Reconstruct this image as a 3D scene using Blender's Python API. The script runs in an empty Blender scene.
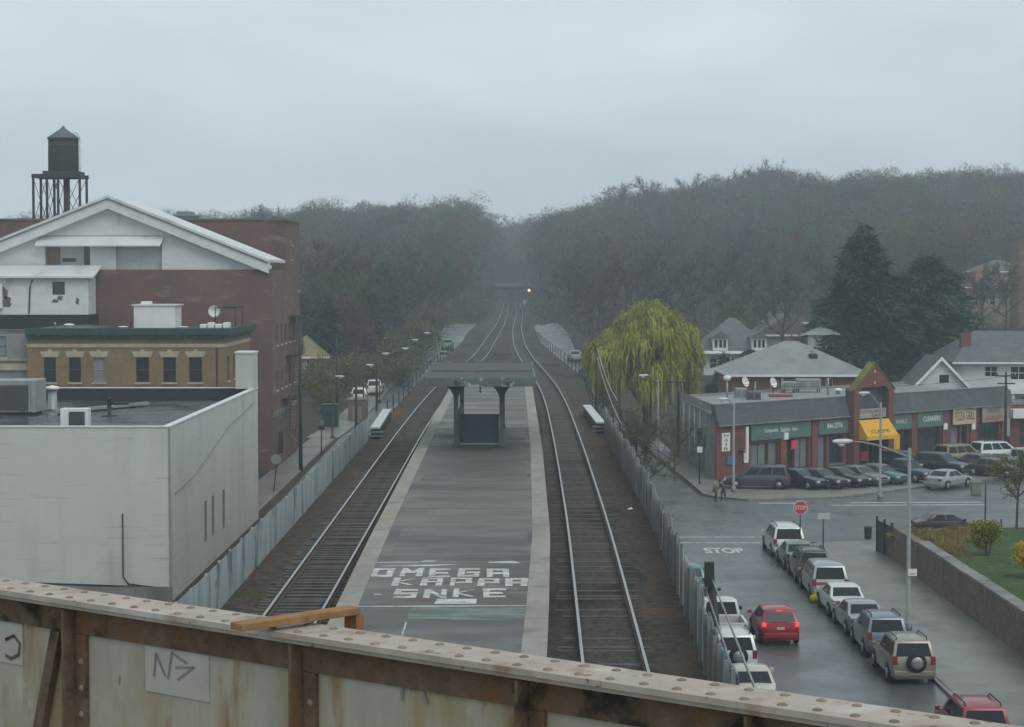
import bpy, bmesh, math, random
import numpy as np
from mathutils import Vector, Matrix

S = bpy.context.scene
COL = S.collection
rnd = random.Random(7)
R = math.radians
CAMZ = 16.3
F = 2000.0
TH = math.atan(88.5 / F)

# ---------------------------------------------------------------- camera helpers
def ray(px, py):
    u, v = (px - 512) / F, (363.5 - py) / F
    return (u, math.cos(TH) + v * math.sin(TH), -math.sin(TH) + v * math.cos(TH))
def P(px, py, z=0.0):
    r = ray(px, py); k = (z - CAMZ) / r[2]
    return Vector((r[0] * k, r[1] * k, z))
def D(px, py, d):
    r = ray(px, py); k = d / r[1]
    return Vector((r[0] * k, d, CAMZ + r[2] * k))

# ---------------------------------------------------------------- mesh builder
class MB:
    def __init__(s): s.v = []; s.f = []; s.m = []; s.smooth = []
    def add(s, vs, fs, mi=0, sm=False):
        b = len(s.v); s.v += [tuple(p) for p in vs]
        for f in fs: s.f.append([b + i for i in f]); s.m.append(mi); s.smooth.append(sm)
        return s
    def box(s, x0, x1, y0, y1, z0, z1, mi=0):
        vs = [(x0,y0,z0),(x1,y0,z0),(x1,y1,z0),(x0,y1,z0),(x0,y0,z1),(x1,y0,z1),(x1,y1,z1),(x0,y1,z1)]
        return s.add(vs, [(0,3,2,1),(4,5,6,7),(0,1,5,4),(1,2,6,5),(2,3,7,6),(3,0,4,7)], mi)
    def obox(s, o, u, v, w, a0, a1, b0, b1, c0, c1, mi=0):
        o, u, v, w = Vector(o), Vector(u), Vector(v), Vector(w)
        vs = [o + u*a + v*b + w*c for c in (c0, c1) for (a, b) in ((a0,b0),(a1,b0),(a1,b1),(a0,b1))]
        fs = [(0,3,2,1),(4,5,6,7),(0,1,5,4),(1,2,6,5),(2,3,7,6),(3,0,4,7)]
        if u.cross(v).dot(w) < 0: fs = [f[::-1] for f in fs]
        return s.add(vs, fs, mi)
    def prism(s, poly, z0, z1, mi=0):
        n = len(poly)
        vs = [(p[0], p[1], z0) for p in poly] + [(p[0], p[1], z1) for p in poly]
        fs = [tuple(range(n))[::-1], tuple(range(n, 2*n))] + [(i, (i+1) % n, n + (i+1) % n, n + i) for i in range(n)]
        return s.add(vs, fs, mi)
    def sheet(s, poly, mi=0): return s.add(poly, [tuple(range(len(poly)))], mi)
    def tube(s, pts, r, n=8, mi=0, caps=True, sm=True):
        pts = [Vector(p) for p in pts]
        rs = r if isinstance(r, (list, tuple)) else [r] * len(pts)
        vs = []
        for i, p in enumerate(pts):
            a = pts[max(i-1, 0)]; b = pts[min(i+1, len(pts)-1)]
            t = (b - a).normalized()
            ref = Vector((0,0,1)) if abs(t.z) < .95 else Vector((1,0,0))
            e1 = t.cross(ref).normalized(); e2 = e1.cross(t)
            for k in range(n):
                an = 2*math.pi*k/n
                vs.append(p + (e1*math.cos(an) + e2*math.sin(an)) * rs[i])
        fs = []
        for i in range(len(pts)-1):
            for k in range(n):
                fs.append((i*n+k, i*n+(k+1)%n, (i+1)*n+(k+1)%n, (i+1)*n+k))
        s.add(vs, fs, mi, sm)
        if caps:
            b = len(s.v) - len(vs)
            s.f.append([b+k for k in range(n)][::-1]); s.m.append(mi); s.smooth.append(False)
            s.f.append([b+(len(pts)-1)*n+k for k in range(n)]); s.m.append(mi); s.smooth.append(False)
        return s
    def lathe(s, c, prof, n=16, mi=0, axis='z', sm=True):
        vs = []
        for (r, h) in prof:
            for k in range(n):
                a = 2*math.pi*k/n
                p = (r*math.cos(a), r*math.sin(a), h)
                if axis == 'x': p = (h, p[0], p[1])
                if axis == 'y': p = (p[0], h, p[1])
                vs.append((c[0]+p[0], c[1]+p[1], c[2]+p[2]))
        fs = []
        for i in range(len(prof)-1):
            for k in range(n):
                fs.append((i*n+k, i*n+(k+1)%n, (i+1)*n+(k+1)%n, (i+1)*n+k))
        fs.append(tuple(range(n))[::-1]); fs.append(tuple((len(prof)-1)*n+k for k in range(n)))
        return s.add(vs, fs, mi, sm)
    def build(s, name, mats, parent=None, local=False, bevel=0, autosm=False):
        me = bpy.data.meshes.new(name)
        off = Vector((0,0,0))
        if parent and not local:
            q = parent
            while q: off += q.location; q = q.parent
        me.from_pydata([(p[0]-off.x, p[1]-off.y, p[2]-off.z) for p in s.v], [], s.f)
        if not isinstance(mats, (list, tuple)): mats = [mats]
        for m in mats: me.materials.append(m)
        me.polygons.foreach_set('material_index', s.m)
        me.polygons.foreach_set('use_smooth', s.smooth)
        if bevel:
            bm = bmesh.new(); bm.from_mesh(me)
            bmesh.ops.remove_doubles(bm, verts=bm.verts, dist=1e-4)
            es = [e for e in bm.edges if len(e.link_faces) == 2 and e.calc_face_angle(0) > R(28)]
            bmesh.ops.bevel(bm, geom=es, offset=bevel, segments=2, affect='EDGES', profile=.6, clamp_overlap=True)
            bm.to_mesh(me); bm.free()
        if autosm:
            for p in me.polygons: p.use_smooth = True
            me.set_sharp_from_angle(angle=R(38))
        me.validate(); me.update()
        o = bpy.data.objects.new(name, me); COL.objects.link(o)
        if parent: o.parent = parent
        return o

def npmesh(name, V, Fa, mats, parent=None, mi=None):
    """mesh from numpy arrays of triangles"""
    me = bpy.data.meshes.new(name)
    V = np.asarray(V, np.float32); Fa = np.asarray(Fa, np.int32)
    me.vertices.add(len(V)); me.vertices.foreach_set('co', V.ravel())
    k = Fa.shape[1]
    me.loops.add(Fa.size); me.loops.foreach_set('vertex_index', Fa.ravel())
    me.polygons.add(len(Fa)); me.polygons.foreach_set('loop_start', np.arange(0, Fa.size, k, dtype=np.int32))
    if not isinstance(mats, (list, tuple)): mats = [mats]
    for m in mats: me.materials.append(m)
    if mi is not None: me.polygons.foreach_set('material_index', np.asarray(mi, np.int32))
    me.update(calc_edges=True)
    o = bpy.data.objects.new(name, me); COL.objects.link(o)
    if parent: o.parent = parent
    return o

def tag(o, label, cat, group=None, kind=None):
    o['label'] = label; o['category'] = cat
    if group: o['group'] = group
    if kind: o['kind'] = kind
    return o
def thing(name, label, cat, loc=(0,0,0), rz=0, group=None):
    o = bpy.data.objects.new(name, None); COL.objects.link(o)
    o.empty_display_size = .3
    o.location = loc; o.rotation_euler = (0,0,rz)
    return tag(o, label, cat, group)
def struct(o): o['kind'] = 'structure'; return o
def copytree(o, parent=None):
    c = o.copy(); COL.objects.link(c)
    if parent: c.parent = parent
    for ch in list(o.children): copytree(ch, c)
    return c

# ---------------------------------------------------------------- materials
def _nt(name):
    m = bpy.data.materials.new(name); m.use_nodes = True
    nt = m.node_tree; b = nt.nodes['Principled BSDF']
    return m, nt, b
def c4(c): return (c[0], c[1], c[2], 1)
def mixn(nt, fac, a, b, mode='MIX'):
    n = nt.nodes.new('ShaderNodeMix'); n.data_type = 'RGBA'; n.blend_type = mode
    for sock, val in ((0, fac), (6, a), (7, b)):
        if hasattr(val, 'node'): nt.links.new(val, n.inputs[sock])
        else: n.inputs[sock].default_value = val if sock == 0 else c4(val)
    return n.outputs[2]
def noise(nt, scale, detail=5, rough=.6, stretch=(1,1,1), coord='Object'):
    tc = nt.nodes.new('ShaderNodeTexCoord'); mp = nt.nodes.new('ShaderNodeMapping')
    mp.inputs['Scale'].default_value = stretch
    nt.links.new(tc.outputs[coord], mp.inputs[0])
    n = nt.nodes.new('ShaderNodeTexNoise')
    n.inputs['Scale'].default_value = scale; n.inputs['Detail'].default_value = detail
    n.inputs['Roughness'].default_value = rough
    nt.links.new(mp.outputs[0], n.inputs['Vector'])
    return n.outputs[0]
def ramp(nt, src, lo, hi):
    n = nt.nodes.new('ShaderNodeMapRange'); n.inputs[1].default_value = lo; n.inputs[2].default_value = hi
    nt.links.new(src, n.inputs[0]); return n.outputs[0]
def mul(c, k): return tuple(min(1, max(0, x*k)) for x in c[:3])

def mat(name, col, rough=.75, var=.25, scale=1.5, stretch=(1,1,1), spec=.4, metal=0, bump=0, stains=(), rvar=0, coat=0):
    """stains: list of (colour, lo, hi, scale, stretch)"""
    m, nt, b = _nt(name)
    src = mixn(nt, ramp(nt, noise(nt, scale, 6, .65, stretch), .3, .7), mul(col, 1-var), mul(col, 1+var))
    for (sc, lo, hi, ssc, sst) in stains:
        src = mixn(nt, ramp(nt, noise(nt, ssc, 5, .6, sst), lo, hi), src, sc)
    nt.links.new(src, b.inputs['Base Color'])
    b.inputs['Roughness'].default_value = rough
    if rvar:
        n = nt.nodes.new('ShaderNodeMapRange'); n.inputs[1].default_value = .38; n.inputs[2].default_value = .62
        n.inputs[3].default_value = max(.04, rough - rvar); n.inputs[4].default_value = min(1, rough + rvar*.6)
        nt.links.new(noise(nt, scale*.35, 4, .6, stretch), n.inputs[0]); nt.links.new(n.outputs[0], b.inputs['Roughness'])
    b.inputs['Specular IOR Level'].default_value = spec
    b.inputs['Metallic'].default_value = metal
    if coat: b.inputs['Coat Weight'].default_value = coat; b.inputs['Coat Roughness'].default_value = .08
    if bump:
        bn = nt.nodes.new('ShaderNodeBump'); bn.inputs['Strength'].default_value = bump; bn.inputs['Distance'].default_value = .05
        nt.links.new(noise(nt, scale*6, 6, .7), bn.inputs['Height']); nt.links.new(bn.outputs[0], b.inputs['Normal'])
    return m

def brick(name, c1, c2, mortar, bw=.22, bh=.075, rough=.85, var=.3, stains=(), vscale=.25):
    m, nt, b = _nt(name)
    tc = nt.nodes.new('ShaderNodeTexCoord'); sp = nt.nodes.new('ShaderNodeSeparateXYZ'); cb = nt.nodes.new('ShaderNodeCombineXYZ')
    ad = nt.nodes.new('ShaderNodeMath'); ad.operation = 'ADD'
    nt.links.new(tc.outputs['Object'], sp.inputs[0])
    nt.links.new(sp.outputs[0], ad.inputs[0]); nt.links.new(sp.outputs[1], ad.inputs[1])
    nt.links.new(ad.outputs[0], cb.inputs[0]); nt.links.new(sp.outputs[2], cb.inputs[1])
    bt = nt.nodes.new('ShaderNodeTexBrick')
    nt.links.new(cb.outputs[0], bt.inputs['Vector'])
    bt.inputs['Color1'].default_value = c4(c1); bt.inputs['Color2'].default_value = c4(c2); bt.inputs['Mortar'].default_value = c4(mortar)
    bt.inputs['Scale'].default_value = 1; bt.inputs['Mortar Size'].default_value = .008
    bt.inputs['Brick Width'].default_value = bw; bt.inputs['Row Height'].default_value = bh
    src = mixn(nt, 1.0, bt.outputs[0], mixn(nt, ramp(nt, noise(nt, vscale, 7, .7), .3, .7), (1-var,)*3, (1,1,1)), 'MULTIPLY')
    for (sc, lo, hi, ssc, sst) in stains:
        src = mixn(nt, ramp(nt, noise(nt, ssc, 5, .6, sst), lo, hi), src, sc)
    nt.links.new(src, b.inputs['Base Color']); b.inputs['Roughness'].default_value = rough
    b.inputs['Specular IOR Level'].default_value = .25
    return m

def emis(name, col, st):
    m, nt, b = _nt(name)
    b.inputs['Base Color'].default_value = c4(mul(col, .5)); b.inputs['Emission Color'].default_value = c4(col); b.inputs['Emission Strength'].default_value = st
    return m

M = {}
M['soil'] = mat('soil', (.055,.05,.04), .95, .5, .6, spec=.1, stains=[((.075,.08,.04), .55, .7, .12, (1,1,1)), ((.09,.085,.075), .6, .72, 3, (1,1,1))])
M['asphalt'] = mat('wet asphalt', (.08,.084,.09), .42, .22, .35, spec=.5, rvar=.16, stains=[((.05,.053,.057), .56, .68, .22, (1,.25,1)), ((.12,.124,.126), .6, .7, .9, (1,.2,1)), ((.045,.046,.048), .66, .69, 1.3, (1,1,1))])
M['pave'] = mat('wet pavement', (.175,.168,.155), .5, .2, .5, spec=.45, rvar=.16, stains=[((.09,.09,.088), .56, .7, .3, (1,.5,1))])
M['kerb'] = mat('kerb stone', (.2,.19,.18), .7, .3, 2)
M['paint'] = mat('road paint', (.55,.55,.53), .6, .25, 3, stains=[((.16,.16,.16), .56, .66, 2.2, (1,1,1))])
M['ballast'] = mat('ballast', (.068,.062,.056), .95, .6, 5, spec=.12, bump=.6, stains=[((.028,.025,.023), .5, .66, .35, (1,.3,1)), ((.12,.115,.1), .64, .7, 9, (1,1,1))])
M['litter'] = mat('shoulder dirt', (.072,.058,.047), .95, .55, 4, spec=.1, bump=.5, stains=[((.115,.075,.045), .52, .68, .35, (1,.4,1)), ((.15,.14,.12), .66, .7, 7, (1,1,1)), ((.06,.068,.03), .6, .7, .5, (1,1,1))])
M['tie'] = mat('tie timber', (.085,.082,.077), .8, .4, 4, (1,6,1), stains=[((.05,.046,.042), .46, .62, 1.2, (1,1,1))])
M['rail_side'] = mat('rail rust', (.09,.06,.045), .75, .3, 4)
M['rail_top'] = mat('rail head steel', (.40,.41,.43), .4, .1, 4, (1,.05,1), metal=.9)
M['deck'] = mat('platform asphalt', (.09,.08,.073), .55, .22, .8, (.7,1.3,1), spec=.4, rvar=.14, stains=[((.058,.054,.052), .5, .58, .25, (.6,1.1,1)), ((.125,.115,.105), .6, .68, .4, (.7,1.2,1)), ((.05,.05,.05), .62, .68, .9, (.04,2.2,1)), ((.15,.145,.14), .66, .73, .6, (.12,2.2,1))])
M['deck2'] = mat('darker platform asphalt patch', (.07,.066,.064), .55, .25, 1.2, (.6,1.4,1), spec=.4, rvar=.14, stains=[((.1,.095,.09), .56, .66, .7, (.3,1.6,1))])
M['whitecap2'] = mat('pale painted coping', (.44,.47,.46), .6, .15, 1)
M['strip'] = mat('platform edge concrete', (.235,.225,.2), .65, .22, .6, (2,.6,1), spec=.4, stains=[((.16,.15,.13), .58, .68, .5, (1,1,1)), ((.33,.25,.09), .69, .74, .33, (1,1,1))])
M['graff_white'] = mat('white wall paint on deck', (.5,.5,.5), .65, .2, 1.2, stains=[((.10,.092,.086), .545, .63, 3.2, (.5,1.6,1)), ((.24,.24,.24), .52, .7, 7, (1,1,1)), ((.36,.36,.36), .48, .62, .9, (1,1,1))])
M['teal_paint'] = mat('faded teal paint', (.13,.175,.16), .65, .3, 1, stains=[((.085,.08,.078), .46, .6, 1.5, (.3,1.8,1))])
M['concrete'] = mat('concrete', (.2,.195,.185), .85, .3, .6, stains=[((.1,.1,.09), .55, .7, .5, (1,1,.3))])
M['fence'] = mat('painted fence panels', (.29,.335,.34), .7, .3, 1.2, (1,1,.2), stains=[((.09,.12,.15), .54, .64, .55, (1,1,.3)), ((.42,.45,.46), .6, .68, .8, (1,1,.25)), ((.12,.11,.1), .62, .7, 1.4, (1,1,.5))])
M['fence_r'] = mat('graffiti streaked fence panels', (.24,.28,.315), .65, .35, 1.3, (1,1,.12), stains=[((.16,.35,.42), .6, .66, .6, (1,1,.2)), ((.5,.53,.55), .58, .66, .9, (1,1,.2)), ((.08,.1,.16), .56, .62, .7, (1,1,.25)), ((.13,.2,.13), .63, .68, .35, (1,1,.4))])
M['fence_r2'] = mat('pale streaked sheet', (.38,.41,.42), .6, .25, 1.3, (1,1,.12), stains=[((.2,.3,.35), .56, .66, .8, (1,1,.2)), ((.1,.11,.12), .62, .68, 1.1, (1,1,.25))])
M['fence_r3'] = mat('blue streaked sheet', (.13,.2,.25), .6, .3, 1.3, (1,1,.12), stains=[((.36,.4,.42), .58, .64, .9, (1,1,.2)), ((.12,.3,.36), .6, .68, .5, (1,1,.25))])
M['fence_r4'] = mat('dark streaked sheet', (.085,.1,.12), .65, .3, 1.3, (1,1,.12), stains=[((.3,.33,.35), .58, .64, 1.1, (1,1,.2))])
M['whitewall'] = brick('white painted block wall', (.565,.575,.535), (.55,.56,.525), (.50,.51,.485), .42, .2, .8, .10, [((.40,.41,.385), .5, .72, .3, (1,1,.22)), ((.40,.37,.3), .63, .76, .7, (1,1,.12)), ((.40,.41,.40), .6, .7, 1.3, (.25,.25,4)), ((.28,.27,.25), .70, .74, 1.6, (1,1,2.5))], .35)
M['whitecap'] = mat('parapet coping', (.62,.63,.63), .6, .12, 1)
M['tar'] = mat('wet tar roof', (.05,.052,.055), .35, .35, .35, spec=.5, rvar=.25, stains=[((.13,.135,.14), .58, .68, .25, (.5,2,1))])
M['tan'] = brick('tan brick', (.30,.20,.095), (.24,.155,.075), (.26,.22,.16), var=.35, vscale=.6)
M['red'] = brick('red brick', (.215,.115,.09), (.165,.085,.068), (.22,.17,.145), var=.35, stains=[((.12,.08,.068), .5, .7, .18, (1,1,.35)), ((.25,.17,.14), .58, .7, .5, (.5,.5,2)), ((.28,.24,.21), .69, .74, .7, (1,1,.6))])
M['red2'] = brick('shop red brick', (.22,.07,.05), (.17,.055,.042), (.2,.13,.11), var=.3, vscale=.8)
M['stonewall'] = brick('brown garden wall stone', (.235,.19,.145), (.17,.14,.11), (.15,.13,.11), .34, .13, var=.4, vscale=.9, stains=[((.24,.205,.13), .62, .72, .7, (1,1,.3)), ((.085,.075,.065), .6, .7, .5, (1,1,.4))])
M['green_cornice'] = mat('green cornice', (.02,.058,.042), .6, .25, 1)
M['cream'] = mat('cream stone', (.40,.36,.28), .8, .2, 1.5)
M['greystone'] = mat('grey stucco', (.235,.235,.23), .85, .2, .6, stains=[((.15,.15,.15), .58, .7, .4, (1,1,.3))])
M['whitewood'] = mat('white clapboard', (.62,.63,.63), .7, .1, .6, (1,1,4), stains=[((.34,.26,.2), .71, .75, 1.2, (1,1,1)), ((.45,.45,.44), .57, .68, .4, (1,1,.4))])
M['whiteroof'] = mat('white metal roof', (.60,.61,.62), .5, .1, .4, stains=[((.42,.43,.44), .56, .68, .5, (1,.3,1))])
M['black'] = mat('black trim', (.02,.021,.022), .6, .2, 2)
M['darkmetal'] = mat('dark steel', (.035,.037,.04), .55, .3, 2, metal=.3)
M['wood_pole'] = mat('weathered pole timber', (.048,.042,.038), .85, .3, 2, (1,1,.1))
M['grey_metal'] = mat('galvanised metal', (.30,.32,.32), .5, .15, 1.5, metal=.35, stains=[((.2,.21,.2), .56, .7, .8, (1,1,.3))])
M['white_metal'] = mat('white sheet metal', (.66,.67,.67), .5, .08, 1)
M['glass'] = mat('dark window glass', (.022,.026,.03), .08, .2, .8, spec=.6)
M['carglass'] = mat('car glass', (.014,.018,.021), .1, .15, .8, spec=.28)
M['paleglass'] = mat('pale shop window', (.17,.19,.21), .15, .25, .5, spec=.6)
M['blind'] = mat('window blind', (.2,.21,.21), .6, .2, 1)
M['frame'] = mat('window frame', (.055,.055,.055), .6, .2, 2)
M['slate'] = mat('grey shingle roof', (.105,.112,.12), .7, .3, .9, (1,1,3), stains=[((.16,.165,.17), .58, .7, .4, (1,1,1))])
M['mansard'] = mat('dark shingle mansard', (.075,.083,.092), .7, .28, 1.2, (1,1,5), stains=[((.11,.12,.125), .58, .68, .5, (1,1,.4))])
M['roofgrey'] = mat('pale grey roof', (.23,.24,.24), .6, .2, .6, stains=[((.15,.155,.16), .55, .7, .3, (1,1,1))])
M['roofbrown'] = mat('brown shingle roof', (.13,.115,.1), .8, .3, .9)
M['rooftan'] = mat('ochre roof', (.19,.165,.08), .8, .3, .9)
M['terra'] = mat('faded terracotta roof', (.15,.085,.065), .8, .25, .9)
M['peach'] = mat('peach stucco', (.30,.24,.17), .8, .15, .6)
M['signgreen'] = mat('green signboard', (.085,.155,.14), .5, .15, .8)
M['signcream'] = mat('cream signboard', (.48,.40,.27), .6, .2, 1.5)
M['signpink'] = mat('faded signboard', (.32,.25,.22), .6, .2, 1.5)
M['signgrey'] = mat('grey signboard', (.34,.32,.29), .6, .2, 1.5)
M['white'] = mat('white sign paint', (.72,.72,.7), .5, .06, 2)
M['redletter'] = mat('red lettering', (.32,.045,.035), .5, .1, 2)
M['brownletter'] = mat('brown lettering', (.14,.08,.05), .5, .1, 2)
M['awning'] = mat('yellow awning cloth', (.66,.36,.025), .6, .12, 1.2)
M['stopred'] = mat('stop sign red', (.42,.035,.05), .4, .1, 3)
M['blue'] = mat('blue plastic', (.04,.15,.36), .5, .15, 3)
M['pink'] = mat('pink poster', (.6,.05,.12), .5, .1, 3)
M['tyre'] = mat('tyre rubber', (.018,.018,.019), .85, .2, 5)
M['hub'] = mat('wheel alloy', (.32,.33,.34), .35, .15, 8, metal=.6)
M['taillight'] = mat('tail light', (.22,.012,.016), .2, .15, 8, spec=.6)
M['lit_taillight'] = emis('lit tail light', (1,.06,.035), .75)
M['headlight'] = mat('head light', (.5,.52,.53), .12, .1, 8, spec=.7)
M['plate'] = mat('licence plate', (.5,.45,.3), .5, .15, 12)
M['signal'] = emis('signal lamp', (1,.32,.12), 3.2)
M['bark'] = mat('bark', (.07,.06,.052), .9, .3, 2, (1,1,.2))
TW = [mat('bare twigs brown', (.078,.081,.072), .95, .3, .15, spec=.1), mat('bare twigs russet', (.118,.07,.062), .95, .3, .15, spec=.1),
      mat('bare twigs budding', (.092,.105,.052), .95, .3, .15, spec=.1)]
TW += [mat('bare twigs olive', (.1,.112,.05), .95, .35, .12, spec=.1), mat('bare twigs grey', (.092,.1,.096), .95, .3, .12, spec=.1)]
M['needle'] = mat('dark needles', (.034,.062,.048), .85, .5, .5, spec=.2)
M['needle2'] = mat('green needles', (.045,.082,.055), .85, .5, .5, spec=.2)
M['willow'] = mat('willow shoots', (.265,.285,.048), .85, .45, .6, spec=.2)
M['yellowbush'] = mat('yellow green leaves', (.21,.22,.03), .8, .4, 1.2, spec=.2)
M['forsythia'] = mat('yellow blossom', (.47,.34,.02), .8, .3, 1.5, spec=.2)
M['redbud'] = mat('reddish blossom', (.12,.058,.06), .9, .3, .5, spec=.1)
M['olive'] = mat('olive leaves', (.13,.13,.045), .85, .4, .6, spec=.15)
M['dryivy'] = mat('dry ivy', (.235,.175,.07), .9, .4, .8, spec=.1)
M['grass'] = mat('lawn', (.055,.088,.033), .95, .4, 2.5, spec=.1, bump=.6, stains=[((.1,.105,.05), .55, .7, .6, (1,1,1)), ((.04,.06,.025), .55, .66, 1.8, (1,1,1))])
M['girder_top'] = mat('worn cream paint', (.37,.315,.265), .6, .18, 5, stains=[((.22,.13,.075), .55, .70, 3.2, (1,1,1)), ((.45,.42,.38), .58, .7, 2.2, (1,1,1)), ((.13,.07,.04), .64, .70, 9, (1,1,1))])
M['girder_web'] = mat('rust streaked web paint', (.36,.34,.28), .65, .14, 2.5, stains=[((.29,.22,.12), .48, .66, 2.4, (1,1,.22)), ((.24,.12,.045), .57, .67, 3.0, (1,1,.18)), ((.13,.065,.03), .655, .71, 5.5, (1,1,.45)), ((.40,.39,.35), .62, .7, 4, (1,1,1))])
M['rust'] = mat('heavy rust', (.135,.09,.058), .85, .4, 7, bump=.4, stains=[((.17,.085,.035), .54, .66, 5, (1,1,.5)), ((.035,.022,.016), .56, .66, 3, (1,1,1))])
M['rivet'] = mat('rusted rivet', (.225,.165,.125), .8, .3, 9)
M['plank'] = mat('orange brown plank', (.27,.145,.06), .8, .25, 5, (1,1,1), stains=[((.2,.1,.04), .55, .68, 6, (.3,3,1))])
M['skin'] = mat('skin', (.32,.2,.14), .6, .1, 5)
M['canopy_roof'] = mat('canopy tar roof', (.058,.058,.06), .75, .3, .7, stains=[((.09,.088,.085), .56, .7, .6, (1,1,1))])
M['copper'] = mat('weathered green fascia', (.10,.122,.118), .7, .3, 1, (1,1,1), stains=[((.32,.36,.36), .58, .64, 1.6, (1,1,1)), ((.04,.045,.045), .57, .66, 2, (1,1,1))])
M['canopy_post'] = mat('grey green column paint', (.105,.115,.11), .7, .3, 1.2, (1,1,.3), stains=[((.19,.2,.19), .6, .68, 1.8, (1,1,.4))])
M['windbreak'] = mat('dark blue panel', (.045,.066,.09), .5, .3, 1.5)
M['bin'] = mat('dark bin', (.035,.04,.04), .7, .2, 3)
M['signal_dark'] = mat('signal head', (.025,.027,.028), .6, .2, 3)
M['lampwhite'] = mat('lamp housing', (.55,.56,.56), .5, .08, 4)
M['pole_grey'] = mat('lamp post paint', (.2,.22,.22), .6, .2, 2, stains=[((.32,.33,.33), .58, .68, 1.5, (1,1,.3))])

# ---------------------------------------------------------------- terrain
def sst(a, b, x):
    t = np.clip((np.asarray(x, float) - a) / (b - a), 0, 1); return t*t*(3-2*t)
def zg(x, y):
    x = np.asarray(x, float); y = np.asarray(y, float)
    base = 6.7 * sst(200, 350, y)
    hr = 29.5 * sst(340, 720, y) * (0.50*sst(4.2, 13, x) + .20*sst(16, 45, x) + .30*sst(38, 115, x)) * (.97 + .05*np.sin(x*.031) + .05*np.sin(x*.083+1))
    hl = 18 * sst(380, 720, y) * sst(4.4, 14, -x) * (1 + .05*np.sin(x*.045)) * (1 - .36*sst(48, 92, -x))
    far = 16 * sst(730, 880, y)
    g = .9*np.sin(x*.05+y*.03)*sst(420, 600, y)*sst(12, 40, np.abs(x))
    return base + np.maximum(np.where(x > 0, hr, hl), far) + g
def Z(x, y): return float(zg(x, y))
HAZE=.0006; SKY0=(3.75,4.4,4.62); SKY1=(5.3,6.0,6.2); EXPO=0.56
# ================================================================ SETTING: ground, embankment, roads
GX0, GX1, GY1 = -420, 420, 1080
ys = np.concatenate([np.arange(-30, 200, 10), np.arange(200, 420, 6), np.arange(420, GY1+1, 11)])
xs = np.concatenate([np.arange(GX0, -60, 15), np.arange(-60, 60, 4), np.arange(60, GX1+1, 15)])
XX, YY = np.meshgrid(xs, ys)
V = np.stack([XX, YY, zg(XX, YY) - .012], -1).reshape(-1, 3)
nx = len(xs)
Fa = [[j*nx+i, j*nx+i+1, (j+1)*nx+i+1, (j+1)*nx+i] for j in range(len(ys)-1) for i in range(nx-1)]
g = npmesh('ground', V, Fa, M['soil'])
for p in g.data.polygons: p.use_smooth = True
struct(g)

def ip(y, pts):
    a = np.array(pts, float); yy = np.asarray(y, float)
    offs = np.linspace(-16, 16, 9)
    return np.mean([np.interp(yy + o, a[:,0], a[:,1]) for o in offs], 0)
XLp = [(-30,-8.45),(180,-8.3),(250,-7.4),(375,-6.3),(557,-4.3),(900,-4.3)]
XRp = [(-30,3.3),(20,4.1),(40,4.5),(50,4.8),(63,5.3),(77,5.5),(120,5.6),(150,5.9),(185,6.7),(219,5.5),(285,3.9),(375,3.7),(557,4.2),(900,4.2)]
TLp = [(-30,-5.97),(125,-5.97),(165,-5.6),(228,-3.6),(300,-2.9),(380,-2.1),(470,-1.9),(900,-1.9)]
TRp = [(-30,1.6),(47,2.38),(62,2.72),(95,3.0),(120,3.15),(153,3.2),(186,2.6),(214,1.75),(262,.95),(337,.85),(418,1.4),(480,1.9),(900,1.9)]
BED = 6.85
RAIL = 7.1
yy = list(np.arange(14, 180, 6.)) + list(np.arange(180, 720, 9.))
mb = MB(); mb2 = MB()
for a, b in zip(yy[:-1], yy[1:]):
    la, lb, ra, rb = float(ip(a, XLp)), float(ip(b, XLp)), float(ip(a, XRp)), float(ip(b, XRp))
    mb.add([(la,a,BED),(ra,a,BED),(rb,b,BED),(lb,b,BED)], [(0,1,2,3)])
    for (pa, pb, sgn) in ((la, lb, -1), (ra, rb, 1)):
        za, zb = min(Z(pa, a) - .4, BED-.2), min(Z(pb, b) - .4, BED-.2)
        q = [(pa,a,za),(pb,b,zb),(pb,b,BED),(pa,a,BED)]
        mb2.add(q, [(0,1,2,3) if sgn > 0 else (3,2,1,0)])
struct(mb.build('track_bed', M['ballast']))
struct(mb2.build('embankment_retaining_wall', M['concrete']))
# dirt shoulders beside the tracks
for (edge, sg, w) in ((XLp, 1, 1.25), (XRp, -1, 1.3)):
    mb = MB(); n = 0
    sy = list(np.arange(14, 168, 4.))
    for a in sy:
        e = float(ip(a, edge)); k = w * (1 + .25*math.sin(a*.7) + .15*math.sin(a*1.9))
        mb.v += [(e + sg*.02, a, BED+.012), (e + sg*k*.5, a, BED+.05), (e + sg*k, a, BED+.006)]
    for i in range(len(sy)-1):
        for j in (0, 1):
            f = [i*3+j, i*3+j+1, i*3+4+j, i*3+3+j]
            mb.f.append(f if sg > 0 else f[::-1]); mb.m.append(0); mb.smooth.append(True)
    struct(mb.build('track_shoulder', M['litter']))

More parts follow.
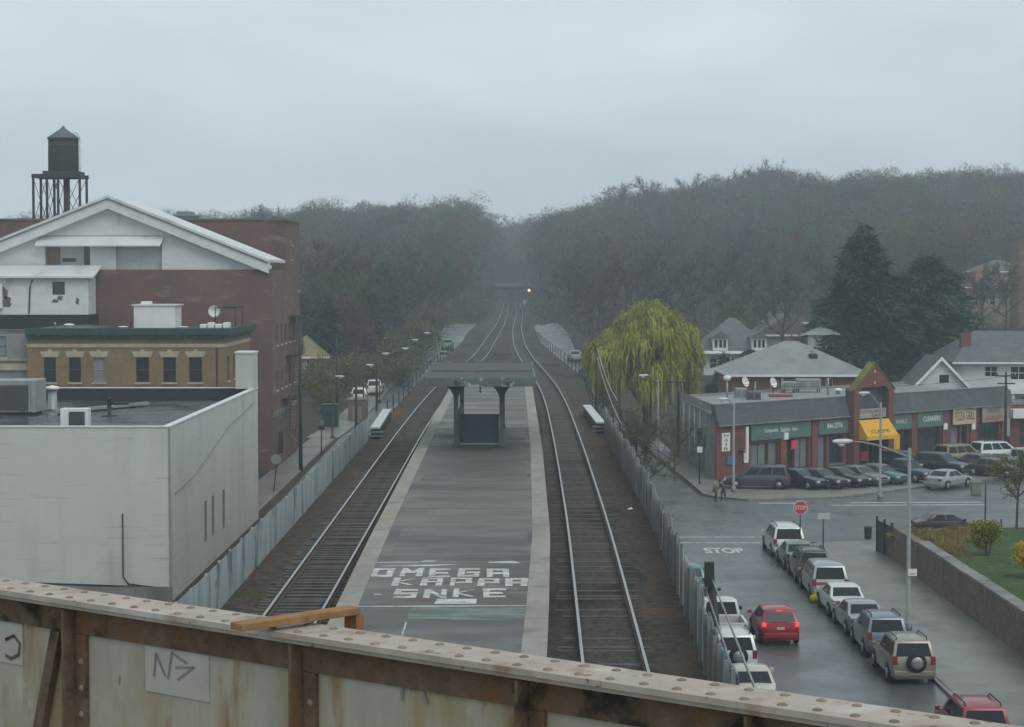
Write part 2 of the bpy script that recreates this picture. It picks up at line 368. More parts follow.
def strip(name, rows, m, dz):
    """rows: (y, x0, x1) sheet following the ground"""
    mb = MB(); r2 = []
    for (a, b) in zip(rows[:-1], rows[1:]):
        n = max(1, int((b[0]-a[0]) / 6))
        for i in range(n): r2.append([a[k] + (b[k]-a[k])*i/n for k in range(3)])
    r2.append(list(rows[-1]))
    nc = 4
    for (y, x0, x1) in r2:
        for k in range(nc+1):
            x = x0 + (x1-x0)*k/nc; mb.v.append((x, y, Z(x, y) + dz))
    for i in range(len(r2)-1):
        for k in range(nc):
            b = i*(nc+1)+k
            mb.f.append([b, b+1, b+nc+2, b+nc+1]); mb.m.append(0); mb.smooth.append(True)
    return mb.build(name, m)
struct(strip('side_road', [(20,8.4,17.0),(121,8.4,17.0),(128,8.2,17.0)], M['asphalt'], .03))
struct(strip('side_road', [(128,8.2,17),(147,7.3,13.8),(180,7,12.6),(230,6.1,11.2),(292,4.1,9.6),(372,4.1,9.0),(386,4.8,8.6)], M['asphalt'], .03))
# split into convex-ish pieces for clean shading
cross = MB()
cross.add([(17.0,121,.034),(17,128,.034),(13.8,147,.034),(14.6,145.2,.034),(17,143.3,.034),(24,145,.034),(30.8,151.6,.034),(40,160,.034),(62,176,.034),(120,222,.034),(120,140,.034),(60,127,.034),(21,121.6,.034)],
          [(0,12,5,4),(0,4,3,1),(1,3,2),(12,11,6,5),(11,7,6),(11,8,7),(11,10,9,8)])
struct(cross.build('cross_street', M['asphalt']))
struct(strip('side_road', [(104,-16.4,-8.6),(200,-17.2,-10.5),(260,-15,-8.6),(375,-12.2,-6.9),(392,-11.5,-7)], M['asphalt'], .03))
# pavements with real kerbs
def pavement(name, poly, kerbside, h=.13):
    o = MB().prism(poly, -.1, h).build(name, M['pave']); struct(o)
    mb = MB()
    for i in kerbside:
        a, b = Vector((*poly[i], 0)), Vector((*poly[(i+1) % len(poly)], 0))
        t = (b-a).normalized(); n = Vector((t.y, -t.x, 0))
        mb.obox(a, t, n, (0,0,1), 0, (b-a).length, -.16, .015, -.05, h+.006)
    k = mb.build('kerb', M['kerb']); k.parent = o
    return o
pavement('pavement', [(17.0,40),(22.3,40),(22.3,117.4),(26,118.3),(60,123.2),(60,126.6),(21,121.2),(18.4,120.4),(17.2,118.5)], [6,7,8])
mbk = MB()
mbk.box(16.88, 17.05, 40, 118.4, -.05, .137)
o = mbk.build('kerb', M['kerb']); struct(o)
A0 = Vector((16.1,157.5,0)); U = Vector((.747,.665,0)).normalized(); N = Vector((U.y,-U.x,0))
pavement('pavement', [(14.2,147.5),(14.9,145.7),(17.1,143.8),(24,145.5),(30.7,152),(39.8,160.4),(61,176.4),(60,197),(45.6,183.9),(16.1,157.6),(14.8,178),(13.1,179)], [0,1,2,3,4,5,11])
pavement('pavement', [(12.9,179),(14.8,178),(14.2,205),(12.4,205)], [3])
pavement('pavement', [(-20,134),(-17.4,134),(-17.6,199),(-20,199)], [1])
# pavement rising up the left street past the theatre
struct(strip('pavement', [(199,-20.5,-17.3),(260,-18,-15.1)], M['pave'], .1))
# road markings
side = MB()
for (y, w) in ((123.5,.22),(120.9,.22)):
    for (x0, x1) in (((9.2,12.4),(12.5,16.7)) if y > 122 else ((9.4,16.7),)):
        side.box(x0, x1, y, y+w, .036, .041)
struct(side.build('road_line', M['paint']))
for (x0, x1, y0, y1) in ((24.2,33.6,142.2,146.3),(22.6,33.6,140.6,143.2)):
    m_ = MB(); m_.obox((x0,y0 if x0 > 23 else y0,0),Vector((x1-x0,.35,0)).normalized(),Vector((-.35,x1-x0,0)).normalized(),(0,0,1),0,x1-x0,0,.3,.040,.045)
    struct(m_.build('road_line', M['paint']))
m_ = MB(); m_.obox((17.6,141.9,0),(1,0,0),(0,1,0),(0,0,1),0,2.6,0,.35,.040,.045); struct(m_.build('road_line', M['paint']))

def text_obj(name, s, m, w, h, O, ux, uy, parent=None, lift=.004, thick=.0, fat=.012):
    cu = bpy.data.curves.new(name, 'FONT'); cu.body = s; cu.align_x = 'LEFT'; cu.resolution_u = 3; cu.offset = fat
    to = bpy.data.objects.new(name, cu); COL.objects.link(to)
    bpy.context.view_layer.update()
    me0 = bpy.data.meshes.new_from_object(to.evaluated_get(bpy.context.evaluated_depsgraph_get()))
    bpy.data.objects.remove(to)
    co = np.zeros(len(me0.vertices)*3); me0.vertices.foreach_get('co', co); co = co.reshape(-1,3)
    lo, hi = co.min(0), co.max(0)
    ux, uy = Vector(ux).normalized(), Vector(uy).normalized(); n = ux.cross(uy)
    mb = MB()
    vs = [Vector(O) + ux*((c[0]-lo[0])/(hi[0]-lo[0])*w) + uy*((c[1]-lo[1])/(hi[1]-lo[1])*h) + n*lift for c in co]
    mb.add(vs, [tuple(p.vertices) for p in me0.polygons])
    bpy.data.meshes.remove(me0)
    return mb.build(name, m, parent)
t = text_obj('road_lettering', 'STOP', M['paint'], 2.35, 2.3, (11.35,116.4,.034), (1,0,0), (0,1,0), fat=.03); struct(t)

# ================================================================ TRACKS
def track(pts, label, sink=0.0):
    cx = float(ip(47, pts))
    t = thing('railway_track', label, 'railway track', (cx, 47, BED), 0, 'railway tracks beside the platform')
    yy = list(np.arange(16, 160, 4.)) + list(np.arange(160, 700, 5.))
    for s in (-1, 1):
        v, f, mi = [], [], []
        prof = [(-.07,0),(.07,0),(.05,.04),(.012,.06),(.012,.12),(.036,.13),(.036,.2),(-.036,.2),(-.036,.13),(-.012,.12),(-.012,.06),(-.05,.04)]
        n = len(prof)
        for a in yy:
            c = float(ip(a, pts)); d = (float(ip(a+1, pts)) - float(ip(a-1, pts)))/2
            k = 1/math.sqrt(1+d*d)
            for (px_, pz) in prof:
                off = s*.7525 + px_
                v.append((c + off*k, a - off*d*k, RAIL - .2 + pz))
        mb = MB(); mb.v = v
        for i in range(len(yy)-1):
            for j in range(n):
                mb.f.append([i*n+j, i*n+(j+1)%n, (i+1)*n+(j+1)%n, (i+1)*n+j]); mb.m.append(1 if j == 6 else 0); mb.smooth.append(False)
        mb.build('rail', [M['rail_side'], M['rail_top']], t)
    # ties: the hundred nearest in view singly, the rest as one
    base = MB().box(-1.3,1.3,-.115,.115,-.12,.0).build('tie', M['tie'], t, local=True)
    def place(o, a):
        c = float(ip(a, pts)); d = (float(ip(a+1, pts)) - float(ip(a-1, pts)))/2
        o.location = (c - cx + rnd.uniform(-.05,.05), a - 47, RAIL - .2 - BED - sink*rnd.uniform(.6,1) + rnd.uniform(-.03,.006)); o.rotation_euler = (0,0,-math.atan(d)+rnd.uniform(-.03,.03)); o.scale = (rnd.uniform(.93,1.05),rnd.uniform(.85,1.1),1)
    a = 46.0; place(base, a)
    for i in range(99):
        a += .56*rnd.uniform(.84,1.16); o = base.copy(); COL.objects.link(o); o.parent = t; place(o, a)
    mb = MB()
    while a < 330:
        a += .56*rnd.uniform(.84,1.16); c = float(ip(a, pts))
        mb.box(c-1.3, c+1.3, a-.115, a+.115, RAIL-.33, RAIL-.2-sink*rnd.uniform(.75,1))
    o = mb.build('tie', M['tie'], t); o['kind'] = 'stuff'
    return t
track(TLp, 'straight pair of rails left of the platform, its timber ties standing clear of the ballast')
track(TRp, 'curving pair of bright rails right of the platform, bending behind the shelter', .05)

# ================================================================ PLATFORM
PZ = 8.0
PRp = [(20,.5),(43,.72),(50,.9),(64,1.2),(95,1.42),(152,1.5),(170,1.45)]
def prx(y): return float(np.interp(y, *zip(*PRp)))
plat = thing('station_platform', 'long grey island platform between the two tracks with painted graffiti lettering', 'platform', (-1.6,60,BED))
mb = MB()
def plx(y): return float(np.interp(y, (40,50,62,90,170), (-4.3,-4.38,-4.47,-4.55,-4.57)))
ysl = list(np.arange(18, 168.1, 2.5))
for a, b in zip(ysl[:-1], ysl[1:]):
    ra, rb = prx(a), prx(b)
    la, lb = plx(a), plx(b)
    mb.add([(la+.52,a,PZ),(ra-.54,a,PZ),(rb-.54,b,PZ),(lb+.52,b,PZ)], [(0,1,2,3)])
mb.build('deck', M['deck'], plat)
for sd in (-1, 1):
    mb = MB()
    for a, b in zip(ysl[:-1], ysl[1:]):
        ra, rb = prx(a), prx(b); gp = .03; la, lb = plx(a), plx(b)
        if sd < 0: q = [(la-.03,a),(la+.52,a),(lb+.52,b-gp),(lb-.03,b-gp)]
        else: q = [(ra-.54,a),(ra+.03,a),(rb+.03,b-gp),(rb-.54,b-gp)]
        mb.prism(q, PZ-.18, PZ+.012 + rnd.uniform(0,.008))
    mb.build('edge_strip', M['strip'], plat)
mb = MB()
for a, b in zip(ysl[:-1], ysl[1:]):
    la, lb = plx(a)+.25, plx(b)+.25
    mb.add([(la,a,BED),(lb,b,BED),(lb,b,PZ-.15),(la,a,PZ-.15)], [(0,1,2,3)])
    ra, rb = prx(a)-.25, prx(b)-.25
    mb.add([(ra,a,BED),(rb,b,BED),(rb,b,PZ-.15),(ra,a,PZ-.15)], [(3,2,1,0)])
mb.add([(-4.5,168,BED),(1.4,168,BED),(1.4,168,PZ),(-4.5,168,PZ)], [(3,2,1,0)])
mb.build('platform_side', M['concrete'], plat)
for yj in (57.6,62.2,66.4,70.8,76.5,83,90.5,99,108,118,130,143):
    mb = MB(); w = rnd.uniform(.03,.07); mb.box(plx(yj)+.53, prx(yj)-.55, yj, yj+w, PZ+.001, PZ+.004); mb.build('expansion_joint', M['strip'] if rnd.random() < .6 else M['black'], plat)
for (xa, xb, ya, yb_) in ((-3.6,.5,59.6,66.0),(-3.7,.6,80,88),(-1.2,.7,100,106)):
    MB().box(xa,xb,ya,yb_,PZ+.0005,PZ+.0035).build('asphalt_patch', M['deck2'], plat)
def plz(px, py): return P(px, py, PZ)
GLY = {'O':[(0,0,0,1),(1,0,1,1),(0,0,1,0),(0,1,1,1)],'M':[(0,0,0,1),(1,0,1,1),(0,1,.5,.35),(.5,.35,1,1)],'E':[(0,0,0,1),(0,0,1,0),(0,.5,.8,.5),(0,1,1,1)],
 'G':[(0,0,0,1),(0,0,1,0),(0,1,1,1),(1,0,1,.5),(.55,.5,1,.5)],'A':[(0,0,0,1),(1,0,1,1),(0,1,1,1),(0,.45,1,.45)],'K':[(0,0,0,1),(0,.5,1,1),(0,.5,1,0)],
 'P':[(0,0,0,1),(0,1,1,1),(0,.45,1,.45),(1,.45,1,1)],'S':[(0,0,1,0),(0,.5,1,.5),(0,1,1,1),(1,0,1,.5),(0,.5,0,1)],'N':[(0,0,0,1),(1,0,1,1),(0,1,1,0)]}
def row(s, x0, y0, x1, y1):
    """hand painted block capitals: brush strokes laid on the deck"""
    a, b, c = plz(x0, y1), plz(x1, y1), plz(x0, y0); Wt, Ht = b.x-a.x, c.y-a.y
    n = len(s); cw = Wt/n; lw = cw*.76
    mb = MB(); k = 0
    for i, ch in enumerate(s):
        jy = rnd.uniform(-.05,.05)*Ht; ox = a.x + i*cw + .06*cw
        for (u0,v0,u1,v1) in GLY[ch]:
            tx, ty = lw*.28, Ht*.22
            p0 = Vector((ox + tx/2 + u0*(lw-tx), a.y + jy + ty/2 + v0*(Ht-ty), 0)); p1 = Vector((ox + tx/2 + u1*(lw-tx), a.y + jy + ty/2 + v1*(Ht-ty), 0))
            z = PZ + .006 + .0006*(k % 9); k += 1; j = lambda: rnd.uniform(-.03,.03)
            if abs(u0-u1) < 1e-6: q = [(p0.x-tx/2,min(p0.y,p1.y)-ty/2),(p0.x+tx/2,min(p0.y,p1.y)-ty/2),(p0.x+tx/2,max(p0.y,p1.y)+ty/2),(p0.x-tx/2,max(p0.y,p1.y)+ty/2)]
            elif abs(v0-v1) < 1e-6: q = [(min(p0.x,p1.x)-tx/2,p0.y-ty/2),(max(p0.x,p1.x)+tx/2,p0.y-ty/2),(max(p0.x,p1.x)+tx/2,p0.y+ty/2),(min(p0.x,p1.x)-tx/2,p0.y+ty/2)]
            else: q = [(p0.x-tx/2,p0.y),(p0.x+tx/2,p0.y),(p1.x+tx/2,p1.y),(p1.x-tx/2,p1.y)]; q = q if p1.y > p0.y else q[::-1]
            mb.sheet([(x_+j(),y_+j(),z) for (x_,y_) in q])
    mb.build('painted_lettering', M['graff_white'], plat)
row('OMEGA', 368, 568.5, 514, 577)
row('KAPPA', 390, 578.3, 533, 586.3)
row('SNKE', 391, 589, 511, 598)
def patch(name, m, quads, dz):
    mb = MB()
    for q in quads:
        mb.sheet([tuple(plz(*p)[:2]) + (PZ+dz,) for p in q])
    return mb.build(name, m, plat)
patch('painted_block', M['graff_white'], [[(434,604),(476,604),(477,599),(437,599)]], .006)
patch('painted_scribble', M['graff_white'], [[(375,566.5),(432,566.3),(460,564.2),(404,565.2)],[(420,561.8),(438,561.8),(438,560.8),(424,560.8)],[(372,563.2),(418,562.6),(418,562.0),(373,562.4)],[(488,563),(522,563.6),(514,561.2),(489,561.8)],[(374,595),(382,595),(382,594),(374,594)]], .005)
patch('painted_rectangle', M['teal_paint'], [[(407,619),(527,621),(527,606.5),(412,606.5)]], .004)
patch('painted_outline', M['graff_white'], [[(356,607),(527,606.2),(527,605.4),(356,606.2)],[(525.5,636),(528,636),(528,606),(526.4,606)],[(401,636),(403,636),(407,622),(405.5,622)]], .0055)

# platform shelter
sh = thing('platform_shelter', 'flat roofed platform shelter on four grey columns with a dark blue windbreak', 'shelter', (-1.55,98,PZ))
mb = MB(); mb.prism([(-4.25,94),(1.05,94),(1.05,111.6),(-4.25,111.6)], 11.28, 11.42); mb.build('roof', M['canopy_roof'], sh)
mb = MB()
mb.box(-4.3,1.1,93.93,94.0,11.06,11.46); mb.box(-4.32,-4.25,94.003,111.6,11.06,11.46); mb.box(1.05,1.12,94.003,111.6,11.06,11.46); mb.box(-4.3,1.1,111.603,111.67,11.06,11.46)
mb.build('fascia', M['copper'], sh)
mb = MB(); mb.box(-4.2,1.0,94.02,111.55,11.1,11.16); mb.build('soffit', M['canopy_post'], sh)
def column(x, y):
    mb = MB()
    mb.box(x-.11,x+.11,y-.11,y+.11,PZ,11.09)
    mb.box(x-.16,x+.16,y-.16,y+.16,PZ,PZ+.12)
    mb.build('column', M['canopy_post'], sh)
    for s in (-1, 1):
        mb = MB(); pts = []
        reach = .8
        for i in range(9):
            a = i/8*math.pi/2
            pts.append((x + s*(.10 + reach*(1-math.cos(a))), 10.2 + .85*math.sin(a)))
        vs = [(p[0],y-.05,p[1]) for p in pts] + [(x+s*.10,y-.05,11.08)]
        n = len(vs); vs += [(p[0],y+.05,p[2]) for p in vs]
        f1 = tuple(range(n)); fs = [f1, tuple(n+i for i in f1[::-1])] + [(i,n+i,n+(i+1)%n,(i+1)%n) for i in range(n)]
        mb.add(vs, fs); mb.build('bracket', M['canopy_post'], sh)
for y in (97, 108.5):
    for x in (-2.72, -.5): column(x, y)
mb = MB(); mb.box(-2.56,-.64,97.25,97.33,PZ+.1,PZ+1.45); mb.box(-2.58,-.62,97.23,97.35,PZ+1.45,PZ+1.52); mb.build('windbreak', M['windbreak'], sh)
mb = MB(); mb.box(-2.7,-2.63,97.4,108.3,PZ+.2,PZ+1.5); mb.build('windbreak', M['windbreak'], sh)
mb = MB(); mb.box(-2.6,-.6,97.15,97.2,PZ+.05,PZ+.12); mb.build('rail', M['grey_metal'], sh)
mb = MB(); mb.tube([(-1.5,94.3,11.08),(-1.5,94.3,10.75)], .035); mb.build('conduit', M['black'], sh)
mb = MB(); mb.box(-4.1,1.0,101.0,101.08,11.425,11.5); mb.build('roof_batten', M['canopy_post'], sh)

# ================================================================ FENCES along the embankment
def fence(label, edge, side, y0, y1, h, wmin, wmax, m, name, jag, post_m, corr=.025, ph=.1):
    x0 = float(ip(y0, edge))
    t = thing(name, label, 'fence', (x0, y0, BED))
    a = y0; i = 0
    while a < y1:
        w = rnd.uniform(wmin, wmax); b = a + w
        xa, xb = float(ip(a, edge)) - side*.12, float(ip(b, edge)) - side*.12
        u = Vector((xb-xa, b-a, 0)); L_ = u.length; u.normalize(); n = Vector((u.y,-u.x,0))
        hh = h + rnd.uniform(-jag, jag); off = rnd.uniform(-.03,.03); top = rnd.uniform(-jag,jag)*.4
        mb = MB()
        k = 4; # corrugated sheet: ridges along the panel
        nr = max(6, int(L_/.16)); vs = []
        for j in range(nr+1):
            s_ = L_*j/nr*.985; d_ = off*(1 if corr > .01 else .3) + (corr if j % 2 else -corr)
            for zz in (-.05, hh + top*j/nr):
                for tt in (0, .012):
                    vs.append(Vector((xa,a,BED)) + u*s_ + n*(d_+tt) + Vector((0,0,zz)))
        fs = []
        for j in range(nr):
            q = j*4
            fs += [(q,q+4,q+6,q+2),(q+1,q+3,q+7,q+5),(q+2,q+6,q+7,q+3)]
        mb.add(vs, fs); mb.build('panel', m[0] if len(m) == 1 else rnd.choice(m), t)
        mb = MB(); mb.obox((xa,a,BED), u, n, (0,0,1), -.045,.045,-.12,-.035,0,hh+ph+rnd.uniform(-.02,.06)); mb.build('post', post_m, t)
        a = b
    return t
fence('long pale blue panel fence left of the tracks, stained with faded paint', XLp, -1, 47, 114, 1.35, 2.2, 2.6, [M['fence']], 'panel_fence', .035, M['fence'], .004, -.07)
fence('uneven streaky blue and white sheet fence right of the tracks above parked cars', XRp, 1, 32, 117, 1.55, 1.3, 1.9, [M['fence_r'], M['fence_r2'], M['fence_r'], M['fence_r3'], M['fence_r4']], 'sheet_fence', .16, M['concrete'])

# white topped bridge parapets
for (x, lab) in ((-7.85,'white topped bridge parapet on the left edge of the tracks'), (5.27,'white topped bridge parapet on the right edge of the tracks')):
    t = thing('bridge_parapet', lab, 'parapet', (x,124,BED), 0, 'bridge parapets'); yP = 114.5 if x < 0 else 118.5
    o_ = .0
    dx = -.3 if x < 0 else -.25
    MB().obox((x,yP,BED),Vector((dx,16,0)).normalized(),Vector((-16,dx,0)).normalized(),(0,0,1),0,15.5,-.25,.25,-.2,.62).build('girder', M['darkmetal'], t)
    MB().obox((x,yP-.2,BED),Vector((dx,16,0)).normalized(),Vector((-16,dx,0)).normalized(),(0,0,1),0,15.9,-.27,.27,.63,.73).build('coping', M['whitecap2'], t)
    for k, z in enumerate((-.05,.2,.42)):
        MB().box(x-.5,x+.5,yP-.5,yP-.25,BED+z,BED+z+.1).build('end_beam', M['concrete'], t)

# railings along the far embankment, right and left
def railing(label, edge, side, y0, y1, step):
    t = thing('railing', label, 'railing', (float(ip(y0,edge)),y0,BED))
    pts = []
    a = y0
    while a <= y1:
        x = float(ip(a, edge)) - side*.1
        MB().box(x-.04,x+.04,a-.04,a+.04,BED-.05,BED+1.15).build('post', M['darkmetal'], t)
        pts.append((x, a)); a += step
    for z in (.55, 1.1):
        MB().tube([(p[0],p[1],BED+z) for p in pts], .025, 5).build('rail', M['darkmetal'], t)
railing('low pipe railing on the right of the curving tracks past the parapet', XRp, 1, 136, 300, 6.5)
railing('low pipe railing on the left of the tracks past the parapet', XLp, -1, 132, 255, 6.5)

# line-side signal with its lit lamp, far up the line
p = D(529,290.3,600)
t = thing('railway_signal', 'dark line-side signal with an orange lit lamp far up the tracks', 'signal', (p.x,600,BED))
MB().tube([(p.x,600.3,BED-.2),(p.x,600.3,p.z+1.2)], .12).build('mast', M['darkmetal'], t)
MB().box(p.x-.45,p.x+.45,600.0,600.2,p.z-.9,p.z+1.1).build('signal_head', M['signal_dark'], t)
MB().lathe((p.x,599.85,p.z),[(.36,0),(.36,.14)],14,axis='y').build('lamp', M['signal'], t)
# overpass across the cutting
t = thing('overpass', 'dark road overpass crossing the tracks in the misty woods', 'bridge', (0,690,BED))
MB().box(-14,15,686,695,11.2,12.6).build('span', M['darkmetal'], t)
MB().box(-14,15,685.6,685.95,12.3,13.6).build('parapet', M['concrete'], t)
for x in (-8.5, 7.2): MB().box(x-1.2,x+1.2,686,695,5,11.2).build('abutment', M['concrete'], t)
for x in (-3.9, 4.0): MB().box(x-.35,x+.35,688,689,BED-.3,11.2).build('pier', M['grey_metal'], t)
# trackside equipment cabinets seen as pale specks
for (px, lab) in ((491,'small pale cabinet beside the far left of the tracks'), (525,'small pale cabinet beside the far right of the tracks under the overpass')):
    q = P(px, 304.5, BED)
    t = thing('equipment_cabinet', lab, 'cabinet', (q.x, q.y, BED-.3))
    MB().box(q.x-.6,q.x+.6,q.y,q.y+.8,BED-.3,BED+1.5).build('housing', M['white_metal'], t)
    MB().box(q.x-.7,q.x+.7,q.y-.1,q.y+.9,BED+1.5,BED+1.62).build('lid', M['grey_metal'], t)
# timber crossing panel pieces and rubbish on the right track
for (px, py, lab) in ((630,510,'scrap of white litter lying right of the right track'), (402,463,'pale slab lying beside the left platform edge')):
    q = P(px, py, BED)
    mb = MB(); mb.add([(q.x-.1,q.y-.1,BED+.03),(q.x+.12,q.y-.05,BED+.05),(q.x+.07,q.y+.15,BED+.1),(q.x-.07,q.y+.1,BED+.06),(q.x,q.y,BED+.01)],[(0,1,2,3),(0,4,1),(1,4,2),(2,4,3),(3,4,0)])
    if py == 510: tag(mb.build('litter', M['white']), lab, 'litter')
# ================================================================ building helpers
def wall_face(mb, O, u, n, W, z0, z1, holes=(), depth=.14, mi=0):
    """vertical wall with rectangular openings (a0,a1,c0,c1) and reveals going inward"""
    O, u, n = Vector(O), Vector(u).normalized(), Vector(n).normalized()
    xs_ = sorted({0, W, *[h[0] for h in holes], *[h[1] for h in holes]}); zs_ = sorted({z0, z1, *[h[2] for h in holes], *[h[3] for h in holes]})
    pt = lambda a, z, d=0: (O.x + u.x*a - n.x*d, O.y + u.y*a - n.y*d, z)
    flip = u.cross(Vector((0,0,1))).dot(n) < 0
    def q(a):
        mb.add(a, [(3,2,1,0) if flip else (0,1,2,3)], mi)
    for i in range(len(xs_)-1):
        for j in range(len(zs_)-1):
            ca, cz = (xs_[i]+xs_[i+1])/2, (zs_[j]+zs_[j+1])/2
            if any(h[0] < ca < h[1] and h[2] < cz < h[3] for h in holes): continue
            q([pt(xs_[i],zs_[j]), pt(xs_[i+1],zs_[j]), pt(xs_[i+1],zs_[j+1]), pt(xs_[i],zs_[j+1])])
    for (a0,a1,c0,c1) in holes:
        q([pt(a0,c0,depth), pt(a0,c0), pt(a0,c1), pt(a0,c1,depth)][::-1] if False else [pt(a0,c0), pt(a0,c0,depth), pt(a0,c1,depth), pt(a0,c1)])
        q([pt(a1,c0,depth), pt(a1,c0), pt(a1,c1), pt(a1,c1,depth)])
        q([pt(a0,c0), pt(a1,c0), pt(a1,c0,depth), pt(a0,c0,depth)])
        q([pt(a0,c1,depth), pt(a1,c1,depth), pt(a1,c1), pt(a0,c1)])
def window(parent, O, u, n, a0, a1, c0, c1, depth=.14, split=True, pane=None, sill=True, fr=None, name='window', fw=.06, mull=0):
    O, u, n = Vector(O), Vector(u).normalized(), Vector(n).normalized()
    B = O - n*depth; up = (0,0,1); fr = fr or M['frame']
    mb = MB()
    mb.obox(B,u,n,up,a0,a0+fw,0,.05,c0,c1); mb.obox(B,u,n,up,a1-fw,a1,0,.05,c0,c1)
    mb.obox(B,u,n,up,a0+fw,a1-fw,0,.05,c0,c0+fw); mb.obox(B,u,n,up,a0+fw,a1-fw,0,.05,c1-fw,c1)
    if split: cm = (c0+c1)/2; mb.obox(B,u,n,up,a0+fw,a1-fw,0,.055,cm-fw/2,cm+fw/2)
    for k in range(mull):
        am = a0 + (a1-a0)*(k+1)/(mull+1); mb.obox(B,u,n,up,am-fw/2,am+fw/2,0,.053,c0+fw,c1-fw)
    w = mb.build(name, fr, parent)
    m2 = MB(); m2.obox(B,u,n,up,a0,a1,-.02,.012,c0,c1); m2.build('pane', pane or M['glass'], w)
    if sill: m3 = MB(); m3.obox(O,u,n,up,a0-.1,a1+.1,-.02,.09,c0-.14,c0-.003); m3.build('sill', M['cream'], w)
    return w
X_, Y_, NX, NY = (1,0,0), (0,1,0), (-1,0,0), (0,-1,0)

def hip_house(name, label, x0, x1, y0, y1, zb, ze, zr, wallm, roofm, ridge='x', hip=True, wins=(), over=.5, group=None, chimney=None, rightwins=()):
    t = thing(name, label, 'house', ((x0+x1)/2, (y0+y1)/2, zb), 0, group)
    mb = MB(); d = .12
    wall_face(mb, (x0,y0,0), X_, NY, x1-x0, zb-1, ze, [(a,b,c,e) for (a,b,c,e) in wins], d)
    wall_face(mb, (x0,y1,0), NY, NX, y1-y0, zb-1, ze)
    wall_face(mb, (x1,y0,0), Y_, X_, y1-y0, zb-1, ze, list(rightwins), d)
    wall_face(mb, (x1,y1,0), NX, Y_, x1-x0, zb-1, ze)
    mb.build('wall', wallm, t)
    for (a,b,c,e) in wins: window(t, (x0,y0,0), X_, NY, a, b, c, e, d, fr=M['white'], sill=False)
    for (a,b,c,e) in rightwins: window(t, (x1,y0,0), Y_, X_, a, b, c, e, d, fr=M['white'], sill=False)
    X0,X1,Y0,Y1 = x0-over,x1+over,y0-over,y1+over
    mb = MB(); xm, ym = (X0+X1)/2, (Y0+Y1)/2
    if ridge == 'x':
        i = min((Y1-Y0)/2, (X1-X0)*.45) if hip else 0
        r0, r1 = (X0+i, ym, zr), (X1-i, ym, zr)
        vs = [(X0,Y0,ze),(X1,Y0,ze),(X1,Y1,ze),(X0,Y1,ze),r0,r1]
        fs = [(0,1,5,4),(2,3,4,5),(1,2,5),(3,0,4),(0,3,2,1)]
    else:
        i = min((X1-X0)/2, (Y1-Y0)*.45) if hip else 0
        r0, r1 = (xm, Y0+i, zr), (xm, Y1-i, zr)
        vs = [(X0,Y0,ze),(X1,Y0,ze),(X1,Y1,ze),(X0,Y1,ze),r0,r1]
        fs = [(0,1,4),(1,2,5,4),(2,3,5),(3,0,4,5),(0,3,2,1)]
    mb.add(vs, fs); rf = mb.build('roof', roofm, t)
    mb = MB()
    mb.box(X0,X1,Y0-.05,Y0,ze-.22,ze+.03); mb.box(X0-.05,X0,Y0,Y1,ze-.22,ze+.03); mb.box(X1,X1+.05,Y0,Y1,ze-.22,ze+.03)
    mb.build('eaves', M['white'], t)
    if chimney:
        cx, cy, cw, ct = chimney
        m_ = MB(); m_.box(cx-cw,cx+cw,cy-cw,cy+cw,ze,ct); m_.box(cx-cw-.08,cx+cw+.08,cy-cw-.08,cy+cw+.08,ct,ct+.15)
        m_.build('chimney', M['red2'], rf)
    return t

# ================================================================ LEFT: white block building
t = thing('white_building', 'flat roofed white painted block building beside the left fence', 'building', (-38,116,0))
x0, x1, y0, y1, zr, zt = -60, -17.0, 99, 133.5, 7.95, 8.75
mb = MB(); d = .035
sl = [(y-y0, y-y0+w__, c0, c1) for (y,w__,c0,c1) in ((110.0,.9,1.55,3.8),(112.7,.9,1.5,3.8),(116.9,.9,1.4,3.7))]
wall_face(mb, (x0,y0,0), X_, NY, x1-x0, -.3, zt)
wall_face(mb, (x1,y0,0), Y_, X_, y1-y0, -.3, zt, sl, d)
wall_face(mb, (x1,y1,0), NX, Y_, x1-x0, -.3, zt)
wall_face(mb, (x0,y1,0), NY, NX, y1-y0, -.3, zt)
# parapet inner faces
w_ = .32
wall_face(mb, (x0+w_,y0+w_,0), X_, Y_, x1-x0-2*w_, zr-.1, zt)
wall_face(mb, (x1-w_,y0+w_,0), Y_, NX, y1-y0-2*w_, zr-.1, zt)
mb.build('wall', M['whitewall'], t)
mb = MB(); wall_face(mb, (x0+w_,y1-w_,0), X_, NY, x1-x0-2*w_, zr-.1, zt-.02); mb.build('parapet_flashing', M['black'], t)
for s in sl: window(t, (x1,y0,0), Y_, X_, *s, d, split=True, sill=False, pane=M['concrete'], fr=M['greystone'])
MB().box(x0+w_,x1-w_,y0+w_,y1-w_,zr-.08,zr).build('roof', M['tar'], t)
mb = MB()
mb.box(x0,x1+.04,y0-.04,y0+w_+.02,zt,zt+.06); mb.box(x1-w_-.02,x1+.04,y0+w_+.02,y1,zt,zt+.06); mb.box(x0,x1-w_-.02,y1-w_-.02,y1,zt,zt+.06)
mb.build('coping', M['whitecap'], t)
MB().box(-18.2,x1+.002,y1-2.0,y1+.02,zt+.061,11.15).build('stair_bulkhead', M['whitewall'], t)
MB().box(-18.26,x1+.06,y1-2.06,y1+.08,11.15,11.25).build('coping', M['whitecap'], t)
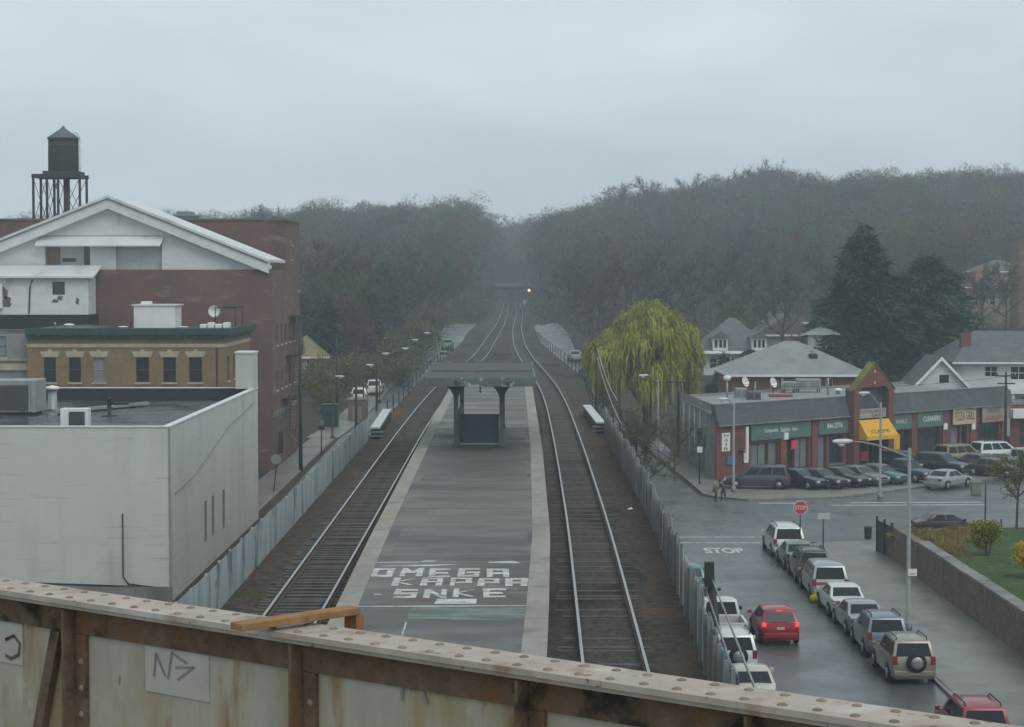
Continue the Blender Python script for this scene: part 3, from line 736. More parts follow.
# cables on the walls
MB().tube([(-19.35,y0-.04,4.45),(-19.35,y0-.04,1.3),(-19.1,y0-.05,.95),(-18.4,y0-.06,.85),(-17.2,y0-.06,.72)], .035, 6).build('cable', M['black'], t)
MB().tube([(-26,y0-.05,1.05),(-22,y0-.05,.92),(-18.5,y0-.05,.8),(-16.93,y0-.05,.6)], .045, 6).build('cable', M['black'], t)
MB().tube([(x1+.03,100.3,5.3),(x1+.03,106,5.6),(x1+.03,112,6.25),(x1+.03,119,7.2),(x1+.03,126,7.6),(x1+.03,131,7.9)], .03, 6).build('cable', M['greystone'], t)
MB().box(x1-.06,x1+.03,y0-.03,y0+.06,-.2,zt-.02).build('corner_bead', M['greystone'], t)
MB().box(-27,-16.9,y0-.12,y0-.01,-.2,.8).build('plinth', M['concrete'], t)

# rooftop things
t = thing('rooftop_air_handler', 'large grey air handling unit with a dark louvred front on the white building roof', 'roof unit', (-31,120,zr))
MB().box(-35,-28.55,119.6,122.4,zr+.12,9.98).build('casing', M['grey_metal'], t, bevel=.03)
MB().box(-35,-29.0,119.52,119.59,zr+.25,9.7).build('louvre', M['frame'], t)
MB().box(-28.95,-28.85,119.5,119.59,zr+.15,9.95).build('trim', M['grey_metal'], t)
MB().box(-34.8,-28.8,119.8,122.2,zr,zr+.12).build('base', M['black'], t)
t = thing('roof_vent', 'squat silver vent pipe with a white cap beside the large air handling unit', 'vent', (-27.9,122,zr))
MB().lathe((-28.45,123.6,zr),[(.34,0),(.34,.08),(.28,.12),(.28,1.25)],16).build('pipe', M['grey_metal'], t)
MB().lathe((-28.45,123.6,zr),[(.3,1.25),(.45,1.3),(.45,1.42),(.1,1.52)],16).build('cap', M['white'], t)
t = thing('rooftop_condenser', 'small white condenser box with a dark grille behind the roof edge of the white building', 'roof unit', (-22.2,102,zr))
MB().box(-23.0,-21.6,101.6,102.4,zr+.15,9.5).build('casing', M['white_metal'], t, bevel=.025)
MB().box(-22.55,-21.75,101.55,101.59,zr+.3,9.35).build('grille', M['frame'], t)
MB().box(-22.9,-21.7,101.7,102.3,zr,zr+.15).build('base', M['black'], t)
t = thing('roof_standpipe', 'thin black standpipe with a round foot in the middle of the wet tar roof', 'pipe', (-24.2,117,zr))
MB().lathe((-23.8,118,zr),[(.5,0),(.5,.05),(.12,.1),(.12,.95),(.2,1.0),(.2,1.12),(.05,1.15)],14).build('pipe', M['black'], t)
MB().tube([(-23.8,118,zr+.75),(-22.8,118.6,zr+.72)], .07, 8).build('branch', M['black'], t)
t = thing('roof_duct', 'low grey duct running diagonally across the wet tar roof', 'duct', (-26,122,zr))
MB().obox((-27.4,119.5,zr),Vector((4.4,8.5,0)).normalized(),Vector((-8.5,4.4,0)).normalized(),(0,0,1),0,9,-.16,.16,.08,.26).build('casing', M['grey_metal'], t)
MB().obox((-27.4,119.5,zr),Vector((4.4,8.5,0)).normalized(),Vector((-8.5,4.4,0)).normalized(),(0,0,1),.5,8.5,-.1,.1,0,.08).build('support', M['black'], t)

# ---------------------------------------------------------------- tan brick building
t = thing('tan_brick_building', 'three storey tan brick building with a green cornice behind the white building', 'building', (-28,153,0))
x0, x1, y0, y1 = -35.4, -21.0, 146, 160
holes = []
for (a, b) in ((44,56),(69,81),(93,105),(136,149),(163,176),(189,202)):
    xa, xb = D(a,370,y0).x, D(b,370,y0).x
    holes.append((xa-x0, xb-x0, 8.46, 10.3))
mb = MB()
low = [(h[0],h[1],4.7,6.5) for h in holes]
wall_face(mb, (x0,y0,0), X_, NY, x1-x0, -.2, 12.3, holes+low, .16)
sidew = [(1.5,2.6,8.5,10.3),(4.4,5.5,8.5,10.3),(7.6,8.7,8.5,10.3),(10.8,11.9,8.5,10.3)]
wall_face(mb, (x1,y0,0), Y_, X_, y1-y0, -.2, 12.3, sidew, .16)
wall_face(mb, (x1,y1,0), NX, Y_, x1-x0, -.2, 12.3); wall_face(mb, (x0,y1,0), NY, NX, y1-y0, -.2, 12.3)
mb.build('wall', M['tan'], t)
for i, h in enumerate(holes+low):
    window(t, (x0,y0,0), X_, NY, *h, .16, pane=M['blind'] if i in (2,) else None, fr=M['grey_metal'] if i == 2 else None)
for i, h in enumerate(holes):
    cx = x0 + (h[0]+h[1])/2; hw = (h[1]-h[0])/2
    mb = MB(); vs = [(cx-hw-.12,0,10.31),(cx+hw+.12,0,10.31),(cx+hw+.28,0,10.72),(cx+.16,0,10.72),(cx+.12,0,10.86),(cx-.12,0,10.86),(cx-.16,0,10.72),(cx-hw-.28,0,10.72)]
    n = len(vs); v2 = [(v[0],y0-.05,v[2]) for v in vs] + [(v[0],y0+.02,v[2]) for v in vs]
    mb.add(v2, [tuple(range(n)), tuple(range(n,2*n))[::-1]] + [((i_+1)%n,i_,n+i_,n+(i_+1)%n) for i_ in range(n)]); mb.build('lintel', M['cream'], t)
for h in sidew: window(t, (x1,y0,0), Y_, X_, *h, .16)
mb = MB(); mb.box(x0-.05,x1+.06,y0-.06,y0+.0,11.02,11.28); mb.box(x1,x1+.06,y0,y1,11.02,11.28); mb.build('string_course', M['cream'], t)
mb = MB()
mb.box(x0-.05,x1+.5,y0-.5,y0,11.95,12.35); mb.box(x1,x1+.5,y0,y1,11.95,12.35); mb.box(x0-.05,x1+.3,y0-.3,y0,11.72,11.95); mb.box(x1,x1+.3,y0,y1,11.72,11.95)
for i in range(24): mb.box(x0+.2+i*.6,x0+.42+i*.6,y0-.42,y0-.3,11.74,11.94)
mb.box(x0-.05,x1+.5,y0-.5,y0+.2,12.351,12.42); mb.box(x1,x1+.5,y0+.2,y1,12.351,12.42)
mb.build('cornice', M['green_cornice'], t)
MB().box(x0,x1,y0+.21,y1,12.3,12.34).build('roof', M['tar'], t)
mb = MB(); mb.tube([(x1-.55,y0-.05,.1),(x1-.55,y0-.05,11.0)], .06, 6); mb.build('downpipe', M['black'], t)
zr2 = 12.34
t = thing('rooftop_shed', 'pale rooftop cabin box above the green cornice', 'roof unit', (-26.9,152,zr2))
MB().box(-28.55,-25.45,151,154,zr2,13.98).build('wall', M['white_metal'], t)
MB().box(-28.7,-25.3,150.9,154.1,13.98,14.08).build('roof', M['whiteroof'], t)
MB().box(-28.2,-27.5,152,153,14.08,14.3).build('cap', M['white_metal'], t)
MB().tube([(-28.75,150.7,zr2),(-28.6,150.7,13.4)], .07, 6).build('pipe', M['frame'], t)
for i, (px, r_, hh, lab) in enumerate(((69,.42,.35,'low white dome vent near the left end of the green cornice'),(55,.1,.45,'thin grey vent pipe left of the white dome vent'),(123,.4,.16,'flat white hatch on the tan building roof left of the rooftop cabin'),(183,.45,.14,'flat white hatch on the tan building roof right of the rooftop cabin'))):
    q = D(px, 328, 149)
    t = thing('roof_vent', lab, 'vent', (q.x,149,zr2))
    MB().lathe((q.x,149,zr2),[(r_*.8,0),(r_*.8,hh*.6),(r_,hh*.65),(r_*.9,hh*.85),(r_*.3,hh)],12).build('body', M['white'] if i != 1 else M['grey_metal'], t)
t = thing('satellite_dish', 'pale satellite dish on a mast on the tan building roof', 'dish', (-22.3,152,zr2))
MB().tube([(-22.6,152,zr2),(-22.6,152,13.6)], .04, 6).build('mast', M['darkmetal'], t)
MB().lathe((-22.6,151.8,13.55),[(.06,.14),(.3,.08),(.45,-.06),(.43,-.05),(.28,.06),(.05,.12)],14,axis='y').build('reflector', M['white_metal'], t)
t = thing('roof_scaffold_frame', 'dark pipe frame standing over white bundles on the tan roof corner', 'frame', (-21.6,153,zr2))
for (x,y) in ((-22.4,151),(-20.9,151),(-22.4,155),(-20.9,155)): MB().tube([(x,y,zr2),(x,y,zr2+1.5)], .04, 6).build('post', M['darkmetal'], t)
mb = MB(); mb.box(-22.45,-20.85,150.95,151.05,zr2+1.45,zr2+1.53); mb.box(-22.45,-20.85,154.95,155.05,zr2+1.45,zr2+1.53); mb.build('beam', M['darkmetal'], t)
for i in range(4):
    mb = MB(); x = -23.0 + i*.55; mb.box(x,x+.48,147.2+.1*i,148+.2*i,zr2+.02,zr2+.34+.12*(i%2))
    tag(mb.build('roof_bundle', M['white_metal'], bevel=.08), ['white wrapped bundle at the left end of the row on the tan roof corner','taller white bundle second from the left on the tan roof corner','low white bundle second from the right on the tan roof corner','taller white bundle nearest the right corner of the tan roof'][i], 'bundle', 'bundles on the tan roof')

# ---------------------------------------------------------------- pale stone building at left edge
t = thing('stone_building', 'pale grey stone building at the left edge beside the tan brick one', 'building', (-45,153,0))
mb = MB(); h = [(60-38.9,60-37.2,10.3,11.8),(60-41.6,60-39.9,10.3,11.8)]
wall_face(mb, (-60,147,0), X_, NY, 24.4, -.2, 12.0, h, .15); wall_face(mb, (-35.6,147,0), Y_, X_, 11, -.2, 12.0); wall_face(mb, (-35.6,158,0), NX, Y_, 24.4, -.2, 12.0); wall_face(mb, (-60,158,0), NY, NX, 11, -.2, 12.0)
mb.build('wall', M['greystone'], t)
for q in h: window(t, (-60,147,0), X_, NY, *q, .15, pane=M['paleglass'])
mb = MB(); mb.box(-60,-35.5,146.8,147,9.3,9.75); mb.box(-60,-35.5,146.86,147,10.0,10.15); mb.build('string_course', M['cream'], t)
MB().box(-60,-35.6,147.02,157.98,11.9,11.95).build('roof', M['tar'], t)

# ---------------------------------------------------------------- theatre
t = thing('brick_theatre', 'big brick theatre with a white gable end and a tall brick stage block', 'building', (-40,180,0))
yb = 165
mb = MB()
sidef = [(3+3.2*i, 4.1+3.2*i, z, z+1.7) for i in range(5) for z in (6.6, 10.4)]
wall_face(mb, (-60,yb,0), X_, NY, 40.2, -.2, 16.75)
wall_face(mb, (-19.8,yb,0), Y_, X_, 19, -.2, 16.75, sidef, .15)
wall_face(mb, (-19.8,yb+19,0), NX, Y_, 40.2, -.2, 16.75)
mb.build('wall', M['red'], t)
for q in sidef: window(t, (-19.8,yb,0), Y_, X_, *q, .15, sill=True)
# white gable wall, standing just inside the brick parapet
gx0, gx1, gz = -46.3, -20.2, 16.9; ax, az = -33.2, 22.1
sl_ = (az-gz)/(gx1-ax)
def gzx(x): return az - abs(x-ax)*sl_
mb = MB(); gy = yb+.35
r0, r1, rz0, rz1 = -38.55, -28.9, 16.75, 19.55     # recessed opening
def gpoly(pts, y): mb.add([(p[0], y, p[1]) for p in pts], [tuple(range(len(pts)))])
gpoly([(gx0,16.6),(r0,16.6),(r0,gzx(r0)),(gx0,gz)], gy)
gpoly([(r1,16.6),(gx1,16.6),(gx1,gz),(r1,gzx(r1))], gy)
gpoly([(r0,rz1),(r1,rz1),(r1,gzx(r1)),(ax,az),(r0,gzx(r0))], gy)
gpoly([(r0,16.6),(r1,16.6),(r1,rz1),(r0,rz1)], gy+.9)
mb.add([(r0,gy,16.6),(r0,gy+.9,16.6),(r0,gy+.9,rz1),(r0,gy,rz1)], [(0,3,2,1)][::-1]); mb.add([(r1,gy,16.6),(r1,gy+.9,16.6),(r1,gy+.9,rz1),(r1,gy,rz1)], [(0,1,2,3)])
mb.build('gable_wall', M['whitewood'], t)
MB().box(-38.5,-37.5,gy+.8,gy+.89,16.7,18.6).build('door', M['peach'], t)
MB().box(-35.5,-34.95,gy+.8,gy+.89,17.0,18.7).build('window', M['glass'], t)
MB().box(-34.9,-32.75,gy+.3,gy+.88,16.7,19.0).build('panel', M['white_metal'], t)
MB().box(-37.3,-36.2,gy+.82,gy+.89,17.4,17.7).build('sign_board', M['roofbrown'], t)
mb = MB(); mb.add([(-39.2,gy-.9,18.65),(-28.9,gy-.9,18.65),(-28.7,gy,19.35),(-39.0,gy,19.35),(-39.2,gy-.9,18.76),(-28.9,gy-.9,18.76),(-28.7,gy,19.5),(-39.0,gy,19.5)], [(0,3,2,1),(4,5,6,7),(0,1,5,4),(1,2,6,5),(2,3,7,6),(3,0,4,7)])
mb.build('canopy', M['whiteroof'], t)
# white metal gable roof with deep white verge
ye = yb+11.5
for s in (-1, 1):
    ex = gx1+.2 if s > 0 else gx0-.2; ez = az + .35 - abs(ex-ax)*sl_
    mb = MB(); y_a = yb-.5
    top = [(ax,y_a,az+.75),(ex,y_a,ez+.4),(ex,ye,ez+.4),(ax,ye,az+.75)]; bot = [(p[0],p[1],p[2]-.22) for p in top]
    f = [(0,1,2,3),(7,6,5,4),(0,4,5,1),(1,5,6,2),(2,6,7,3),(3,7,4,0)]
    if s < 0: f = [q[::-1] for q in f]
    mb.add(top+bot, f); mb.build('roof', M['whiteroof'], t)
    mb = MB()
    bv = [(ax,y_a+.08,az+.52),(ex,y_a+.08,ez+.17),(ex,y_a+.08,ez-.75),(ax,y_a+.08,az-.35)]; b2 = [(p[0],gy-.002,p[2]) for p in bv]
    mb.add(bv+b2, [q for q in ([(0,3,2,1),(4,5,6,7),(0,1,5,4),(1,2,6,5),(2,3,7,6),(3,0,4,7)])]); mb.build('bargeboard', M['whitecap'], t)
    mb = MB(); mb.tube([(ax,y_a-.03,az+.5),(ex,y_a-.03,ez+.15)], .06, 5); mb.build('gutter', M['greystone'], t)
MB().box(-21.4,-19.85,yb-.35,yb+.3,16.8,17.1).build('eaves_return', M['whitecap'], t)
# stage block
mb = MB()
wall_face(mb, (-70,184.2,0), X_, NY, 49.2, 10, 21.3); wall_face(mb, (-20.8,184.2,0), Y_, X_, 11.6, -.2, 21.3); wall_face(mb, (-20.8,195.8,0), NX, Y_, 49.2, -.2, 21.3)
mb.build('stage_block', M['red'], t)
mb = MB(); mb.box(-70,-20.7,184.1,184.5,21.3,21.48); mb.box(-21.1,-20.7,184.5,195.8,21.3,21.48); mb.build('coping', M['roofbrown'], t)
MB().box(-70,-21.1,184.5,195.8,21.0,21.06).build('roof', M['tar'], t)
mb = MB(); mb.box(-19.8,-19.68,yb+.2,yb+18.9,4.5,4.85); mb.build('string_course', M['concrete'], t)
MB().box(-20.8,-20.68,184.3,195.7,14.6,14.85).build('string_course', M['concrete'], t)
mb = MB()
for z in (15.5, 16.6, 17.6, 19.0): mb.box(-20.79,-20.6,186.5+rnd.uniform(-1,2),188.2+rnd.uniform(0,2),z,z+.16)
mb.build('stone_block', M['cream'], t)
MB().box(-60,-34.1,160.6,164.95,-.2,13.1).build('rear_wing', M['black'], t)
# fire escape on the side wall
for (yy0, zz) in ((172,5.6),(175,9.2),(178,12.6)):
    mb = MB(); mb.box(-19.79,-18.7,yy0,yy0+5,zz,zz+.08)
    fe = mb.build('fire_escape', M['darkmetal'], t)
    m2 = MB()
    for k in range(6): m2.tube([(-18.72,yy0+k,zz+.08),(-18.72,yy0+k,zz+1.1)], .025, 5)
    m2.tube([(-18.72,yy0,zz+1.1),(-18.72,yy0+5,zz+1.1)], .03, 5); m2.tube([(-18.72,yy0,zz+.6),(-18.72,yy0+5,zz+.6)], .025, 5)
    m2.build('guard_rail', M['darkmetal'], fe)
    m3 = MB()
    for dx in (-.28,.28): m3.tube([(-19.2+dx,yy0+4.6,zz),(-19.2+dx,yy0+2.0,zz-3.4)], .035, 5)
    for k in range(12): m3.box(-19.46,-18.94,yy0+4.5-.21*k,yy0+4.66-.21*k,zz-.28*k-.02,zz-.28*k+.01)
    m3.build('stair', M['darkmetal'], fe)
q = D(185,212,186)
t = thing('roof_cowl', 'low grey metal cowl on the brick block roof right of the white gable', 'vent', (q.x,187,21.06))
MB().box(q.x-1.1,q.x+1.0,186.5,188,21.06,21.75).build('body', M['grey_metal'], t)
mb = MB(); mb.box(q.x-1.45,q.x+1.3,186.3,188.2,21.75,21.9); mb.box(q.x-.9,q.x+.6,186.5,188,21.9,22.2); mb.build('lid', M['roofgrey'], t)
# metal clad shed on the rear wing
t = thing('metal_shed', 'peeling white metal clad shed high on the left below the gable', 'shed', (-45,161,13.1))
mb = MB(); hs = [(60-37.2,60-36.2,14.7,15.75)]
wall_face(mb, (-60,162,0), X_, NY, 25.7, 13.1, 16.1, hs, .1); wall_face(mb, (-34.3,162,0), Y_, X_, 2.9, 13.1, 16.1)
mb.build('wall', M['whitewood'], t)
window(t, (-60,162,0), X_, NY, *hs[0], .1, split=False, sill=False)
mb = MB(); mb.add([(-60,161.5,16.05),(-33.75,161.5,16.05),(-33.75,164.9,16.95),(-60,164.9,16.95),(-60,161.5,16.2),(-33.75,161.5,16.2),(-33.75,164.9,17.1),(-60,164.9,17.1)], [(0,3,2,1),(4,5,6,7),(0,1,5,4),(1,2,6,5),(2,3,7,6),(3,0,4,7)]); mb.build('roof', M['whiteroof'], t)
MB().tube([(-39.1,161.92,13.2),(-39.0,161.92,15.3),(-38.8,161.9,15.9)], .06, 6).build('downpipe', M['frame'], t)
MB().box(-42.5,-41.2,161.6,161.95,13.6,15.6).build('panel', M['white_metal'], t)
mb = MB()
for (a,b,c,e) in ((-41.1,14.8,.3,.5),(-41.3,15.2,.25,.2),(-40.9,14.3,.35,.3),(-37.0,14.2,.3,.16),(-36.6,14.45,.25,.2),(-35.2,14.2,.16,.3),(-41.0,13.9,.5,.2)): MB().add([(a-c,161.985,b-e*.6),(a+c*.7,161.985,b-e),(a+c,161.985,b+e*.5),(a-c*.4,161.985,b+e)], [(0,1,2,3)]).build('peeled_patch', M['roofbrown'], t)

# ---------------------------------------------------------------- water tower
cx, cy = -44.7, 200.0
t = thing('water_tower', 'dark wooden rooftop water tank with a conical roof on tall steel legs', 'water tower', (cx,cy,21.4))
MB().lathe((cx,cy,26.6),[(1.42,0),(1.5,.08),(1.48,1.2),(1.5,1.25),(1.47,2.4),(1.46,3.3)],24).build('tank', M['wood_pole'], t)
MB().lathe((cx,cy,29.85),[(1.62,0),(1.6,.08),(.2,1.05),(.16,1.2),(.02,1.3)],24).build('tank_roof', M['slate'], t)
for z in (26.9,27.6,28.3,29.0,29.6): MB().lathe((cx,cy,z),[(1.505,0),(1.53,.01),(1.53,.05),(1.505,.06)],24).build('hoop', M['darkmetal'], t)
MB().box(cx-1.7,cx+1.75,cy-1.7,cy+1.7,26.3,26.59).build('tank_base', M['wood_pole'], t)
mb = MB(); mb.box(-47.5,-42.55,cy-1.75,cy-1.5,25.9,26.29); mb.box(-47.5,-42.55,cy+1.5,cy+1.75,25.9,26.29)
for x in (-47.4,-46.3,-44.6,-43.0): mb.box(x,x+.2,cy-1.5,cy+1.5,25.92,26.27)
mb.build('platform', M['darkmetal'], t)
legs = [(-47.35,-1.6),(-46.0,-1.6),(-44.9,-1.6),(-42.75,-1.6),(-47.35,1.6),(-46.0,1.6),(-44.9,1.6),(-42.75,1.6)]
for (x, dy) in legs: MB().box(x-.11,x+.11,cy+dy-.11,cy+dy+.11,15,25.9).build('leg', M['darkmetal'], t)
for (xa, xb) in ((-47.35,-46.0),(-44.9,-42.75),(-46.0,-44.9)):
    for dy in (-1.6, 1.6):
        for (za, zb) in ((21.5,25.9),):
            mb = MB(); mb.tube([(xa,cy+dy,za),(xb,cy+dy,zb)], .035, 5); mb.tube([(xb,cy+dy,za),(xa,cy+dy,zb)], .035, 5); mb.tube([(xa,cy+dy,za),(xb,cy+dy,za)], .05, 5)
            mb.build('brace', M['darkmetal'], t)
MB().tube([(-44.4,cy,15),(-44.4,cy,26.3)], .32, 10).build('riser_pipe', M['wood_pole'], t)
mb = MB()
for dx in (0,.35): mb.tube([(cx+1.62+dx*.2,cy-.5+dx,22),(cx+1.62+dx*.2,cy-.5+dx,30.0),(cx+1.3+dx*.2,cy-.5+dx,30.5),(cx+.9,cy-.4+dx,30.2)], .03, 5)
for k in range(22): mb.tube([(cx+1.62,cy-.5,22.2+.36*k),(cx+1.69,cy-.15,22.2+.36*k)], .02, 4)
mb.build('ladder', M['grey_metal'], t)

# ---------------------------------------------------------------- distant left houses
hip_house('frame_house', 'house with an ochre roof just past the theatre on the left street', -30.2, -24.6, 262, 272, 1.5, 5.6, 8.3, M['greystone'], M['rooftan'], 'y', True, [(3.2,4.2,4.0,5.3)])
hip_house('frame_house', 'pale sided house with a brown roof among the trees beyond the ochre roofed one', -31, -23.5, 300, 310, 4, 8.6, 11.4, M['whitewood'], M['roofbrown'], 'x', True, [(5.2,6.2,6.4,7.9)])
# ================================================================ RIGHT: brick shop building
sb = thing('shop_building', 'long brick shop row with a dark shingle mansard, pointed brick gable and yellow awning', 'building', (16.1,157.5,0))
UP = Vector((0,0,1))
def FP(t, z, d=0): q = A0 + U*t + N*d; return (q.x, q.y, z)
LT = 39.5
E_ = A0 + U*LT
G2, F2 = Vector((14.8,178,0)), Vector((39.5,201,0))
bays = [(4.2,6.2,.15,2.75),(6.3,7.5,.15,2.75),(8.4,9.5,.15,2.9),(9.6,11.3,.4,2.9),(12.4,13.6,.15,2.9),(13.9,15.8,.5,2.9),
        (17.2,19.0,.15,2.5),(19.2,21.0,.15,2.5),(22.3,25.0,.4,2.8),(26.0,29.3,.4,2.8),(30.9,32.2,.15,2.8),(32.4,33.3,.15,2.8),(34.9,38.2,.3,2.9)]
mb = MB()
wall_face(mb, A0, U, N, LT, -.1, 4.45, bays, .25)
wall_face(mb, E_, (F2-E_), Vector(((F2-E_).y,-(F2-E_).x,0)), (F2-E_).length, -.1, 5.2)
mb.build('wall', M['red2'], sb)
mb = MB()
sdir = (G2-A0).normalized(); sn = Vector((-sdir.y, sdir.x, 0))
sh_ = [(5.5,6.6,.13,2.6),(8.6,9.4,.13,3.0),(11.2,12.2,.13,2.6),(14.5,15.6,.13,2.8),(17.2,18.2,.8,2.4)]
wall_face(mb, A0, sdir, sn, (G2-A0).length, -.1, 6.0, sh_, .22)
wall_face(mb, G2, (F2-G2).normalized(), Vector((-(F2-G2).y,(F2-G2).x,0)), (F2-G2).length, -.1, 5.6)
mb.build('side_wall', M['greystone'], sb)
for q in sh_:
    mb = MB(); mb.obox(A0 - sn*.22, sdir, sn, UP, q[0], q[1], -.05, .02, q[2], q[3]); mb.build('door', M['frame'], sb)
for k in (7.4, 10.4, 13.2, 16.5):
    MB().tube([A0+sdir*k+sn*.08+UP*.1, A0+sdir*k+sn*.08+UP*5.2], .07, 6).build('downpipe', M['lampwhite'], sb)
for i, (a,b,c,e) in enumerate(bays):
    nm = 'door' if c < .3 else 'window'
    window(sb, A0, U, N, a, b, c, e, .25, split=False, sill=False, name=nm, pane=M['paleglass'] if i in (0,1,3,4,10) else M['glass'], mull=1 if b-a > 1.5 else 0, fw=.09)
    if nm == 'window':
        m_ = MB(); m_.obox(A0,U,N,UP,a-.05,b+.05,0,.1,c-.14,c-.003); m_.build('sill', M['concrete'], sb)
# mansard: sloped shingle band
def mans(t0, t1):
    mb = MB(); q = [FP(t0,4.45,.42),FP(t1,4.45,.42),FP(t1,6.05,-.15),FP(t0,6.05,-.15),FP(t0,4.45,-.05),FP(t1,4.45,-.05),FP(t1,6.05,-.5),FP(t0,6.05,-.5)]
    mb.add(q, [(0,1,2,3),(4,7,6,5),(0,4,5,1),(3,2,6,7),(0,3,7,4),(1,5,6,2)]); mb.build('mansard', M['mansard'], sb)
    mb = MB(); mb.obox(A0,U,N,UP,t0,t1,.3,.5,4.36,4.449); mb.build('gutter', M['concrete'], sb)
    mb = MB(); mb.obox(A0,U,N,UP,t0,t1,-.55,-.1,6.052,6.12); mb.build('coping', M['roofgrey'], sb)
mans(-.1,16.2); mans(21.7,LT+.2)
mb = MB(); mb.obox(A0,U,N,UP,16.3,21.6,-.2,.08,4.5,6.75); mb.build('mansard', M['mansard'], sb)
mb = MB(); q = [A0 - N*.5, E_ - N*.5, F2, G2]; mb.prism([(p.x,p.y) for p in q], 5.2, 5.35); mb.build('roof', M['roofgrey'], sb)
# corner pier and bay piers
mb = MB(); mb.obox(A0,U,N,UP,-.05,3.7,.003,.12,-.1,4.35); mb.build('corner_pier', M['red2'], sb)
for tt in (7.6,11.55,24.95,29.45,33.6,38.4):
    mb = MB(); mb.obox(A0,U,N,UP,tt,tt+.75,.003,.2,-.1,4.35); mb.build('pier', M['red2'], sb)
# gable entry
mb = MB()
g0, g1, gp, gzs, gzp = 16.3, 21.7, 19.0, 6.5, 8.75
for (a, b) in ((g0,g0+.75),(g1-.75,g1)): mb.obox(A0,U,N,UP,a,b,.1,.75,-.1,gzs)
vs = []
for d_ in (.1,.75):
    vs += [FP(g0,gzs,d_),FP(g0+.75,gzs,d_),FP(g0+1.2,gzs+.35,d_),FP(g1-1.2,gzs+.35,d_),FP(g1-.75,gzs,d_),FP(g1,gzs,d_),FP(gp,gzp,d_)]
fr_ = (0,1,2,6),(2,3,6),(3,4,5,6)
mb.add(vs, [tuple(7+i for i in f) for f in fr_] + [f[::-1] for f in fr_] + [(0,7,8,1),(1,8,9,2),(2,9,10,3),(3,10,11,4),(4,11,12,5),(5,12,13,6),(6,13,7,0)])
mb.build('gable', M['red2'], sb)
mb = MB()
for (a, za, b, zb) in ((g0-.1,gzs-.02,gp,gzp+.04),(gp,gzp+.04,g1+.1,gzs-.02)):
    v = [FP(a,za,.05),FP(b,zb,.05),FP(b,zb,.8),FP(a,za,.8),FP(a,za+.14,.05),FP(b,zb+.14,.05),FP(b,zb+.14,.8),FP(a,za+.14,.8)]
    mb.add(v, [(0,1,2,3),(7,6,5,4),(0,4,5,1),(1,5,6,2),(2,6,7,3),(3,7,4,0)])
mb.build('gable_coping', M['olive'], sb)
for z in (8.0,7.05): MB().obox(A0,U,N,UP,gp-.12,gp+.12,.751,.8,z,z+.25).build('medallion', M['cream'], sb)
# awning
mb = MB(); a0, a1 = 16.9, 20.9
v = [FP(a0,4.05,.76),FP(a1,4.05,.76),FP(a1+.1,2.75,1.75),FP(a0-.1,2.75,1.75),FP(a0-.1,2.4,1.75),FP(a1+.1,2.4,1.75),FP(a0,2.4,.76),FP(a1,2.4,.76)]
mb.add(v, [(0,3,2,1),(3,4,5,2),(0,6,4,3),(1,2,5,7)]); aw = mb.build('awning', M['awning'], sb)
def ftext(s, m, t0, t1, z0, z1, d, parent, name='lettering'):
    return text_obj(name, s, m, t1-t0, z1-z0, FP(t0,z0,d), U, (0,0,1), parent, lift=.012)
sv = Vector(FP(a0,4.05,.76)) - Vector(FP(a0,2.75,1.75))
text_obj('lettering', 'CAFE', M['brownletter'], 2.6, .35, Vector(FP(17.6,2.95,1.6)), U, sv, aw, lift=.02)
def sign(label, t0, t1, z0, z1, d, m, texts=(), name='shop_sign'):
    o = thing(name, label, 'sign', FP((t0+t1)/2, z0, d))
    MB().obox(A0,U,N,UP,t0,t1,d,d+.1,z0,z1).build('panel', m, o)
    for (s, tm, a, b, c, e) in texts: ftext(s, tm, a, b, c, e, d+.1, o)
    return o
sign('long green shop signboard with pale script lettering nearest the left corner', 3.95, 11.35, 3.0, 4.3, .12, M['signgreen'], [('Campanella', M['white'], 5.5,7.2,3.5,3.9),('Salon', M['white'], 7.5,8.7,3.55,3.9),('Spa', M['white'], 8.95,9.6,3.5,3.85)])
sign('green shop signboard with a short pale number left of the brick gable', 12.35, 16.2, 3.05, 4.3, .12, M['signgreen'], [('846-2776', M['white'], 13.4,15.4,3.5,3.95)])
sign('small grey two line signboard above the yellow awning', 17.15, 21.0, 4.15, 4.95, .4, M['signgrey'], [('RESTAURANT', M['brownletter'], 17.4,20.8,4.6,4.85),('DELI', M['brownletter'], 19.0,20.4,4.25,4.48)])
sign('green shop signboard with faint lettering just right of the brick gable', 22.0, 24.9, 2.95, 4.3, .12, M['signgreen'], [('NAILS', M['whitewall'], 22.7,24.2,3.45,3.8)])
sign('green shop signboard with pale lettering, second right of the brick gable', 25.75, 29.4, 2.95, 4.3, .12, M['signgreen'], [('CLEANERS', M['white'], 26.5,29.0,3.45,3.9)])
sign('cream shop signboard crowded with brown and red lettering', 30.8, 34.2, 2.95, 4.4, .22, M['signcream'], [('PIZZA', M['brownletter'], 31.0,32.5,3.3,4.1),('GRILL', M['brownletter'], 32.7,34.0,3.3,4.1),('OPEN', M['redletter'], 32.6,33.9,4.15,4.33)])
sign('faded pinkish shop signboard with red lettering at the right end of the row', 35.2, 38.7, 2.95, 4.4, .22, M['signpink'], [('GROCERY', M['redletter'], 35.5,38.4,3.1,3.5),('FRUIT', M['brownletter'], 35.9,38.0,3.75,4.2)])
sign('white upright sign with stacked dark characters on the corner brick pier', .5, 1.4, 2.35, 3.8, .13, M['white'], [('H', M['frame'],.7,1.2,3.47,3.72),('A', M['frame'],.7,1.2,3.12,3.37),('I', M['frame'],.88,1.02,2.77,3.02),('R', M['frame'],.7,1.2,2.42,2.67)])
sign('small blue sign low on the corner brick pier', 1.1, 2.1, 1.25, 1.9, .13, M['blue'])
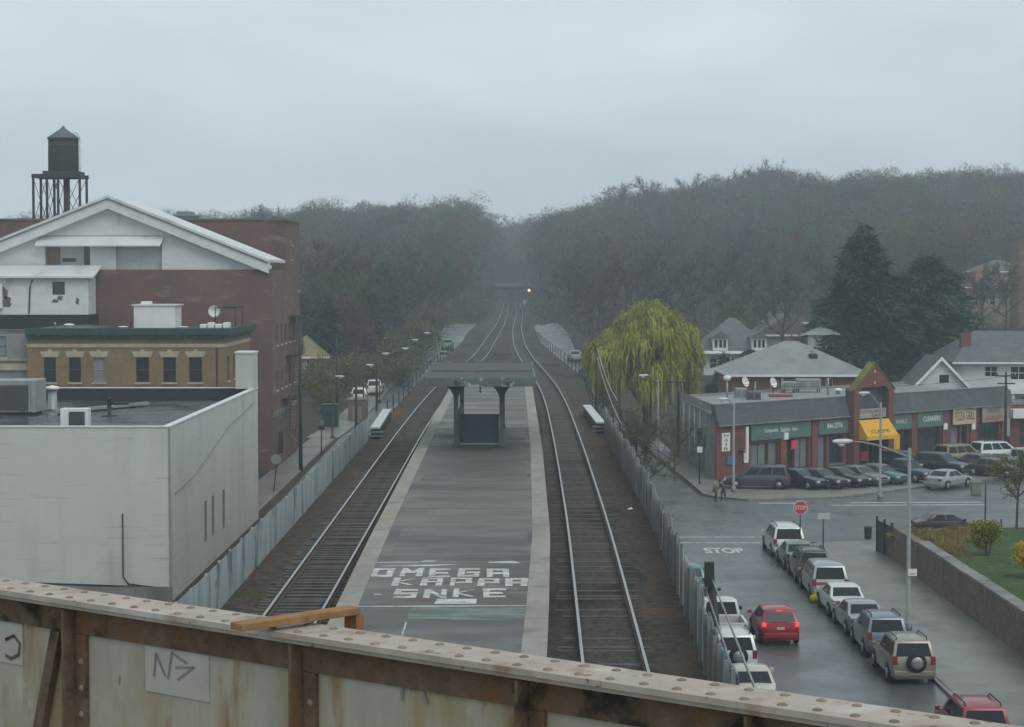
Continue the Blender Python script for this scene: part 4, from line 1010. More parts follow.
o = sign('narrow white blade sign standing out from the corner brick pier', 2.5, 2.75, 1.6, 4.25, .9, M['white'])
MB().obox(A0,U,N,UP,2.55,2.7,.12,.9,2.2,2.3).build('bracket', M['darkmetal'], o)
for (a, z, lab) in ((3.25,1.3,'small white notice box on the brick right of the corner pier'),(8.15,2.9,'small pale wall lamp box between the first two shop doors'),(29.7,2.6,'small white lamp box on the brick under the cream signboard'),(33.9,2.4,'small white lamp box between the cream and the pinkish signboards')):
    sign(lab, a-.25, a+.25, z, z+.55 if a > 3.5 else z+1.0, .21, M['white'], name='wall_box')
sign('bright pink poster in the shop doorway under the first green signboard', 9.0, 9.7, 2.05, 2.75, .02, M['pink'], name='poster')
sign('tall yellow upright sign right of the shop entrance under the awning', 22.2, 23.0, 1.0, 2.55, .3, M['awning'], name='upright_sign')
sign('red notice board in the dark entrance under the yellow awning', 18.0, 18.9, .5, 1.3, .03, M['stopred'], name='notice_board')

# rooftop equipment
zr3 = 5.35
def roofpt(px, py, z=zr3): return P(px, py, z)
def unit(label, px0, px1, py, h, dep, m, name='rooftop_unit', legs=True):
    a, b = roofpt(px0, py), roofpt(px1, py); y = a.y
    o = thing(name, label, 'roof unit', ((a.x+b.x)/2, y, zr3))
    z0 = zr3 + (.35 if legs else 0)
    MB().box(a.x,b.x,y,y+dep,z0,z0+h).build('casing', m, o, bevel=.03)
    n = max(2, int((b.x-a.x)/1.1)); mb = MB()
    for k in range(n): x = a.x + (b.x-a.x)*(k+.5)/n; mb.box(x-.35*(b.x-a.x)/n,x+.35*(b.x-a.x)/n,y-.03,y-.002,z0+.15,z0+h-.15)
    mb.build('grille', M['frame'] if m is not M['grey_metal'] else M['concrete'], o)
    if legs:
        for x in (a.x+.15, b.x-.15):
            for yq in (y+.1, y+dep-.1): MB().box(x-.05,x+.05,yq-.05,yq+.05,zr3,z0).build('leg', M['darkmetal'], o)
    return o
unit('long grey ribbed cooling unit on legs on the shop roof', 797, 821, 392.5, .9, 1.4, M['grey_metal'])
unit('shorter grey unit joined to the left end of the long cooling unit', 783, 796.5, 393, .7, 1.2, M['grey_metal'])
unit('grey box unit with dark grilles near the left front of the shop roof', 736, 747, 398, .85, 1.3, M['grey_metal'], legs=False)
unit('low reddish brown box unit beside the small dishes on the shop roof', 747.5, 761, 400, .75, 1.3, M['roofbrown'], legs=False)
for (px, py, h, lab) in ((727,399,1.6,'white ball topped vent pipe near the left front of the shop roof'),):
    q = roofpt(px, py); o = thing('roof_vent', lab, 'vent', q)
    MB().tube([(q.x,q.y,zr3),(q.x,q.y,zr3+h)], .09, 8).build('pipe', M['grey_metal'], o)
    MB().lathe((q.x,q.y,zr3+h),[(.1,0),(.3,.1),(.36,.25),(.3,.42),(.1,.5)],14).build('cap', M['white_metal'], o)
for (px, py, lab) in ((745,393,'left white satellite dish tilted up on the shop roof'),(773,394,'right white satellite dish tilted up on the shop roof')):
    q = roofpt(px, py); o = thing('satellite_dish', lab, 'dish', q)
    MB().tube([(q.x,q.y,zr3),(q.x,q.y,zr3+.8)], .045, 6).build('mast', M['darkmetal'], o)
    mb = MB(); c = Vector((q.x,q.y-.1,zr3+1.05)); ax_ = Vector((.5,-.7,.35)).normalized(); e1 = ax_.cross(UP).normalized(); e2 = e1.cross(ax_)
    vs = [c - ax_*.12]; n = 14
    for rr, dd in ((.28,-.07),(.5,.06)): vs += [c + ax_*dd + (e1*math.cos(2*math.pi*k/n)*.8 + e2*math.sin(2*math.pi*k/n))*rr for k in range(n)]
    mb.add(vs, [(0,1+k,1+(k+1)%n) for k in range(n)] + [(1+k,1+n+k,1+n+(k+1)%n,1+(k+1)%n) for k in range(n)], 0, True)
    mb.build('reflector', M['white_metal'], o)
    MB().tube([c, c+ax_*.5], .025, 5).build('feed_arm', M['darkmetal'], o)
for (px, py, h, lab) in ((828,395,1.6,'tall pale vent pipe on the shop roof right of the cooling unit'),(755,394,1.0,'thin pale pipe between the dishes and the brick house'),(782,393,1.2,'thin pale pipe at the left end of the cooling unit')):
    q = roofpt(px, py); o = thing('vent_pipe', lab, 'pipe', q)
    MB().tube([(q.x,q.y,zr3),(q.x,q.y,zr3+h)], .085, 8).build('pipe', M['grey_metal'], o); MB().lathe((q.x,q.y,zr3+h),[(.12,0),(.12,.1),(.03,.14)],10).build('cap', M['grey_metal'], o)
q = roofpt(838,394); o = thing('roof_vent', 'flat white mushroom vent on the shop roof left of the brick gable', 'vent', q)
MB().lathe((q.x,q.y,zr3),[(.2,0),(.2,.3)],12).build('neck', M['grey_metal'], o); MB().lathe((q.x,q.y,zr3+.3),[(.42,0),(.4,.15),(.1,.25)],12).build('cap', M['white'], o)
q = roofpt(775,397); o = thing('roof_bundle', 'flat orange red bundle lying on the shop roof below the cooling unit', 'bundle', q)
MB().box(q.x-.5,q.x+1.6,q.y,q.y+.8,zr3+.02,zr3+.25).build('cover', M['redletter'], o, bevel=.06)

# ---------------------------------------------------------------- houses behind the shops
t = hip_house('brick_house', 'low red brick house with a broad pale grey hip roof behind the shop roof', 22.4, 36.2, 203, 217, .5, 6.2, 9.35, M['red2'], M['roofgrey'], 'x', True, [(3.9,4.7,3.6,5.6),(5.2,6.4,3.4,5.7),(9.5,10.2,4.2,5.8),(12.5,13.5,4.0,5.6)])
MB().box(30.7,31.5,206,206.8,6.8,8.15).build('chimney', M['darkmetal'], t); MB().box(30.85,31.35,206.15,206.65,8.15,8.5).build('chimney_cap', M['grey_metal'], t)
mb = MB(); mb.box(31.6,34.0,211,213.5,8.2,10.0); mb.build('cupola', M['whitewood'], t)
mb = MB(); mb.add([(30.9,210.3,10),(34.7,210.3,10),(34.7,214.2,10),(30.9,214.2,10),(32.8,212.2,11.0)], [(0,3,2,1),(0,1,4),(1,2,4),(2,3,4),(3,0,4)]); mb.build('cupola_roof', M['roofgrey'], t)
t = hip_house('dormer_house', 'white house with a blue grey hip roof and dormers beside the willow', 25.5, 34.8, 268, 280, 2.2, 6.1, 10.4, M['whitewood'], M['slate'], 'x', True, [(1.0,2.0,3.8,5.2),(3.4,4.3,3.2,5.2),(6.2,7.2,3.2,5.2)])
for x in (26.9, 32.1):
    w = MB().box(x,x+2.0,267.6,271,6.2,8.0); dm = w.build('dormer', M['whitewood'], t)
    m_ = MB()
    for k in (.25,.85,1.4): m_.box(x+k,x+k+.35,267.54,267.598,6.6,7.6)
    m_.build('dormer_window', M['glass'], dm)
    m_ = MB(); m_.add([(x-.3,267.2,7.95),(x+2.3,267.2,7.95),(x+2.3,272,8.0),(x-.3,272,8.0),(x+1,267.2,8.75),(x+1,272.5,8.75)], [(0,1,4),(1,2,5,4),(2,3,5),(3,0,4,5),(0,3,2,1)]); m_.build('dormer_roof', M['slate'], dm)
MB().box(25.2,35.3,266.6,267.45,5.75,5.95).build('porch_roof', M['white'], t)
hip_house('frame_house', 'brown roofed house behind the white dormer house', 36.2, 44.5, 292, 303, 3.3, 7.6, 10.6, M['greystone'], M['roofbrown'], 'y', False, [(3.0,4.0,5.0,6.6)])
hip_house('frame_house', 'small dim tan house between the brown roofed house and the fir', 42.5, 48.5, 330, 340, 5, 8.5, 11.5, M['peach'], M['roofbrown'], 'y', False, [(2.4,3.4,6.0,7.4)])
# white house on the right
t = thing('white_house', 'big white house with a grey roof, gabled wing and brick chimney behind the shops', 'house', (48,206,0))
mb = MB(); zb = -.2
wins = [(6.5,8.0,7.1-.9,7.1+.0),(9.0,11.2,5.9,7.2),(11.7,14.4,5.9,7.2)]
wins = [(2.8,4.1,6.0,7.1),(5.4,7.1,5.7,7.1),(7.4,9.1,5.7,7.1),(9.5,11.5,5.7,7.1),(3.5,4.7,2.4,4.0),(6.5,7.9,2.0,4.0)]
wall_face(mb, (45,202,0), X_, NY, 19.5, zb, 7.6, wins, .12); wall_face(mb, (45,214,0), NY, NX, 12, zb, 7.6); wall_face(mb, (64.5,202,0), Y_, X_, 12, zb, 7.6)
mb.build('wall', M['whitewood'], t)
for q in wins: window(t, (45,202,0), X_, NY, *q, .12, fr=M['white'], sill=False, mull=1)
mb = MB(); v = [(43.4,201.2,7.5),(65,201.2,7.5),(65,215,7.5),(43.4,215,7.5),(46.4,208,10.5),(62,208,10.5)]; v[0] = (44.4,201.2,7.5); v[3] = (44.4,215,7.5); v[4] = (48,208,10.5)
mb.add(v, [(0,1,5,4),(1,2,5),(2,3,4,5),(3,0,4),(0,3,2,1)]); rf = mb.build('roof', M['slate'], t)
MB().box(46.0,47.0,204.6,205.6,8.0,10.35).build('chimney', M['red2'], rf); MB().lathe((46.5,205.1,10.35),[(.22,0),(.2,.4),(.24,.45)],10).build('chimney_pot', M['terra'], rf)
mb = MB(); mb.box(44.3,65,201.05,201.2,7.35,7.53); mb.build('eaves', M['white'], t)
wx0, wx1, wy, wp = 40.1, 45.1, 198.5, 8.05
mb = MB(); wm = []
wall_face(mb, (wx0,wy,0), X_, NY, wx1-wx0, zb, 5.3, [(2.2,3.8,3.0,4.6)], .12)
mb.add([(wx0,wy,5.3),(wx1,wy,5.3),((wx0+wx1)/2,wy,wp-.1)], [(0,1,2)]); wall_face(mb, (wx0,wy+6,0), NY, NX, 6, zb, 5.3); wall_face(mb, (wx1,wy,0), Y_, X_, 6, zb, 5.3)
mb.build('wing_wall', M['whitewood'], t)
window(t, (wx0,wy,0), X_, NY, 2.2, 3.8, 3.0, 4.6, .12, fr=M['white'], sill=False)
w = MB().box(42.35,43.5,wy-.06,wy-.005,5.5,6.5).build('window', M['white'], t); MB().box(42.45,43.4,wy-.08,wy-.062,5.6,6.4).build('pane', M['glass'], w)
xm = (wx0+wx1)/2
for s in (-1,1):
    e = xm + s*2.95; ez = 5.0
    mb = MB(); v = [(xm,wy-.5,wp),(e,wy-.5,ez),(e,wy+7,ez),(xm,wy+7,wp)]; v += [(p[0],p[1],p[2]+.16) for p in v]
    f = [(0,1,2,3),(7,6,5,4),(0,4,5,1),(1,5,6,2),(2,6,7,3),(3,7,4,0)]
    mb.add(v, f if s > 0 else [q[::-1] for q in f]); mb.build('wing_roof', M['slate'], t)
    mb = MB(); v = [(xm,wy-.55,wp+.16),(e,wy-.55,ez+.16),(e,wy-.55,ez-.2),(xm,wy-.55,wp-.22)]; v += [(p[0],p[1]+.048,p[2]) for p in v]
    mb.add(v, [(0,3,2,1),(4,5,6,7),(0,1,5,4),(1,2,6,5),(2,3,7,6),(3,0,4,7)]); mb.build('bargeboard', M['white'], t)
mb = MB(); mb.box(50,64,200.2,202,4.7,4.85); mb.box(50,64,200.1,200.2,4.4,4.86); mb.build('porch_roof', M['white'], t)
for x in (50.3,55,60): MB().box(x-.12,x+.12,200.3,200.55,-.1,4.7).build('porch_post', M['white'], t)
# white canopy shop at the frame's right edge
t = thing('corner_shop', 'low dark fronted shop with a white fascia at the right edge past the shop row', 'building', (50,190,0))
mb = MB(); wall_face(mb, (46.8,187.5,0), (1,.28,0), (.28,-1,0), 14, -.1, 4.0, [(1,4,.3,2.7),(5,9,.3,2.7)], .2); mb.build('wall', M['red2'], t)
for q in ((1,4,.3,2.7),(5,9,.3,2.7)): window(t, (46.8,187.5,0), (1,.28,0), Vector((.28,-1,0)), *q, .2, sill=False, mull=2)
mb = MB(); mb.obox((46.6,187.4,0), Vector((1,.28,0)).normalized(), Vector((.28,-1,0)).normalized(), UP, 0, 14, 0, .9, 2.9, 3.75); mb.build('fascia', M['white'], t)
mb = MB(); mb.prism([(46.8,187.6),(60.2,191.4),(58,199),(45,195)], 4.0, 4.12); mb.build('roof', M['tar'], t)
# far right brick apartment tower and dim hillside houses
t = thing('apartment_block', 'dim brown brick apartment block cut by the right edge of the picture', 'building', (90,335,Z(90,335)))
mb = MB(); hs = [(1.5+3.2*i,2.9+3.2*i,z,z+1.6) for i in range(6) for z in (10.5,14,17.5)]
wall_face(mb, (83.6,330,0), X_, NY, 22, 0, 22.3, hs, .15); wall_face(mb, (83.6,336,0), NY, NX, 6, 0, 22.3); wall_face(mb, (105.6,330,0), Y_, X_, 6, 0, 22.3); mb.build('wall', M['red'], t)
for q in hs: window(t, (83.6,330,0), X_, NY, *q, .15, sill=False)
MB().box(83.4,105.8,329.8,336.2,22.3,22.6).build('roof', M['tar'], t)
hip_house('hill_house', 'peach house with a faded terracotta roof left of the brown apartment block', 79.5, 88, 352, 362, 8, 14.2, 18.0, M['peach'], M['terra'], 'y', True, [(1.5,2.6,11,12.6),(4.5,5.6,11,12.6)])
hip_house('hill_house', 'dim tan house with a flat hip roof behind the terracotta roofed one', 88.5, 98, 380, 390, 10, 17.0, 19.2, M['peach'], M['roofbrown'], 'x', True, [(2,3,13,15)])
hip_house('hill_house', 'small white house glimpsed between the firs and the terracotta roof', 68, 75, 330, 338, 7, 9.8, 12.4, M['whitewood'], M['roofbrown'], 'y', False, [(3.0,4.0,8,9.3)])
hip_house('hill_house', 'low house with a teal grey roof behind the chimney of the white house', 54, 66, 262, 272, 2, 6.3, 9.3, M['greystone'], M['copper'], 'x', True, [(3,4,4,5.4)])

# ================================================================ GARDEN at right
gz_ = 1.55
struct(MB().prism([(22.2,40),(60,40),(60,120),(27,116.2),(22.2,113.4)], -.1, gz_).build('lawn', M['grass']))
t = thing('garden_wall', 'brown stone garden wall with a pale coping along the wide pavement', 'wall', (21.6,90,0))
MB().box(21.65,22.15,40,113.4,-.05,2.0).build('wall', M['stonewall'], t)
mb = MB(); y = 40.0
while y < 105: w = rnd.uniform(1.1,1.7); mb.box(21.58,22.22,y,y+w-.02,2.002,2.12+rnd.uniform(0,.03)); y += w
mb.build('coping', M['concrete'], t)
mb = MB(); mb.obox((21.7,113.2,0),Vector((5.3,2.9,0)).normalized(),Vector((-2.9,5.3,0)).normalized(),UP,0,5.7,0,.45,-.05,1.62); mb.build('return_wall', M['stonewall'], t)
MB().box(26.5,27.05,115.7,116.35,-.05,1.9).build('end_pier', M['stonewall'], t)
t = thing('iron_gate', 'dark green solid gate panel at the corner end of the garden wall', 'gate', (21.2,115,0))
mb = MB(); mb.obox((21.65,113.45,0),Vector((-.25,3.2,0)).normalized(),Vector((3.2,.25,0)).normalized(),UP,0,3.2,0,.08,.15,1.95); mb.build('panel', M['green_cornice'], t)
for k in (0,1.6,3.2): MB().box(21.65-.08*k-.06,21.65-.08*k+.06,113.4+k,113.52+k,.1,2.2).build('post', M['darkmetal'], t)
q = P(868,539,.13)
t = thing('litter_bin', 'small dark litter bin on the pavement beside the green gate', 'bin', q)
MB().lathe((q.x,q.y,.13),[(.2,0),(.22,.1),(.24,.62),(.26,.66),(.26,.7)],14).build('body', M['bin'], t); MB().lathe((q.x,q.y,.13),[(.26,.702),(.22,.77),(.08,.8)],14).build('lid', M['bin'], t)
for (px, pyt, pyb, lab, si) in ((985,482,541,'thin dark garden post beside the black car bonnet',0),(1001,519,547,'shorter thin post beside the small garden tree',0)):
    q = D(px, pyb, 117); 
    tq = thing('garden_post', lab, 'post', (q.x,117,gz_))
    MB().tube([(q.x,117,gz_-.1),(q.x,117,D(px,pyt,117).z)], .045, 6).build('shaft', M['darkmetal'], tq)
    MB().lathe((q.x,117,gz_),[(.12,0),(.12,.04),(.05,.1)],10).build('foot', M['darkmetal'], tq)
q = P(977,494,.13); t = thing('kerb_bollard', 'grey concrete bollard behind the black car on the far side of the street', 'bollard', q)
MB().box(q.x-.35,q.x+.35,q.y,q.y+.6,.1,.95).build('block', M['concrete'], t, bevel=.04); MB().box(q.x-.4,q.x+.4,q.y-.05,q.y+.65,.95,1.05).build('cap', M['kerb'], t)

# ================================================================ STREET FURNITURE
def street_lamp(label, x, y, zb, ht, arm, m=None, lampw=.9, n='street_lamp', drop=.0, sweep=0.0):
    t = thing(n, label, 'street lamp', (x,y,zb))
    m = m or M['pole_grey']
    MB().tube([(0,0,0),(0,0,.3),(0,0,.31),(0,0,ht)], [.16,.16,.10,.075], 10).build('pole', m, t, local=True)
    MB().lathe((0,0,0),[(.2,0),(.2,.3),(.13,.4)],10).build('base', m, t, local=True)
    s = -1 if arm < 0 else 1; a = abs(arm)
    pts = [(0,0,ht-.45)] + [(s*a*k, sweep*k, ht-.45+.75*math.sin(k*math.pi/2)-drop*k) for k in (.2,.4,.6,.8,1)]
    MB().tube(pts, [.06,.055,.05,.045,.04,.04], 8).build('arm', m, t, local=True)
    hx, hy, hz = pts[-1]
    mb = MB(); L_ = lampw
    v = []
    for (f, w, z0, z1) in ((0,.09,-.06,.08),(.25,.17,-.12,.11),(.75,.19,-.13,.1),(1,.08,-.05,.05)):
        xx = hx + s*(f*L_ - .1); v += [(xx,hy-w,hz+z0*.4),(xx,hy-w*.6,hz+z1),(xx,hy+w*.6,hz+z1),(xx,hy+w,hz+z0*.4),(xx,hy,hz+z0)]
    fs = [(k*5+i, k*5+(i+1)%5, k*5+5+(i+1)%5, k*5+5+i) for k in range(3) for i in range(5)] + [(0,1,2,3,4),(19,18,17,16,15)]
    mb.add(v, fs, 0, True); hd = mb.build('lamp_head', M['lampwhite'], t, local=True)
    m2 = MB(); m2.lathe((hx+s*.45*L_,hy,hz-.2),[(.05,-.03),(.15,.02),(.17,.09)],10); m2.build('lens', M['white_metal'], hd, local=True)
    return t
def at(px, pyb, z): return P(px, pyb, z)
q = at(908,630,.13); lp = street_lamp('tall pale lamp post with a curved arm on the pavement beside the parked off-roaders', q.x, q.y, .13, D(908,448,q.y).z-.13, -2.7)
sg = MB().box(-.02-.02+q.x+.0-.0+.0-.0+.0, q.x+.36, q.y-.12, q.y-.10, D(908,575.5,q.y).z, D(908,568.5,q.y).z); 
so = thing('parking_sign', 'small white parking sign fixed to the nearest lamp post', 'sign', (q.x,q.y-.11,D(908,572,q.y).z))
sg.build('plate', M['white'], so)
MB().box(q.x+.04,q.x+.28,q.y-.127,q.y-.122,D(908,574,q.y).z,D(908,573.2,q.y).z).build('printing', M['redletter'], so)
q = at(880,499,.13); street_lamp('lamp post standing in front of the yellow awning', q.x, q.y, .13, D(880,402,q.y).z-.13, -.9, lampw=.8, drop=-.35)
q = at(733.5,492,.13); street_lamp('lamp post at the shop corner behind the dark minivan', q.x, q.y, .13, D(733,403,q.y).z-.13, -.5, lampw=.75)
q = D(648,380,176); street_lamp('lamp post beneath the willow along the side street', q.x+.9, 176, 0, D(644,380,176).z+.1, -1.0, lampw=.8)
q = D(722,378,230); street_lamp('dim lamp post behind the shop roof left of the brick house', q.x+1, 230, Z(q.x,230), 6.3, -1.0, lampw=.8)
for i, (px, py, X, lab) in enumerate(((334,379.5,-17.6,'nearest lamp post on the left street with a thick dark pole'),(365,367.7,-16.2,'second lamp post up the left street past the theatre'),(381,356,-15.6,'third lamp post up the left street beside the crossarm pole'),
        (401,350.8,-14.2,'fourth lamp post up the left street beyond the white vans'),(411,342,-13.6,'fifth lamp post up the left street among the olive shrubs'),(423,335,-12.7,'farthest lamp post on the left street'))):
    d = X*2000/(px-512); zt = D(px, py, d).z; zb = Z(X, d)
    street_lamp(lab, X-.2, d, zb, zt-zb+.0, .4, M['wood_pole'] if i == 0 else M['darkmetal'], lampw=.9)

def utility_pole(label, px, pyt, d, zb, r=.15, cross=None, lean=0, box=False):
    tp = D(px, pyt, d)
    t = thing('utility_pole', label, 'utility pole', (tp.x, d, zb))
    MB().tube([(tp.x-lean,d,zb-.2),(tp.x,d,tp.z)], [r, r*.7], 8).build('pole', M['wood_pole'], t)
    if cross:
        for (dz, w) in cross: MB().box(tp.x-w,tp.x+w,d-.2,d-.1,tp.z-dz,tp.z-dz+.12).build('crossarm', M['wood_pole'], t)
        for s in (-.8,.8): MB().lathe((tp.x+s*cross[0][1],d-.15,tp.z-cross[0][0]+.12),[(.05,0),(.07,.1),(.03,.2)],8).build('insulator', M['grey_metal'], t)
    if box: MB().lathe((tp.x+.35,d,tp.z-2.2),[(.2,0),(.22,.1),(.22,.8),(.1,.9)],10).build('transformer', M['darkmetal'], t)
    return tp
p1 = utility_pole('tall black utility pole in front of the theatre fire escapes', 300, 318, 165.5, 0, .17, box=False)
p2 = utility_pole('dark utility pole with a crossarm among the olive shrubs on the left', 376.5, 336, 230, Z(-15.6,230), .15, [(.45,1.15)])
p3 = utility_pole('slim dark pole rising behind the nearest left lamp post', 337, 338, 224, Z(-19.6,224), .12)
p4 = utility_pole('slim dark pole beside the white vans on the left street', 356, 347, 205, 0, .14)
p5 = utility_pole('dark pole with slanting cables on the right just past the bridge parapet', 597, 346, 166, 0, .17)
p6 = utility_pole('slim dark pole in front of the willow on the right', 620, 369, 170, 0, .12)
p7 = utility_pole('black utility pole at the back corner of the shop side wall', 678, 377, 177, 0, .14, [(.5,.7)])
p8 = utility_pole('utility pole with two crossarms at the far end of the shop forecourt', 1006, 372, 181, 0, .14, [(.4,1.0),(1.1,.8)])
# leaning stub pole with cables on the right fence
qt, qb = D(709,563,84), D(717,640,84)
t = thing('utility_pole', 'thick dark pole stub leaning beside the parked cars by the right fence', 'utility pole', (qb.x,84,0))
MB().tube([(qb.x+.35,84,0),(qb.x,84,qb.z),(qt.x,84,qt.z)], [.2,.19,.17], 10).build('pole', M['wood_pole'], t)
MB().box(qt.x-.18,qt.x+.2,83.75,84.2,qt.z-1.0,qt.z+.05).build('head', M['black'], t)
def wire(label, pts, r=.03, m='darkmetal', sag=.4):
    a, b = Vector(pts[0]), Vector(pts[1]); n = 12
    L_ = [a.lerp(b, i/n) - Vector((0,0,sag*4*(i/n)*(1-i/n))) for i in range(n+1)]
    tag(MB().tube(L_, r, 5).build('cable', M[m]), label, 'cable')
wire('upper pale cable running from the stub pole down towards the girder', ((qt.x+.15,84,qt.z-.7),(3.2,14,9.6)), .035, 'grey_metal', 0)
wire('lower pale cable running from the stub pole down towards the girder', ((qt.x-.1,84,qt.z-1.2),(2.95,14,9.35)), .035, 'grey_metal', 0)
wire('pale cable slanting down from the pole past the right bridge parapet', ((p5.x,166,p5.z-.1),(D(617,400,150).x,150,D(617,400,150).z)), .04, 'grey_metal', .5)
wire('second pale cable slanting from the same pole to the fence end', ((p5.x,166,p5.z-.9),(D(622,425,138).x,138,D(622,425,138).z)), .035, 'grey_metal', .5)
wire('thin cable between the theatre pole and the slim pole behind it', ((p1.x,165.5,p1.z-.4),(p4.x,205,p4.z-.2)), .02, 'black', .7)
wire('thin cable between the slim pole and the crossarm pole on the left', ((p4.x,205,p4.z-.2),(p2.x,230,p2.z-.5)), .02, 'black', .5)
wire('thin cable between the slim pole and the shop corner pole on the right', ((p6.x,170,p6.z-.2),(p7.x,177,p7.z-.4)), .02, 'black', .4)
wire('long thin cable running from the shop corner pole back past the willow', ((p7.x,177,p7.z-.2),(16.5,245,8.6)), .02, 'black', .6)
wire('thin cable strung above the shop roofs to the far forecourt pole', ((p7.x,177,p7.z-.1),(p8.x,181,p8.z-.4)), .018, 'black', .9)
wire('thin cable running up the left street beyond the crossarm pole', ((p2.x+.9,230,p2.z-.4),(-12.5,300,12.0)), .02, 'black', .6)
# stop sign
q = P(800,558,.13); zs = D(800,507.5,q.y).z
t = thing('stop_sign', 'red octagonal stop sign on a post at the pavement corner', 'sign', q)
MB().tube([(q.x,q.y,.1),(q.x,q.y,zs+.3)], .04, 6).build('post', M['darkmetal'], t)
def octo(r, y0, y1, m, nm, par):
    mb = MB(); v = [(q.x+r*math.cos(math.pi/8+k*math.pi/4), y, zs+r*math.sin(math.pi/8+k*math.pi/4)) for y in (y0,y1) for k in range(8)]
    mb.add(v, [tuple(range(8)), tuple(range(8,16))[::-1]] + [((k+1)%8,k,8+k,8+(k+1)%8) for k in range(8)]); return mb.build(nm, m, par)
octo(.42, q.y-.09, q.y-.06, M['white'], 'border', t); pl = octo(.385, q.y-.095, q.y-.091, M['stopred'], 'plate', t)
text_obj('lettering', 'STOP', M['white'], .6, .24, (q.x-.3,q.y-.095,zs-.12), (1,0,0), (0,0,1), t, lift=.006)
q = P(823,562,.13); zs = D(823,515.5,q.y).z
t = thing('street_name_sign', 'grey street sign plate on a dark post right of the stop sign', 'sign', q)
MB().tube([(q.x,q.y,.1),(q.x,q.y,zs+.2)], .04, 6).build('post', M['darkmetal'], t)
MB().box(q.x-.32,q.x+.36,q.y-.07,q.y-.05,zs-.2,zs+.16).build('plate', M['whitecap2'], t)
# pedestrian signals and poles near the shop's side wall
for (px, pyb, pyt, wh, lab) in ((699.5,484,433,True,'dark signal post with a white plate beside the shop side wall'),(706.5,473,441,False,'shorter dark signal post nearer the shop side wall')):
    q = P(px, pyb, .13); zt = D(px, pyt, q.y).z
    t = thing('signal_post', lab, 'signal', q)
    MB().tube([(q.x,q.y,.1),(q.x,q.y,zt)], .06, 8).build('post', M['darkmetal'], t)
    MB().box(q.x-.2,q.x+.2,q.y-.35,q.y-.06,zt-.55,zt+.4).build('signal_head', M['signal_dark'], t)
    MB().lathe((q.x,q.y-.42,zt+.1),[(.12,0),(.15,.07)],10,axis='y').build('visor', M['black'], t)
    if wh: MB().box(q.x-.2,q.x+.2,q.y-.12,q.y-.08,zt-1.5,zt-1.05).build('plate', M['white'], t)
# left street signs
q = P(273.5,493,0); qt = D(280,433,q.y)
t = thing('leaning_sign', 'round grey sign on a leaning dark post near the white building', 'sign', q)
MB().tube([(q.x,q.y,0),(qt.x,q.y,qt.z)], .05, 6).build('post', M['darkmetal'], t)
c = D(276,459,q.y); MB().lathe((c.x,q.y-.1,c.z),[(.38,-.015),(.38,.015)],18,axis='y',sm=False).build('plate', M['grey_metal'], t)
MB().box(qt.x-.12,qt.x+.22,q.y-.04,q.y+.1,qt.z-1.5,qt.z+.1).build('bracket', M['darkmetal'], t)
q = P(321.5,454,0); t = thing('parking_meter', 'dark post with a small box head on the left pavement', 'parking meter', q)
MB().tube([(q.x,q.y,0),(q.x,q.y,2.3)], .06, 8).build('post', M['darkmetal'], t); MB().box(q.x-.28,q.x+.28,q.y-.15,q.y+.15,2.2,2.6).build('box', M['signal_dark'], t); MB().box(q.x-.12,q.x+.2,q.y-.1,q.y+.1,2.6,3.1).build('head', M['concrete'], t)
q = P(266,466,.1); t = thing('blue_bin', 'blue bin standing against the theatre wall behind the white building', 'bin', q)
MB().box(q.x-.55,q.x+.45,q.y-.4,q.y+.4,.13,1.0).build('body', M['blue'], t, bevel=.05); MB().box(q.x-.6,q.x+.5,q.y-.45,q.y+.45,1.0,1.1).build('lid', M['blue'], t, bevel=.02)
# green container, white sheds and low structures by the left street
def blk(name, label, cat, px, py, z, w, h, dep, m, m2, lid='lid'):
    q = P(px, py, z); t = thing(name, label, cat, q)
    MB().box(q.x-w/2,q.x+w/2,q.y,q.y+dep,z,z+h).build('body', M[m], t, bevel=.05)
    MB().box(q.x-w/2-.06,q.x+w/2+.06,q.y-.06,q.y+dep+.06,z+h+.002,z+h+.12).build(lid, M[m2], t)
    MB().box(q.x-w/4,q.x+w/4,q.y-.04,q.y-.002,z+h*.2,z+h*.75).build('panel', M[m2], t)
q = P(814.5,602,.034); t = thing('yellow_bag', 'small yellow bag lying in the road beside the white sedan', 'bag', q)
MB().lathe((q.x,q.y,.034),[(.2,0),(.3,.1),(.26,.28),(.1,.38),(.04,.42),(.1,.5)],9).build('bag', M['forsythia'], t); MB().lathe((q.x,q.y,.42),[(.05,0),(.05,.03)],8).build('tie', M['white'], t)
blk('green_dumpster', 'dark green container at the far corner of the theatre', 'container', 330, 428, .1, 1.6, 2.4, 1.6, 'green_cornice', 'green_cornice')
blk('stone_gatehouse', 'low brown brick hut with a pale roof beside the left bridge parapet', 'hut', 357, 424, 0, 2.0, 2.6, 3, 'stonewall', 'concrete', 'roof')
